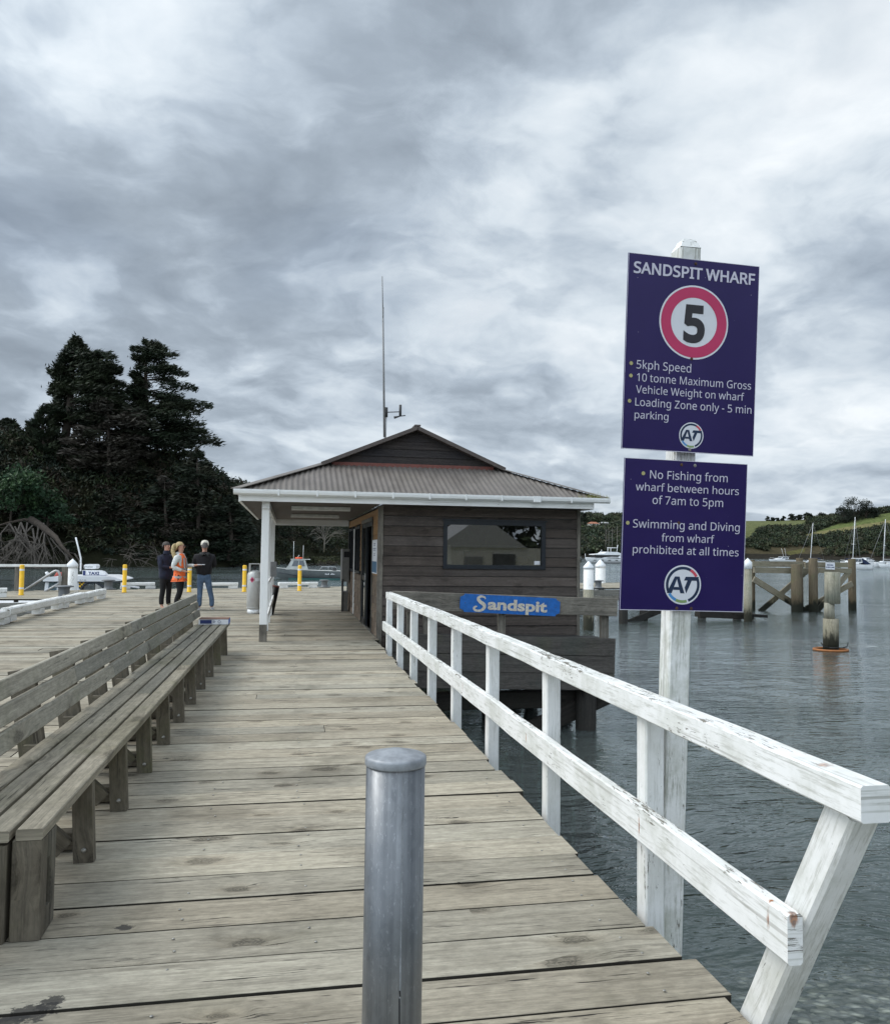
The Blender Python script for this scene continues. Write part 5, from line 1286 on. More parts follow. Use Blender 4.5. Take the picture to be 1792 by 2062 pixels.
mb = MB(); mb.box((-3.0, -.4, .9), (-2.6, .4, 1.25), .05); mb.build('engine_cover', 'dark_grey', gbt, local=True)
mb = MB()
for k in range(9):
    if k != 4: mb.box((-2.75+k*.115, 1.25, .50), (-2.68+k*.115, 1.285, .60+.03*(k % 3)))
mb.build('lettering', 'boat_white', hg, local=True)

# white water taxi behind the wharf head
YT = 36.6; f = lambda x, y: at_Y(x, y, YT)
c0 = f(165, 1175)
tx = boat('water_taxi', 'white taxi boat with a yellow and black chequer and red raft on its cabin roof', (c0.x, YT, WZ), 0)
def Q(u, v):                                          # frame position -> local x, z on the near side of the boat
    p = at_Y(u*.3125/1.9863, (2100+v*.3125)/1.9863, YT-1.15); return p.x-c0.x, p.z-WZ
QX = lambda u: Q(u, 800)[0]
QZ = lambda v: Q(1000, v)[1]
TW = 1.15
rows = hull_mesh(8.6, 2.7, .85, .35, stern=.95); rows = [[(x+.9, y, z) for x, y, z in r] for r in rows]
ht = put_hull(tx, rows, 'boat_white', 'boat_white', 'hull_stripe')
cb_ = frustum(tx, 'cabin', 'boat_white', (QX(550), QX(1035), TW), (QX(575), QX(1040), TW-.05), .8, QZ(722), wins=((0, .10, .33, .30, .97), (0, .37, .62, .30, .97), (2, .1, .6, .28, .96), (3, .1, .9, .3, .9)), glass='boat_glass_pale')
mb = MB(); ed = [(557, 690), (575, 672), (700, 660), (1000, 652), (1380, 655), (1480, 672), (1568, 700), (1568, 712), (1400, 722), (560, 722)]
mb.poly([(Q(u, v)[0], -TW-.1, Q(u, v)[1]) for u, v in ed], (0, 2*TW+.2, 0)); rf_ = mb.build('roof', 'boat_white', tx, local=True)
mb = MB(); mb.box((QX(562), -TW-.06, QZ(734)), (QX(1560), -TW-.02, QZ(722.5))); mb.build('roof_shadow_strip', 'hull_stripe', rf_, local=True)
ww = [(1030, 880), (1048, 815), (1075, 770), (1115, 740), (1165, 730), (1225, 733), (1285, 765), (1345, 810), (1380, 860)]
mb = MB(); mb.tube([(Q(u, v)[0], -TW, Q(u, v)[1]) for u, v in ww], .06, 6); mb.build('arch_frame', 'hull_stripe', tx, local=True)
mb = MB(); mb.poly([(Q(u, v)[0], -TW+.03, Q(u, v)[1]) for u, v in ww+[(1030, 880)]], (0, .02, 0)); mb.build('arch_window', 'boat_glass_pale', tx, local=True)
mb = MB(); mb.poly([(Q(u, v)[0], -TW+.02, Q(u, v)[1]) for u, v in ((1215, 733), (1255, 733), (1355, 800), (1320, 815))], (0, .06, 0)); mb.build('wind_screen_post', 'black', tx, local=True)
for mat_, par in (('yellow_plastic', 0), ('black', 1)):
    mb = MB(); s_ = (QX(1105)-QX(1010))/4
    for i in range(4):
        for j in range(4):
            if (i+j) % 2 == par and (i+j < 5):
                x = QX(1010)+i*s_; z = QZ(723)-.012-j*s_; mb.face([mb.bm.verts.new((a, -TW-.012, b_)) for a, b_ in ((x, z-s_), (x+s_, z-s_), (x+s_, z), (x, z))])
    mb.build('chequer', mat_, cb_, local=True)
bd = [(1008, 650), (1008, 584), (1225, 588), (1268, 600), (1300, 628), (1312, 650)]
mb = MB(); mb.poly([(Q(u, v)[0], -.55, Q(u, v)[1]) for u, v in bd], (0, .5, 0)); tb = mb.build('roof_board', 'boat_white', tx, local=True)
mb = MB(); fr = (Vector((QX(1080), -.553, QZ(640))), Vector((1, 0, 0)), Vector((0, 0, 1)), Vector((0, -1, 0))); lay_text(mb, 'TAXI', fr, 0, QX(1222)-QX(1080), 0, QZ(603)-QZ(640), .03, 'T', .004); mb.build('lettering', 'navy_print', tb, local=True)
mb = MB(); mb.box((QX(1010), -.57, QZ(646)), (QX(1042), -.556, QZ(590))); mb.box((QX(1010), -.575, QZ(655)), (QX(1310), -.52, QZ(647))); mb.build('board_frame', 'navy_print', tb, local=True)
mb = MB(); mb.box((QX(1002), -.35, QZ(568)), (QX(1163), .35, QZ(508)), .05); rd = mb.build('radar', 'boat_white', tx, local=True)
mb = MB(); fr = (Vector((QX(985), -.356, QZ(547))), Vector((1, 0, 0)), Vector((0, 0, 1)), Vector((0, -1, 0))); lay_text(mb, 'raymarine', fr, 0, QX(1120)-QX(985), 0, QZ(536)-QZ(547), .01, 'r', .004); mb.build('lettering', 'dark_grey', rd, local=True)
mb = MB(); mb.box((QX(1030), -.12, QZ(585)), (QX(1080), .12, QZ(568.5))); mb.build('radar_mount', 'hull_stripe', tx, local=True)
z_ = (QZ(612)+QZ(664))/2; r_ = (QZ(612)-QZ(664))/2
mb = MB(); mb.tube([(QX(632), -.4, z_-.1), (QX(655), -.4, z_), (QX(850), -.4, z_)], [r_*.5, r_, r_], 12); mb.build('life_raft', 'raft_red', tx, local=True)
mb = MB(); mb.tube([(QX(728), -.4, z_), (QX(750), -.4, z_)], r_*1.03, 12, caps=False); mb.build('raft_band', 'boat_white', tx, local=True)
mb = MB(); mb.tube([(QX(565), -.9, QZ(638)), (QX(590), -.9, QZ(622))], .1, 8); mb.tube([(QX(585), -.9, QZ(630)), (QX(600), -.9, QZ(665))], .02, 6); mb.build('flood_light', 'boat_white', tx, local=True)
rails(tx, [[(QX(1010), -1.1, QZ(668)), (QX(1300), -1.1, QZ(668)), (QX(1350), -1.1, QZ(692))], [(QX(560), -1.1, QZ(700)), (QX(760), -1.1, QZ(690)), (QX(830), -1.1, QZ(672))]], .02, 'dark_grey', 'roof_rail')
rails(tx, [[(QX(935), 0, QZ(600)), (QX(932), 0, QZ(430)), (QX(895), 0, QZ(295)), (QX(855), 0, QZ(155))]], .035, 'boat_white', 'aerial')
mb = MB(); fr = (Vector((QX(1025), -TW-.105, QZ(716))), Vector((1, 0, 0)), Vector((0, 0, 1)), Vector((0, -1, 0))); lay_text(mb, '616', fr, 0, QX(1108)-QX(1025), 0, QZ(696)-QZ(716), 0, '6', .004); mb.build('lettering', 'mid_grey', rf_, local=True)
rails(tx, [[(QX(1555), -.9, QZ(760)), (QX(1560), -.9, QZ(800)), (QX(1640), -.5, QZ(790)), (QX(1715), 0, QZ(812))]], .04, 'boat_white', 'bow_rail')

# motor yacht at the mouth of the channel, right of the hut
pw = at_z(1212, 1134.5, WZ); k_ = lambda x: at_Y(x, 1130, pw.y).x-pw.x; kz = lambda y: at_Y(1212, y, pw.y).z-WZ
my = boat('power_catamaran', 'large white power catamaran with a dark window band moored beyond the capped piles', (pw.x, pw.y, WZ), 0)
L0 = k_(1262)-k_(1178); 
rows = [[(x, y, z) for x, y, z in r] for r in hull_mesh(L0, 6.5, kz(1124.5), .35, stern=.98)]
rows = [[(-x+(k_(1262)+k_(1178))/2, y, z) for x, y, z in r] for r in rows]
hm = put_hull(my, rows, 'boat_white', 'boat_white')
for a, b_ in ((1188, 1193), (1203, 1208), (1217, 1222), (1231, 1236)):
    mb = MB(); mb.box((k_(a), -3.34, kz(1128.6)), (k_(b_), -3.26, kz(1127.2))); mb.build('port_light', 'black', hm, local=True)
mb = MB(); mb.box((k_(1183), -3.4, kz(1133.8)), (k_(1252), -3.30, kz(1131.6))); mb.build('boot_stripe', 'mid_grey', hm, local=True)
mb = MB(); pts = [(1200, 1125), (1210, 1122.3), (1225, 1121), (1240, 1121.3), (1249, 1125)]; mb.poly([(k_(x), -3.0, kz(y)) for x, y in pts], (0, 6, 0)); cm = mb.build('coachroof', 'boat_white', my, local=True)
mb = MB(); pts = [(1209, 1124.4), (1218, 1122.6), (1236, 1122.4), (1244, 1124.4)]; mb.poly([(k_(x), -3.05, kz(y)) for x, y in pts], (0, .03, 0)); mb.build('window', 'black', cm, local=True)
sal = frustum(my, 'saloon', 'black', (k_(1193), k_(1238), 2.6), (k_(1194), k_(1241), 2.5), kz(1122.8), kz(1117.3))
mb = MB(); pts = [(1192, 1117.6), (1192, 1116.2), (1210, 1114.5), (1213, 1112.2), (1220, 1111), (1236, 1111.2), (1243, 1113.8), (1258, 1115), (1258, 1117), (1242, 1117.4)]; mb.poly([(k_(x), -2.9, kz(y)) for x, y in pts], (0, 5.8, 0)); mb.build('flybridge', 'boat_white', my, local=True)
mb = MB(); pts = [(1236, 1123), (1243, 1117), (1247, 1117), (1252, 1122.8), (1258, 1125), (1240, 1125)]; mb.poly([(k_(x), -2.95, kz(y)) for x, y in pts], (0, .3, 0)); mb.build('quarter_panel', 'boat_white', my, local=True)
rails(my, [[(k_(1220), -1.5, kz(1111)), (k_(1220), -1.5, kz(1103))], [(k_(1226), -1.5, kz(1111)), (k_(1226), -1.5, kz(1103))], [(k_(1238), -1.5, kz(1112)), (k_(1240), -1.5, kz(1097))], [(k_(1219), -1.5, kz(1103)), (k_(1240), -1.5, kz(1103))], [(k_(1248), -1.5, kz(1113)), (k_(1250), -1.5, kz(1106))]], .11, 'boat_white', 'radar_arch')
rails(my, [[(k_(1206), -1, kz(1117)), (k_(1206), -1, kz(1110))], [(k_(1208.6), -1, kz(1117)), (k_(1208.6), -1, kz(1107))], [(k_(1176), -1, kz(1123)), (k_(1176), -1, kz(1115.5))]], .09, 'boat_white', 'aerial')
pw = at_z(1176, 1133.5, WZ)
bt = boat('moored_launch', 'low grey and white launch half hidden behind the hut corner', (pw.x-3, pw.y+12, WZ), 0)
put_hull(bt, hull_mesh(13, 3.2, 1.5, .4, stern=.9), 'boat_grey', 'boat_white', 'boat_white'); frustum(bt, 'cabin', 'boat_white', (-1, 5, 1.1), (-.6, 4.2, 1.0), 1.5, 2.4, wins=((0, .1, .9, .3, .8),))

# moored boats on the right
def yacht(x, ywl, ytop, xtop, Llen, label, rot, boomcover=None, stay=None, mast='boat_white', sheer=.95):
    p = at_z(x, ywl, WZ); b_ = boat('sailing_yacht', label, (p.x, p.y, WZ), rot, 'sailing yachts moored off the far shore')
    put_hull(b_, hull_mesh(Llen, Llen*.3, sheer, .3, stern=.7), 'boat_white', 'boat_white', 'hull_stripe')
    frustum(b_, 'coachroof', 'boat_white', (-Llen*.25, Llen*.15, Llen*.1), (-Llen*.22, Llen*.08, Llen*.085), sheer, sheer+.55, wins=((0, .1, .85, .3, .75), (2, .1, .9, .3, .75)))
    H_ = at_Y(x, ytop, p.y).z-WZ; lean = (at_Y(xtop, ytop, p.y)-at_Y(x, ytop, p.y)).x; ca, sa = math.cos(rot), math.sin(rot)
    top = Vector((lean*ca, -lean*sa, H_))
    mb = MB(); mb.tube([(.3, 0, sheer), Vector((.3, 0, 0))+top], [.16, .11], 8); m_ = mb.build('mast', mast, b_, local=True)
    q = Vector((.3, 0, 0))+top*.42; mb = MB(); mb.tube([q+Vector((-.2, -1.0, 0)), q+Vector((-.2, 1.0, 0))], .07, 5); q = Vector((.3, 0, 0))+top*.75; mb.tube([q+Vector((0, -.6, 0)), q+Vector((0, .6, 0))], .05, 5); mb.build('spreader', mast, m_, local=True)
    mb = MB(); mb.tube([Vector((.3, 0, 0))+top*.98, (Llen*.47, 0, sheer+.2)], .08, 5); mb.tube([Vector((.3, 0, 0))+top*.98, (-Llen*.48, 0, sheer)], .035, 4)
    for s_ in (-1, 1): mb.tube([Vector((.3, 0, 0))+top*.97, (.1, s_*Llen*.14, sheer)], .035, 4)
    mb.build('rigging', 'mid_grey', b_, local=True)
    mb = MB(); mb.tube([(.2, 0, sheer+1.3), (-Llen*.36, 0, sheer+1.35)], [.22, .16], 8); mb.build('boom', boomcover or 'mid_grey', b_, local=True)
    rails(b_, [[(Llen*.3, -.9, sheer+.2), (Llen*.3, -.9, sheer+.8), (Llen*.48, 0, sheer+1.0), (Llen*.3, .9, sheer+.8)], [(-Llen*.45, -1, sheer), (-Llen*.45, -1, sheer+.75), (-Llen*.25, -1.1, sheer+.7)]], .04)
    return b_
yacht(1633, 1134, 1053, 1639, 12, 'sailing yacht with a dark boom cover behind the jetty frame, left of three masts', R(150), 'canvas_blue')
yacht(1716, 1135.5, 1041, 1722, 13.5, 'sailing yacht with the tallest mast, behind the blue canopied cruiser', R(20), 'canvas_blue')
yacht(1780, 1137, 1045.5, 1785.5, 13, 'sailing yacht moored at the right frame edge', R(165))
def cruiser(x, ywl, Llen, label, rot, canopy=False, rods=False):
    p = at_z(x, ywl, WZ); b_ = boat('motor_cruiser', label, (p.x, p.y, WZ), rot, 'motor boats moored off the far shore')
    hh = put_hull(b_, hull_mesh(Llen, Llen*.34, 1.25, .45, stern=.92), 'boat_white', 'boat_white', 'mid_grey')
    frustum(b_, 'cuddy', 'boat_white', (-.5, Llen*.36, Llen*.13), (-.3, Llen*.16, Llen*.1), 1.3, 1.95)
    c_ = frustum(b_, 'cabin', 'boat_white', (-Llen*.16, Llen*.16, Llen*.125), (-Llen*.15, Llen*.04, Llen*.11), 1.7, 2.75, wins=((0, .08, .48, .2, .85), (0, .52, .93, .2, .85), (2, .08, .48, .2, .85), (2, .52, .93, .2, .85), (1, .06, .94, .15, .9)))
    mb = MB(); mb.box((-Llen*.2, -Llen*.12, 2.752), (Llen*.06, Llen*.12, 2.86), .03); mb.build('roof', 'boat_white', b_, local=True)
    if canopy:
        mb = MB(); mb.poly([(-Llen*.165, -Llen*.14, 2.8), (-Llen*.44, -Llen*.14, 1.35), (-Llen*.28, -Llen*.14, 1.3), (-Llen*.165, -Llen*.14, 1.9)], (0, Llen*.28, 0)); mb.build('canopy', 'canvas_blue', b_, local=True)
    if rods:
        rails(b_, [[(-Llen*.1, -.9, 2.8), (-Llen*.02, -1.0, 7.0)], [(-Llen*.1, .9, 2.8), (-Llen*.05, 1.0, 7.0)]], .05, 'boat_white', 'outrigger')
    rails(b_, [[(Llen*.1, -1.1, 1.5), (Llen*.12, -1.1, 2.1), (Llen*.46, -.2, 2.35), (Llen*.12, 1.1, 2.1)], [(Llen*.3, -.8, 1.6), (Llen*.3, -.75, 2.2)]], .04)
    return b_
cruiser(1575, 1132.5, 15, 'white fishing cruiser with two tall outriggers left of the jetty piles', R(182), rods=True)
cruiser(1722, 1147, 8.0, 'white motor cruiser with a dark blue canopy beside the right jetty pile', R(172), canopy=True)
cruiser(1745, 1134, 11, 'white motor cruiser moored behind the blue canopied one', R(10))
def dinghy(x, y, L_, label, rot):
    p = at_z(x, y, WZ); b_ = boat('moored_dinghy', label, (p.x, p.y, WZ), rot, 'small open boats at the right frame edge')
    put_hull(b_, hull_mesh(L_, 2.2, 1.1, .35, stern=.9), 'boat_white', 'boat_grey_pale', 'mid_grey')
    mb = MB(); mb.box((-.4, -.5, 1.0), (.6, .5, 1.5), .05); mb.build('console', 'boat_white', b_, local=True)
    mb = MB(); mb.box((-L_/2-.25, -.2, .4), (-L_/2+.1, .2, 1.55), .05); mb.build('outboard', 'dark_grey', b_, local=True)
dinghy(1765, 1143, 6.0, 'small white open boat with a mooring buoy off its bow, near the right frame edge', R(175)); dinghy(1790, 1143.5, 6.4, 'small white open boat cut by the right frame edge', R(170))
p = at_z(1754, 1143.5, WZ); mb = MB(); mb.ball((p.x, p.y, WZ+.15), .45, 10); solo('mooring_buoy', mb, 'boat_white', 'white mooring buoy floating beside the small open boat', 'buoy')

# ================================================================== PEOPLE
def skin_mesh(name, mat, parent, nodes, edges, sub=2, root=0):
    me = bpy.data.meshes.new(name); me.from_pydata([n_[0] for n_ in nodes], edges, [])
    o = bpy.data.objects.new('tmp', me); COL.objects.link(o)
    o.modifiers.new('s', 'SKIN'); sv = me.skin_vertices[0].data
    for i, n_ in enumerate(nodes): sv[i].radius = n_[1] if isinstance(n_[1], tuple) else (n_[1], n_[1]); sv[i].use_root = (i == root)
    if sub: o.modifiers.new('d', 'SUBSURF').levels = sub
    dg = bpy.context.evaluated_depsgraph_get(); m2 = bpy.data.meshes.new_from_object(o.evaluated_get(dg))
    bpy.data.objects.remove(o); bpy.data.meshes.remove(me); m2.name = name
    m2.materials.clear(); m2.materials.append(MATS[mat])
    for p in m2.polygons: p.use_smooth = True
    ob = bpy.data.objects.new(name, m2); COL.objects.link(ob); ob.parent = parent
    return ob
def person(label, loc, face, h, spec):
    """figure built facing -Y locally; spec gives the arm pose and clothes"""
    t = thing('person', label, 'person', loc, (0, 0, face)); s = h/1.75
    Z = lambda *a: tuple(q*s for q in a)
    LA, RA = spec['arms']                            # each: elbow, wrist, finger direction
    hy = spec.get('head_dir', 0.0)
    hd = spec.get('lean', 0.0)
    N = [(Z(0, 0, .95), (.10*s, .08*s)), (Z(0, .0, 1.12), (.10*s, .075*s)), (Z(0, .01, 1.30), (.115*s, .075*s)), (Z(0, .01, 1.43), (.06*s, .055*s)), (Z(0, -.01, 1.53), (.056*s, .058*s)), (Z(0, -.02, 1.60), (.075*s, .085*s)), (Z(0, -.02, 1.68), (.077*s, .090*s)), (Z(0, -.01, 1.745), (.05*s, .055*s))]
    E_ = [(0, 1), (1, 2), (2, 3), (3, 4), (4, 5), (5, 6), (6, 7)]
    def limb(start, pts):
        k = start
        for p, r in pts: N.append((Z(*p), r*s)); E_.append((k, len(N)-1)); k = len(N)-1
        return k
    hands = []
    for sg, (el, wr_, fd) in ((-1, LA), (1, RA)):
        k = limb(2, [((sg*.165, .01, 1.37), .040), (el, .034), (tuple((a+b_)/2 for a, b_ in zip(el, wr_)), .032), (wr_, .027)])
        d = Vector(fd).normalized(); wv_ = Vector(wr_); palm = wv_+d*.075
        k = limb(k, [(tuple(palm), .033)])
        side = d.cross(Vector((0, 0, 1))); side = side.normalized() if side.length > .1 else Vector((0, 1, 0))
        for q, ln in ((-.03, .065), (-.01, .078), (.01, .075), (.03, .06)):
            limb(k, [(tuple(palm+side*q+d*.035), .0095), (tuple(palm+side*q*1.1+d*(.035+ln*.5)-Vector((0, 0, .008))), .0085), (tuple(palm+side*q*1.1+d*(.035+ln)-Vector((0, 0, .022))), .007)])
        limb(k, [(tuple(wv_+d*.04-side*.04), .011), (tuple(wv_+d*.09-side*.055-Vector((0, 0, .01))), .009)])
    for sg, (kn, an) in zip((-1, 1), spec['legs']):
        limb(0, [((sg*.095, 0, .88), .07), (kn, .048), ((an[0], an[1]+.01, an[2]+.2), .044), (an, .036), ((an[0]+sg*.01, an[1]-.07, .035), .036), ((an[0]+sg*.015, an[1]-.17, .028), .028)])
    body = skin_mesh('body', 'skin', t, N, E_, 1)
    # face
    mb = MB(); mb.ball(Z(0, -.108, 1.645), .014*s, 6, (1, 1, 1.5)); 
    for sg in (-1, 1): mb.ball(Z(sg*.079, -.01, 1.645), .02*s, 6, (.6, 1, 1.5))
    mb.build('nose_and_ears', 'skin', t, local=True)
    mb = MB()
    for sg in (-1, 1): mb.ball(Z(sg*.032, -.098, 1.668), .009*s, 6)
    mb.box(Z(-.026, -.104, 1.604), Z(.026, -.095, 1.611)); mb.build('eyes_and_mouth', 'black', t, local=True)
    # trousers
    N2 = [(Z(0, .0, 1.10), (.150*s, .118*s)), (Z(0, .005, .92), (.160*s, .125*s))]; E2 = [(0, 1)]
    for sg, (kn, an) in zip((-1, 1), spec['legs']):
        k = 1
        for p, r in (((sg*.092, .0, .80), .104), (kn, .073), ((an[0], an[1]+.015, an[2]+.18), .068), ((an[0], an[1], an[2]+spec.get('hem', -.02)), .064)): N2.append((Z(*p), r*s)); E2.append((k, len(N2)-1)); k = len(N2)-1
    skin_mesh('trousers', spec['trousers'], t, N2, E2, 1)
    for sg, (kn, an) in zip((-1, 1), spec['legs']):
        mb = MB(); a, b_ = Vector(Z(an[0]+sg*.01, an[1]+.06, .028)), Vector(Z(an[0]+sg*.025, an[1]-.20, .025)); m_ = (a+b_)/2
        mb.tube([a, a*.7+b_*.3, a*.25+b_*.75, b_], [.036*s, .044*s, .05*s, .03*s], 10) if spec['shoes'] != 'sandal' else mb.beam(a-Vector((0, 0, .016)), b_-Vector((0, 0, .014)), .095*s, .02)
        mb.build('shoe', 'shoe_pale' if spec['shoes'] == 'pale' else 'black', t, local=True)
    # top garment with sleeves
    tp = spec['top']; w_ = tp.get('w', 1.0); lo = tp['lo']
    N3 = [(Z(0, .0, lo-.07), (.186*s*w_, .145*s*w_)), (Z(0, .0, lo+.06), (.184*s*w_, .143*s*w_)), (Z(0, .005, 1.20), (.188*s*w_, .138*s*w_)), (Z(0, .01, 1.36), (.190*s*w_, .128*s)), (Z(0, .01, 1.46), (.105*s, .095*s)), (Z(0, -.0, 1.50), (.068*s, .07*s))]; E3 = [(i, i+1) for i in range(5)]
    if tp.get('sleeves', True):
        for sg, (el, wr_, fd) in ((-1, LA), (1, RA)):
            k = 3
            for p, r in (((sg*.205, .01, 1.375), .088), (el, .066), (tuple((a+b_)/2 for a, b_ in zip(el, wr_)), .054), (tuple(Vector(el)*.06+Vector(wr_)*.94), .042)): N3.append((Z(*p), r*s)); E3.append((k, len(N3)-1)); k = len(N3)-1
    skin_mesh(tp['name'], tp['mat'], t, N3, E3, 1, root=2)
    return t, s, Z
def hair_shell(t, s, mat, nm='hair', low=1.60, fr=.02, extra=0.0, grow=1.0, back=.012):
    mb = MB(); c = Vector((0, back, 1.678))*s; n_ = 14; rings = []
    for i in range(7):
        th = math.pi*.5*i/6; ring = []
        for k in range(n_):
            a = 2*math.pi*k/n_; rr = math.cos(th)*1.0; bk = max(0, math.sin(a))
            drop = (-.085-extra)*bk**.6 if i == 0 else ((-.03-extra*.4)*bk**.6 if i == 1 else 0)
            ring.append(mb.bm.verts.new(c+Vector((.092*grow*rr*math.cos(a), .107*grow*rr*math.sin(a)+fr*.3, .098*math.sin(th)*grow+drop+(.012 if i == 0 and bk == 0 else 0)))*s*random.uniform(.985, 1.03)))
        rings.append(ring)
    for i in range(6):
        for k in range(n_):
            f_ = mb.face([rings[i][k], rings[i][(k+1) % n_], rings[i+1][(k+1) % n_], rings[i+1][k]])
            if f_: f_.smooth = True
    return mb.build(nm, mat, t, local=True)
# man in navy jacket, facing right and towards us
fp = at_z(332, 1227); 
tA, sA, Z = person('man in a dark navy jacket and black trousers with sandals, left of the orange vest', (fp.x, fp.y, 0.002), R(52), 1.74, dict(
    arms=(((-.24, -.06, 1.12), (-.06, -.22, 1.10), (.8, -.3, 0)), ((.25, .03, 1.12), (.17, -.2, 1.02), (-.5, -.6, 0))),
    legs=(((-.10, -.01, .50), (-.10, .02, .09)), ((.11, -.01, .50), (.12, .0, .09))), trousers='trouser_black', shoes='sandal', hem=.02, top=dict(name='jacket', mat='jacket_navy', lo=.82, w=1.16)))
hair_shell(tA, sA, 'hair_dark', fr=.03, grow=1.05)
mb = MB(); mb.lathe([(.085*sA, 1.44*sA), (.082*sA, 1.50*sA), (.074*sA, 1.545*sA)], (0, 0, 0), 14, caps=False); mb.build('collar', 'jacket_navy', tA, local=True)
# woman in the orange vest, side on facing right
fp = at_z(360, 1224.5)
tB, sB, Z = person('woman with a long blonde ponytail in an orange vest holding white papers', (fp.x+.12, fp.y-.95, 0.002), R(78), 1.74, dict(
    arms=(((-.27, .10, 1.13), (-.20, -.14, 1.03), (.5, -.8, -.2)), ((.22, -.08, 1.14), (.12, -.36, 1.17), (-.2, -1, .1))),
    legs=(((-.10, -.05, .50), (-.12, .02, .09)), ((.10, .0, .50), (.11, .06, .09))), trousers='trouser_black', shoes='dark', top=dict(name='shirt', mat='sleeve_white', lo=1.02, w=.86)))
hair_shell(tB, sB, 'hair_blonde', extra=.05, grow=1.04, back=.022)
skin_mesh('ponytail', 'hair_blonde', tB, [(Z(0, .10, 1.72), .04*sB), (Z(-.04, .17, 1.68), .055*sB), (Z(-.10, .17, 1.54), .06*sB), (Z(-.16, .10, 1.40), .052*sB), (Z(-.20, .04, 1.27), .04*sB), (Z(-.215, .02, 1.16), .012*sB)], [(i, i+1) for i in range(5)], 1)
ve = skin_mesh('vest', 'hi_vis_orange', tB, [(Z(0, .01, .80), (.180*sB, .170*sB)), (Z(0, .015, .92), (.178*sB, .162*sB)), (Z(0, .005, 1.22), (.215*sB, .172*sB)), (Z(0, .01, 1.38), (.185*sB, .150*sB)), (Z(0, .01, 1.50), (.10*sB, .10*sB))], [(0, 1), (1, 2), (2, 3), (3, 4)], 1, root=1)
def band(t, nm, z, a_, b_, hgt, mat, par, cy=.01):
    mb = MB(); n_ = 28; pr = None; rr = []
    for zz in (z, z+hgt): rr.append([mb.bm.verts.new((a_*math.cos(2*math.pi*k/n_), cy+b_*math.sin(2*math.pi*k/n_), zz)) for k in range(n_)])
    for k in range(n_): mb.face([rr[0][k], rr[0][(k+1) % n_], rr[1][(k+1) % n_], rr[1][k]])
    return mb.build(nm, mat, par, local=True)
band(tB, 'reflective_band', 1.04*sB, .203*sB, .168*sB, .055, 'vest_silver', ve); band(tB, 'reflective_band', .835*sB, .180*sB, .172*sB, .055, 'vest_silver', ve)
mb = MB()
for sg in (-1, 1): mb.beam(Z(sg*.085, .158, 1.08), Z(sg*.085, .135, 1.36), .05, .02, up=(0, 1, 0), c=0); mb.beam(Z(sg*.085, -.155, 1.08), Z(sg*.085, -.125, 1.36), .05, .02, up=(0, 1, 0), c=0)
mb.build('reflective_strap', 'vest_silver', ve, local=True)
mb = MB()
for sg in (-1, 1): mb.ball(Z(sg*.035, -.103, 1.668), .021*sB, 8, (1, .5, .8))
mb.box(Z(-.085, -.10, 1.672), Z(.085, -.092, 1.68)); mb.build('sunglasses', 'black', tB, local=True)
ppr = thing('paper_sheet', 'white sheet of paper held out by the woman in the orange vest', 'paper', (0, 0, 0))
w_ = Matrix.Translation(tB.location) @ Matrix.Rotation(R(78), 4, 'Z'); pc = w_ @ (Vector((.06, -.50, 1.19))*sB)
ROOT[ppr.name] = Matrix.Translation(-pc); ppr.location = pc
mb = MB(); mb.box(pc+Vector((-.06, -.12, -.004)), pc+Vector((.12, .10, .008))); mb.build('sheet', 'paper_white', ppr)
# man with the cap, seen from behind
fp = at_z(409, 1228)
tC, sC, Z = person('man seen from behind in a cream cap, black hooded top and blue jeans', (fp.x, fp.y, 0.002), R(188), 1.77, dict(
    arms=(((-.265, -.02, 1.13), (-.13, -.2, 1.12), (.8, -.3, 0)), ((.265, -.02, 1.13), (.13, -.21, 1.10), (-.8, -.3, 0))),
    legs=(((-.155, -.0, .50), (-.21, .03, .09)), ((.09, -.0, .50), (.10, .05, .09))), trousers='denim', shoes='pale', top=dict(name='hoodie', mat='hoodie_black', lo=.93, w=1.14)))
hair_shell(tC, sC, 'hair_grey', grow=1.02)
mb = MB(); mb.lathe([(.100*sC, 1.665*sC), (.104*sC, 1.69*sC), (.098*sC, 1.74*sC), (.07*sC, 1.785*sC), (.03*sC, 1.80*sC), (.001, 1.803*sC)], (0, .005, 0), 16); cp_ = mb.build('cap', 'cap_cream', tC, local=True)
mb = MB(); mb.poly([Vector(Z(.085*math.cos(R(a)), -.07-.13*abs(math.sin(R(a))), 1.668)) for a in range(180, 361, 20)], (0, 0, .012)); mb.build('peak', 'cap_cream', cp_, local=True)
skin_mesh('hood', 'hood_grey', tC, [(Z(-.115, .03, 1.46), .04*sC), (Z(-.07, .115, 1.43), .05*sC), (Z(0, .15, 1.36), .058*sC), (Z(.07, .115, 1.43), .05*sC), (Z(.115, .03, 1.46), .04*sC)], [(i, i+1) for i in range(4)], 1, root=2)

# ================================================================== LAND AND TREES
def smooth(a, b, x): t = min(1, max(0, (x-a)/(b-a))); return t*t*(3-2*t)
def lerp_st(st, x):
    for a, b_ in zip(st[:-1], st[1:]):
        if a[0] <= x <= b_[0]:
            t = (x-a[0])/(b_[0]-a[0]); return [p+(q-p)*t for p, q in zip(a, b_)]
    return list(st[0] if x < st[0][0] else st[-1])
def hsh(i, j, s=0.0): v = math.sin(i*12.9898+j*78.233+s)*43758.5453; return v-math.floor(v)
def vnoise(x, y):
    i, j = math.floor(x), math.floor(y); fx, fy = x-i, y-j; fx = fx*fx*(3-2*fx); fy = fy*fy*(3-2*fy)
    return (hsh(i, j)*(1-fx)+hsh(i+1, j)*fx)*(1-fy)+(hsh(i, j+1)*(1-fx)+hsh(i+1, j+1)*fx)*fy
def fb(x, y): return vnoise(x, y)*.55+vnoise(x*2.1+7, y*2.1)*.3+vnoise(x*4.3, y*4.3+3)*.15
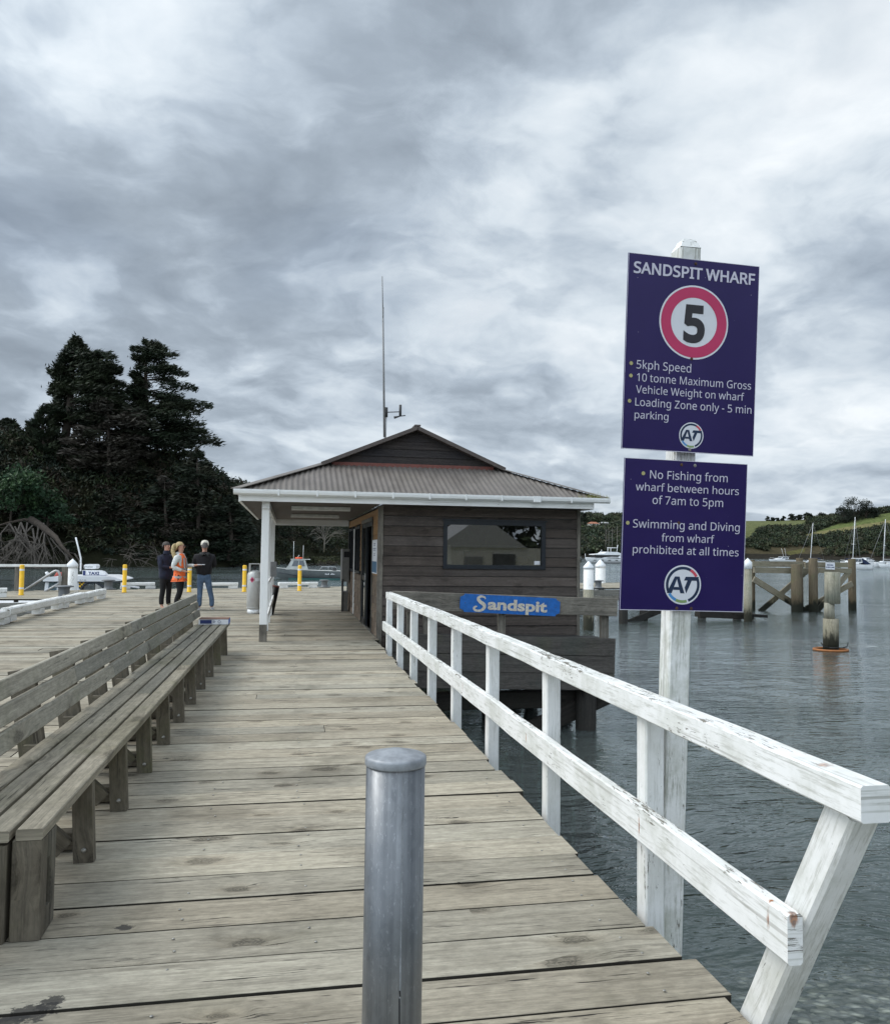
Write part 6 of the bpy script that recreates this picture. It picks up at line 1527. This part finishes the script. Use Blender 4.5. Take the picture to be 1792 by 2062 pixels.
def loft(name, stations, nu, nv, prof, colf, rough=1.0, back=1.6):
    """land from a shoreline up to a ridge and down behind it; stations: (bearing as frame x, shore dist Y, ridge dist Y, ridge height seen at frame y)"""
    x0, x1 = stations[0][0], stations[-1][0]; me = bpy.data.meshes.new(name); vs = []; cs = []; fs = []
    for i in range(nu+1):
        xx = x0+(x1-x0)*i/nu; _, ys, yr, py = lerp_st(stations, xx)
        S0 = at_Y(xx, 1120, ys); S0.z = WZ-.6; Rg = at_Y(xx, py, yr)
        for j in range(nv+1):
            t = j/nv
            if t <= .8:
                q = t/.8; P = S0.lerp(Rg, q); P.z = S0.z+(Rg.z-S0.z)*prof(q)
                n_ = (fb(P.x*.05, P.y*.05)-.5)*rough*3.0*math.sin(math.pi*min(1, q*1.0)); P.z += n_*min(1, q*3)
            else:
                q = (t-.8)/.2; P = Rg+(Rg-S0)*q*back*.6; P.z = Rg.z-(Rg.z+3)*q*q
            vs.append(tuple(P)); cs.append(colf(P, t, xx))
    for i in range(nu):
        for j in range(nv):
            a = i*(nv+1)+j; fs.append((a, a+nv+1, a+nv+2, a+1))
    me.from_pydata(vs, [], fs); me.materials.append(MATS['ground'])
    ca = me.color_attributes.new('Col', 'FLOAT_COLOR', 'POINT'); cc = np.ones((len(vs), 4), np.float32); cc[:, :3] = np.array(cs); ca.data.foreach_set('color', cc.ravel())
    for p in me.polygons: p.use_smooth = True
    o = bpy.data.objects.new(name, me); COL.objects.link(o); tag(o, kind='structure')
    return o, np.array(vs).reshape(nu+1, nv+1, 3)
def sample(grid, u, v):
    nu, nv = grid.shape[0]-1, grid.shape[1]-1; i = np.clip((u*nu).astype(int), 0, nu-1); j = np.clip((v*nv).astype(int), 0, nv-1); fu = (u*nu-i)[:, None]; fv = (v*nv-j)[:, None]
    return grid[i, j]*(1-fu)*(1-fv)+grid[i+1, j]*fu*(1-fv)+grid[i, j+1]*(1-fu)*fv+grid[i+1, j+1]*fu*fv

# ---- wooded headland on the left
HS = [(-420, 118, 150, 880), (-100, 128, 158, 868), (0, 134, 160, 872), (120, 138, 162, 902), (250, 140, 163, 915), (400, 142, 165, 950), (470, 146, 172, 985), (540, 200, 240, 1010), (700, 235, 300, 1030), (900, 250, 330, 1040), (1170, 300, 400, 1060)]
headland, HG = loft('headland', HS, 110, 40, lambda q: min(1, 1-(1-q)**1.7), lambda P, t, x: (.018, .019, .010))
def bush_cols(K, base, sd=.3): 
    c = np.array(base)[rng.integers(0, len(base), K)]; return c*rng.uniform(1-sd, 1+sd, (K, 1))
K = 2600; u = rng.uniform(.0, 1, K); v = rng.uniform(.05, .84, K)
Pb = sample(HG, u, v); dist = np.linalg.norm(Pb, axis=1)
rad = rng.uniform(.8, 2.3, K)*np.clip(dist/150, .9, 2.0); Pb[:, 2] += rad*.25
dk = [(.020, .027, .013), (.013, .020, .010), (.030, .030, .014), (.036, .029, .019), (.015, .024, .016), (.024, .034, .013)]
V1, C1 = clumps(Pb, rad, 78, .52, bush_cols(K, dk), .85, .35, 2.0)
tag(quads_obj('hillside_bush', V1, C1, 'foliage'), 'dense dark bush covering the slopes of the headland behind the wharf', 'bush', kind='stuff')

# ---- macrocarpa trees: trunks with layered sprays
def conifer(name, label, base, height, prof, lean=0.0, n_limb=70, per=150, leaf=(1.1, .26), cols=((.014, .022, .011), (.022, .029, .014)), trunk_r=.55, bare=.12, droop=-.05, up=.25, depth=.8, group=None, forks=1, thin=None, trunkmat='trunk', gapz=()):
    """prof: list of (height fraction, reach to the left, reach to the right) in metres"""
    t = thing(name, label, 'tree', tuple(base), group=group); base = Vector(base)
    xr = Vector((CR.x, CR.y, 0)).normalized(); yr = Vector((CF.x, CF.y, 0)).normalized()
    mb = MB(); axes = []
    for f_ in range(forks):
        off = (f_-(forks-1)/2)*height*.16; pts = []; rs = []
        for k in range(9):
            q = k/8; sway = .25*math.sin(q*5+f_*2)
            pts.append(base+xr*(lean*q*height+off*smooth(.15, .7, q)+sway)+Vector((0, 0, height*q*(1-.06*f_)-.8*(k == 0)))); rs.append(trunk_r*(1-q)**.8+.05)
        axes.append(pts); mb.tube(pts, rs, 8)
    LP = []; LD = []; LC = []; LL = []
    cols = np.array(cols)
    for i in range(n_limb):
        q = bare+(1-bare)*((i+random.random())/n_limb); ax = axes[i % forks]
        if any(a < q < b_ for a, b_ in gapz) and random.random() < .75: continue
        k = min(7, int(q*8)); o0 = ax[k].lerp(ax[k+1], q*8-k)
        _, rl, rr_ = lerp_st(prof, q); a = random.uniform(0, 2*math.pi)
        ca = math.cos(a); reach = (rr_ if ca > 0 else rl)*abs(ca)+depth*(rl+rr_)/2*(1-abs(ca)); reach *= random.uniform(.62, 1.06)
        d = (xr*ca+yr*math.sin(a)); P_ = []; 
        for s_ in range(6):
            w2 = s_/5; P_.append(o0+d*reach*w2+Vector((0, 0, reach*(up*w2*(1-.55*w2)+droop*w2*w2))))
        mb.tube(P_, [max(.04, trunk_r*.22*(1-w2/5*.9)*(1-q*.5)) for w2 in range(6)], 5, caps=False)
        n_ = int(per*(.35+reach/6)); w2 = rng.uniform(.22, 1.0, n_)**.75
        kx = np.minimum((w2*5).astype(int), 4); fr_ = (w2*5-kx)[:, None]; A = np.array([tuple(p) for p in P_]); c = A[kx]*(1-fr_)+A[kx+1]*fr_
        sd_ = np.array([-d.y, d.x, 0]); spread = (.10+.22*np.sin(np.pi*np.minimum(1, w2*.95)))*reach
        c = c+sd_*(rng.normal(size=n_)*spread*.55)[:, None]+np.array([0, 0, 1])*(rng.normal(size=n_)*.32+.15)[:, None]
        dr = unit(np.array(d)*.8+sd_*rng.normal(size=(n_, 1))*.55+np.array([0, 0, 1])*(up*1.0+rng.normal(size=(n_, 1))*.28))
        LP.append(c); LD.append(dr); LL.append(np.full(n_, 1.0)); LC.append(cols[rng.integers(0, len(cols))]*rng.uniform(.7, 1.35)*rng.uniform(.75, 1.25, (n_, 1)))
    mb.build('trunk', trunkmat, t)
    P_ = np.concatenate(LP); D_ = np.concatenate(LD); N_ = len(P_)
    V_ = leaf_quads(P_, D_, leaf[0]*rng.uniform(.6, 1.4, N_), leaf[1]*rng.uniform(.6, 1.4, N_))
    cr = quads_obj('crown', V_, np.concatenate(LC), 'foliage', t)
    return t
TY = 158.0
m_ = TY/math.cos(0.0)/1656*1.02                       # metres per frame unit there
base = at_Y(126, 908, TY); hA = (908-676)*m_
conifer('macrocarpa_tree', 'tall dark macrocarpa with a leaning bare trunk, left of the pair on the headland', base, hA*.90, [(0, 1, 2), (.18, 2.5, 7), (.26, 4.5, 11), (.4, 4.6, 12.5), (.5, 4.4, 12), (.62, 4.2, 11), (.72, 3.6, 9.5), (.8, 2.6, 8.2), (.88, 1.6, 3.0), (.95, 1.3, 2.2), (1, .4, .6)], lean=.095, n_limb=125, per=230, leaf=(1.0, .2), bare=.2, trunk_r=.85, up=.30)
base = at_Y(284, 930, TY+4); hB = (930-675)*m_*1.02
conifer('macrocarpa_tree', 'tallest macrocarpa with an open top and wide spreading skirts, right of the pair', base, hB*.90, [(0, 6, 15.5), (.06, 7, 17.5), (.16, 7, 15), (.3, 5.5, 13.8), (.45, 3.8, 12.2), (.57, 3.0, 10.5), (.66, 3.2, 11.2), (.76, 3.2, 8.2), (.86, 3.4, 6.6), (.94, 2.8, 4.2), (1, .6, .8)], lean=.03, n_limb=150, per=185, leaf=(1.0, .2), bare=.04, trunk_r=.8, up=.26, gapz=((.6, .66), (.75, .80), (.88, .92)))
base = at_Y(215, 985, TY-6)
conifer('macrocarpa_tree', 'brown tinged dying macrocarpa in front of the tall pair', base, (985-832)*m_, [(0, 7, 7), (.3, 8.2, 7.5), (.55, 7.5, 8), (.8, 5, 8.5), (1, 3, 7)], n_limb=60, per=130, cols=((.028, .025, .018), (.034, .029, .022), (.020, .023, .013)), bare=.1, trunk_r=.5, up=.12)
base = at_Y(84, 915, TY-4)
conifer('dark_conifer', 'low bushy dark conifer on the ridge at the left, beside the leaning trunk', base, (915-836)*m_, [(0, 3.0, 4.2), (.3, 3.6, 3.9), (.6, 2.6, 2.8), (.85, 1.2, 1.3), (1, .2, .2)], n_limb=46, per=110, bare=.02, trunk_r=.3, up=.75, leaf=(1.0, .22))
for x, y, hpx, rw, lab, cl in ((395, 1110, 190, 8.5, 'dark macrocarpa skirting the shore below the tallest tree', ((.014, .020, .011), (.022, .024, .014))), (330, 1125, 150, 8, 'drooping dark conifer at the waterline behind the three people', ((.016, .022, .012), (.030, .026, .020))),
                             (225, 1120, 120, 7, 'dark spreading conifer at the waterline behind the taxi boat', ((.014, .02, .011), (.026, .024, .016))), (462, 1120, 110, 6, 'dark conifer at the right foot of the headland beside the white porch post', ((.014, .021, .012), (.02, .026, .016)))):
    conifer('shore_conifer', lab, at_Y(x, y, 146), hpx*m_*.92, [(0, rw*.8, rw*.8), (.25, rw, rw), (.6, rw*.7, rw*.75), (.85, rw*.35, rw*.4), (1, .3, .3)], n_limb=54, per=120, cols=cl, bare=.03, trunk_r=.4, up=.05, droop=-.12, group='conifers along the headland shore')
def broadleaf(name, label, base, h_, wd, cols, n_c=16, per=130, leaf=.42, group=None, trunk='trunk', flat=.8, tr=.2, cat='tree', tl=.45, zl=.32):
    t = thing(name, label, cat, tuple(base), group=group); base = Vector(base); mb = MB()
    mb.tube([base-Vector((0, 0, .6)), base+Vector((.1, 0, h_*tl)), base+Vector((0, 0, h_*.8))], [tr, tr*.7, tr*.2], 6)
    cs = []; rs = []
    for k in range(n_c):
        a = random.uniform(0, 2*math.pi); q = random.random()**.6; z = random.uniform(zl, .98); ww = math.sqrt(max(.05, 1-((z-.5)/.54)**2))
        c = base+Vector((math.cos(a)*q*wd*.42*ww, math.sin(a)*q*wd*.42*ww, h_*z*.88)); cs.append(tuple(c)); rs.append(wd*random.uniform(.13, .24))
        mb.tube([base+Vector((0, 0, h_*.35)), c], [tr*.4, tr*.1], 4, caps=False)
    mb.build('trunk', trunk, t)
    cc = bush_cols(n_c, cols, .25); V_, C_ = clumps(np.array(cs), np.array(rs), per, leaf, cc, flat, .3)
    quads_obj('crown', V_, C_, 'foliage', t); return t
broadleaf('ridge_tree', 'small round tree on the skyline at the far left of the headland', at_Y(15, 874, 158), 28*m_, 4.2, ((.016, .022, .011),), 12, 90, .5)
broadleaf('pohutukawa_tree', 'bright green leafy tree low on the left of the headland', at_Y(20, 1068, 134), 110*m_*.85, 14, ((.022, .050, .020), (.030, .060, .022), (.018, .040, .018)), 34, 190, .5, flat=.75)
broadleaf('green_shrub', 'green shrub on the slope above the pale fallen branches', at_Y(95, 1062, 136), 45*m_*.85, 7, ((.022, .046, .022), (.018, .036, .018)), 16, 150, .45)
mb = MB(); b0 = at_Y(48, 876, 159)
for k in range(5):
    a = at_Y(57+k*9.0, 884, 159); mb.beam(a-Vector((0, 0, 1)), a+Vector((0, 0, (1.1, 1.4, 1.2, 1.3, 1.0)[k])), .14, .14, up=(0, 1, 0))
for z in (.5, .9): mb.tube([at_Y(50, 884, 159)+Vector((0, 0, z)), at_Y(96, 884, 159)+Vector((0, 0, z))], .02, 4)
solo('ridge_fence', mb, 'trunk', 'row of dark fence posts on the skyline beside the low conifer', 'fence')
# fallen tree with bare pale branches at the left waterline
ft = thing('fallen_tree', 'fallen tree with a tangle of bare pale branches at the left waterline', 'tree', tuple(at_Y(40, 1120, 127)))
FY = 126.0; mb = MB(); f = lambda x, y, dY=0: at_Y(x, y, FY+dY)
mb.tube([f(62, 1046, 5), f(84, 1060, 3), f(112, 1082), f(124, 1100, -1), f(150, 1128, -2)], [.55, .5, .36, .25, .1], 7); mb.tube([f(70, 1052, 5), f(50, 1046, 5), f(20, 1052, 4), f(-30, 1066, 4)], [.28, .22, .15, .08], 7); mb.build('trunk', 'trunk', ft)
mb = MB()
def twig(p, d, L_, r, lev):
    pts = [p]; dd = Vector(d)
    for k in range(4):
        dd = (dd+Vector((random.uniform(-.28, .28), random.uniform(-.3, .3), random.uniform(-.28, .16)))).normalized(); pts.append(pts[-1]+dd*L_/4)
        if pts[-1].z < WZ+.1: pts[-1].z = WZ+.1
    mb.tube(pts, [r, r*.85, r*.65, r*.45, r*.22], 5, caps=False)
    if lev:
        for _ in range(3 if lev > 1 else 2): q = random.choice(pts[1:4]); twig(q, (dd+Vector((random.uniform(-.7, .7), random.uniform(-.5, .5), random.uniform(-.5, .3)))).normalized(), L_*.6, r*.55, lev-1)
for k in range(15):
    x = random.choice([30, 42, 55, 66, 78, 20, 88]); twig(f(x, 1052+random.uniform(0, 14), 3), Vector((random.uniform(-1.1, .5), -.5, random.uniform(-1.0, -.45))).normalized(), random.uniform(5.0, 9.0), random.uniform(.07, .17), 3)
for k in range(16):
    twig(f(random.uniform(-10, 115), random.uniform(1085, 1130), random.uniform(-2, 3)), Vector((random.uniform(-1, 1), random.uniform(-.5, .3), random.uniform(-.6, .4))).normalized(), random.uniform(2.0, 4.5), random.uniform(.04, .08), 2)
for k in range(6): twig(f(90+k*12, 1075+k*8, 1), Vector((random.uniform(.0, .6), -.3, -.6)).normalized(), random.uniform(3, 6), .12, 2)
mb.build('branches', 'dead_wood', ft)
for x, y, dy, lab in ((235, 1122, 140, 'bare dead branch sticking out over the water behind the taxi boat'), (300, 1128, 139, 'bare dead branches low over the water behind the navy jacket')):
    mb = MB()
    for k in range(7): twig(at_Y(x+k*7, y+random.uniform(-6, 6), dy), Vector((random.uniform(-.8, .8), -.4, random.uniform(-.1, .7))).normalized(), random.uniform(2.5, 4.5), .07, 2)
    solo('dead_branch', mb, 'dead_wood', lab, 'branch')
# bare pale tree and mangroves seen through the porch
bt_ = thing('bare_tree', 'pale bare branched tree on the dark slope seen through the porch', 'tree', tuple(at_Y(652, 1110, 225)))
mb = MB(); b0 = at_Y(652, 1112, 225); mb.tube([b0, b0+Vector((.2, 0, 4))], [.22, .15], 6); mb.build('trunk', 'pale_bark', bt_)
mb = MB()
for k in range(9): twig(b0+Vector((.2, 0, random.uniform(2, 4))), Vector((random.uniform(-.8, .8), random.uniform(-.4, .4), 1)).normalized(), random.uniform(3.5, 6), .12, 2)
mb.build('branches', 'pale_bark', bt_)
for x, y, h_, w_, lab in ((503, 1142, 16, 9, 'low mangrove bush at the water edge left of the white porch post'), (585, 1137, 14, 15, 'olive mangrove bush behind the bow of the grey boat'), (640, 1139, 15, 13, 'olive mangrove bush behind the wheelhouse of the grey boat'), (680, 1138, 15, 13, 'olive mangrove bush beside the far corner of the porch'), (715, 1138, 14, 13, 'olive mangrove bush hidden behind the porch windows')):
    p = at_z(x, y, WZ); cs = []; t = thing('mangrove_bush', lab, 'bush', tuple(p), group='mangrove bushes at the far water edge'); sc_ = p.y/1656
    mb = MB()
    for k in range(12): mb.tube([p+Vector((random.uniform(-.5, .5)*w_*.9, random.uniform(0, 3), -.5)), p+Vector((random.uniform(-.5, .5)*w_, random.uniform(0, 3), h_*sc_*.6))], [.09, .04], 4)
    mb.build('stems', 'trunk', t)
    for k in range(26): cs.append((p.x+random.uniform(-.5, .5)*w_, p.y+random.uniform(0, 6), WZ+h_*sc_*random.uniform(.25, .8)))
    V_, C_ = clumps(np.array(cs), rng.uniform(.7, 1.3, 26), 90, .36, bush_cols(26, ((.055, .058, .024), (.040, .046, .02), (.03, .036, .018))), .75); quads_obj('crown', V_, C_, 'foliage', t)
mb = MB(); a, b_ = at_z(560, 1131, WZ), at_z(760, 1131, WZ)
tag(tag(solo('mud_bank', mb if not mb.poly([(a.x-10, a.y, WZ+.04), (b_.x+40, a.y, WZ+.04), (b_.x+40, a.y+26, WZ+.5), (a.x-10, a.y+26, WZ+.5)]) else mb, 'dry_grass', None, None)), kind='structure')
p0 = a
K = 110; cs = np.stack([rng.uniform(a.x-10, b_.x+30, K), rng.uniform(a.y+10, a.y+34, K), np.full(K, WZ+.6)], 1)
V_, C_ = clumps(cs, rng.uniform(1.0, 2.0, K), 60, .6, bush_cols(K, ((.05, .055, .02), (.03, .036, .016))), .6); tag(quads_obj('salt_scrub', V_, C_, 'foliage'), 'low olive scrub on the flat bank beyond the mangroves', 'scrub', kind='stuff')

# ---- far hills on the right
FS = [(1080, 520, 760, 1030), (1165, 540, 760, 1042), (1255, 560, 780, 1042), (1400, 720, 920, 1046), (1500, 780, 960, 1049), (1560, 780, 970, 1049), (1640, 780, 980, 1045), (1700, 760, 960, 1039), (1792, 740, 940, 1025), (1990, 700, 900, 1008)]
GRASS = [[(1480, 1040), (1560, 1047), (1625, 1046), (1625, 1060), (1600, 1066), (1560, 1062), (1530, 1068), (1512, 1090), (1480, 1095)],
         [(1592, 1087), (1656, 1066), (1690, 1055), (1725, 1045), (1760, 1038), (1792, 1033), (1990, 1018), (1990, 1048), (1792, 1060), (1725, 1071), (1656, 1081), (1620, 1087)],
         [(1160, 1059), (1200, 1054), (1236, 1052), (1236, 1060), (1205, 1069), (1160, 1072)], [(1208, 1044), (1224, 1042), (1224, 1048), (1210, 1050)], [(1480, 1096), (1518, 1093), (1518, 1097), (1480, 1100)], [(1580, 1112), (1620, 1104), (1620, 1112), (1590, 1118)]]
def inside(x, y, poly):
    r = False; j = len(poly)-1
    for i in range(len(poly)):
        xi, yi = poly[i]; xj, yj = poly[j]
        if (yi > y) != (yj > y) and x < (xj-xi)*(y-yi)/(yj-yi)+xi: r = not r
        j = i
    return r
def hillcol(P, t, xx):
    x, y = px(P)
    for k, g_ in enumerate(GRASS):
        if inside(x, y, g_):
            if k == 1: return (.150, .138, .062) if y > 1062-(x-1700)*.16 else (.095, .116, .040)
            return [(.108, .118, .050), 0, (.085, .125, .03), (.05, .07, .022), (.08, .085, .03), (.085, .08, .03)][k]
    if t < .07: return (.022, .019, .014)
    return (.060, .050, .028) if t < .2 else (.022, .026, .013)
hills, FG = loft('hills', FS, 260, 130, lambda q: min(1, 1-(1-q)**1.35), hillcol, rough=2.0)
K = 10000; u = rng.uniform(0, 1, K); v = rng.uniform(.045, .80, K); Pf = sample(FG, u, v); keep = []
for i, P in enumerate(Vector(q) for q in Pf):
    x, y = px(P); g_ = any(inside(x, y+1.5, q) for q in GRASS)
    low = v[i] < .17 and 1490 < x and fb(P.x*.03, P.y*.03) > (.54 if x < 1640 else .66)
    if not g_ and not low: keep.append(i)
Pf = Pf[keep]; K = len(Pf); rad = rng.uniform(2.0, 5.2, K); Pf[:, 2] += rad*.35
V_, C_ = clumps(Pf, rad, 34, 1.9, bush_cols(K, [(.027, .040, .020), (.034, .045, .022), (.045, .055, .026), (.021, .032, .018), (.050, .050, .027)], .4), .85, .3, 1.3)
tag(quads_obj('hill_bush', V_, C_, 'foliage'), 'dark scrub and forest covering the far hills on the right', 'bush', kind='stuff')
def hill_tree(x, yb, yt, wpx, Y, label, cols=((.013, .019, .012), (.018, .024, .014)), nm='skyline_tree', group='trees on the far skyline', n_c=12, per=70):
    b_ = at_Y(x, yb, Y); s_ = Y/1656*1.1; broadleaf(nm, label, b_, (yb-yt)*s_*1.05, wpx*s_*1.35, cols, n_c+6, per, 1.2, group, tr=.5, zl=.02, flat=1.0)
for x, yb, yt, w_, lab in ((1546, 1051, 1040, 7, 'small upright skyline tree, leftmost of the row right of the purple signs'), (1556, 1051, 1042, 7, 'small skyline tree, second from the purple signs'), (1566, 1050, 1043, 6, 'lowest skyline tree beside the gap in the row'), (1577, 1050, 1040, 8, 'small dense skyline tree left of the wider clump'),
                           (1594, 1049, 1035, 13, 'wide skyline tree above the green field'), (1609, 1048, 1036, 10, 'skyline tree between the wide one and the forked one'), (1626, 1048, 1034, 14, 'forked skyline tree right of the green field'), (1652, 1049, 1034, 18, 'broad dark skyline tree left of the big clump'), (1668, 1050, 1040, 12, 'low skyline tree touching the big clump')):
    hill_tree(x, yb, yt, w_, 965, lab)
big = [(1700, 1062, 1018, 34), (1722, 1066, 1004, 44), (1744, 1058, 1007, 30), (1760, 1052, 1024, 22)]
for (x, yb, yt, w_), lab in zip(big, ('left lobe of the big dark tree clump on the right hill', 'tallest tree of the big dark clump on the right hill', 'right hand tree of the big dark clump on the right hill', 'low tree at the right foot of the big hill clump')):
    hill_tree(x, yb, yt, w_, 900, lab, n_c=26, per=110, nm='clump_tree', group='big tree clump on the right hill')
for x, yb, yt, w_, lab in ((1172, 1052, 1034, 16, 'dark skyline tree right against the hut wall'), (1187, 1046, 1033, 9, 'skyline tree second from the hut wall'), (1199, 1047, 1035, 10, 'skyline tree above the red roofed house'), (1212, 1044, 1036, 7, 'small skyline tree above the grey roofed house'), (1228, 1046, 1034, 9, 'rounded skyline tree near the purple signs'), (1240, 1045, 1034, 9, 'rounded skyline tree touching the left edge of the signs'), (1180, 1068, 1056, 12, 'dark round tree below the green paddock beside the hut'), (1207, 1072, 1060, 17, 'dark round tree at the right of the green paddock')):
    hill_tree(x, yb, yt, w_, 680 if yb > 1050 else 760, lab)
for x, lab in ((1219, 'thin pale bare tree on the slope, nearest the white catamaran mast'), (1225, 'thin pale bare tree beside the first one above the catamaran'), (1232, 'tall pale bare tree on the slope left of the signs'), (1242, 'pale bare tree beside the left edge of the signs')):
    b_ = at_Y(x, 1104, 545); mb = MB(); mb.tube([b_, b_+Vector((.3, 0, 6)), b_+Vector((.1, 0, 13+hsh(x, 1)*4))], [.28, .2, .06], 5)
    for k in range(5): twig(b_+Vector((.2, 0, 5+k*1.6)), Vector((random.uniform(-1, 1), -.2, .5)).normalized(), 2.6, .1, 1)
    solo('bare_hill_tree', mb, 'pale_bark', lab, 'tree', 'bare pale trees on the far slope')
def house(x0, x1, yb, ye, yr, Y, mat, label):
    a, b_ = at_Y(x0, yb, Y), at_Y(x1, yb, Y); L_ = (b_-a).length; he = at_Y(x0, ye, Y).z-a.z; hr = at_Y(x0, yr, Y).z-a.z; D_ = L_*.5; c = (a+b_)/2
    t = thing('hill_house', label, 'house', tuple(c)); mb = MB(); mb.box((a.x, a.y, a.z-3), (b_.x, a.y+D_, a.z+he)); mb.build('wall', 'house_wall', t)
    mb = MB(); e = .5; z0, z1 = a.z+he, a.z+hr; y0, y1 = a.y-e, a.y+D_+e; ins = D_*.5
    A = [mb.bm.verts.new(p) for p in ((a.x-e, y0, z0), (b_.x+e, y0, z0), (b_.x+e, y1, z0), (a.x-e, y1, z0), (a.x+ins, (y0+y1)/2, z1), (b_.x-ins, (y0+y1)/2, z1))]
    for q in ((0, 1, 5, 4), (1, 2, 5), (2, 3, 4, 5), (3, 0, 4)): mb.face([A[k] for k in q])
    mb.build('roof', mat, t)
    for k in range(4):
        w_ = L_/9; x = a.x+L_*(.1+.22*k); mb = MB(); mb.box((x, a.y-.06, a.z+he*.2), (x+w_, a.y-.01, a.z+he*.85)); mb.build('window', 'boat_tint', t)
house(1186, 1206, 1057.5, 1054.2, 1050.5, 672, 'roof_tile', 'low house with a terracotta roof on the green paddock right of the hut')
house(1208, 1228, 1056.5, 1053.6, 1050.8, 676, 'roof_grey', 'low house with a pale grey roof on the green paddock, nearer the purple signs')
house(1160, 1182, 1071, 1066.8, 1065.8, 640, 'roof_grey', 'flat pale house with a dark window band below the green paddock')
house(1168, 1178, 1074.5, 1073, 1072.5, 470, 'roof_grey', 'narrow pale terrace wall house lowest below the green paddock') if False else None

# ---- boat shed behind the photographer, seen mirrored in the hut window
bs = thing('boat_shed', 'pale gabled boat shed behind the photographer, mirrored in the hut window', 'shed', (6, -24, 0))
mb = MB(); mb.box((10.0, -30, -1.5), (19.5, -22, 1.9)); mb.build('wall', 'shed_wall', bs)
mb = MB(); mb.poly([(9.4, -21.9, 1.9), (15.4, -21.9, 1.9), (12.4, -21.9, 4.0)], (0, -8, 0)); mb.build('roof', 'roof_grey', bs)
mb = MB(); mb.box((11.2, -21.98, -1), (12.4, -21.92, 1.3)); mb.build('door', 'mid_grey', bs); mb = MB(); mb.box((13.1, -21.98, -1), (14.6, -21.92, 1.5)); mb.build('door', 'dark_grey', bs)
mb = MB(); mb.quad((-60, -60, -.1), (60, -60, -.1), (60, -14, -.1), (-60, -14, -.1)); tag(mb.build('shore_ground', 'dry_grass'), kind='structure')

K = 160; cs = np.stack([rng.uniform(-40, 60, K), rng.uniform(-52, -38, K), rng.uniform(0, 7.5, K)], 1)
V_, C_ = clumps(cs, rng.uniform(2.0, 3.6, K), 60, 1.1, bush_cols(K, dk), .9); tag(quads_obj('shore_wood', V_, C_, 'foliage'), 'dark trees on the shore behind the photographer', 'wood', kind='stuff')
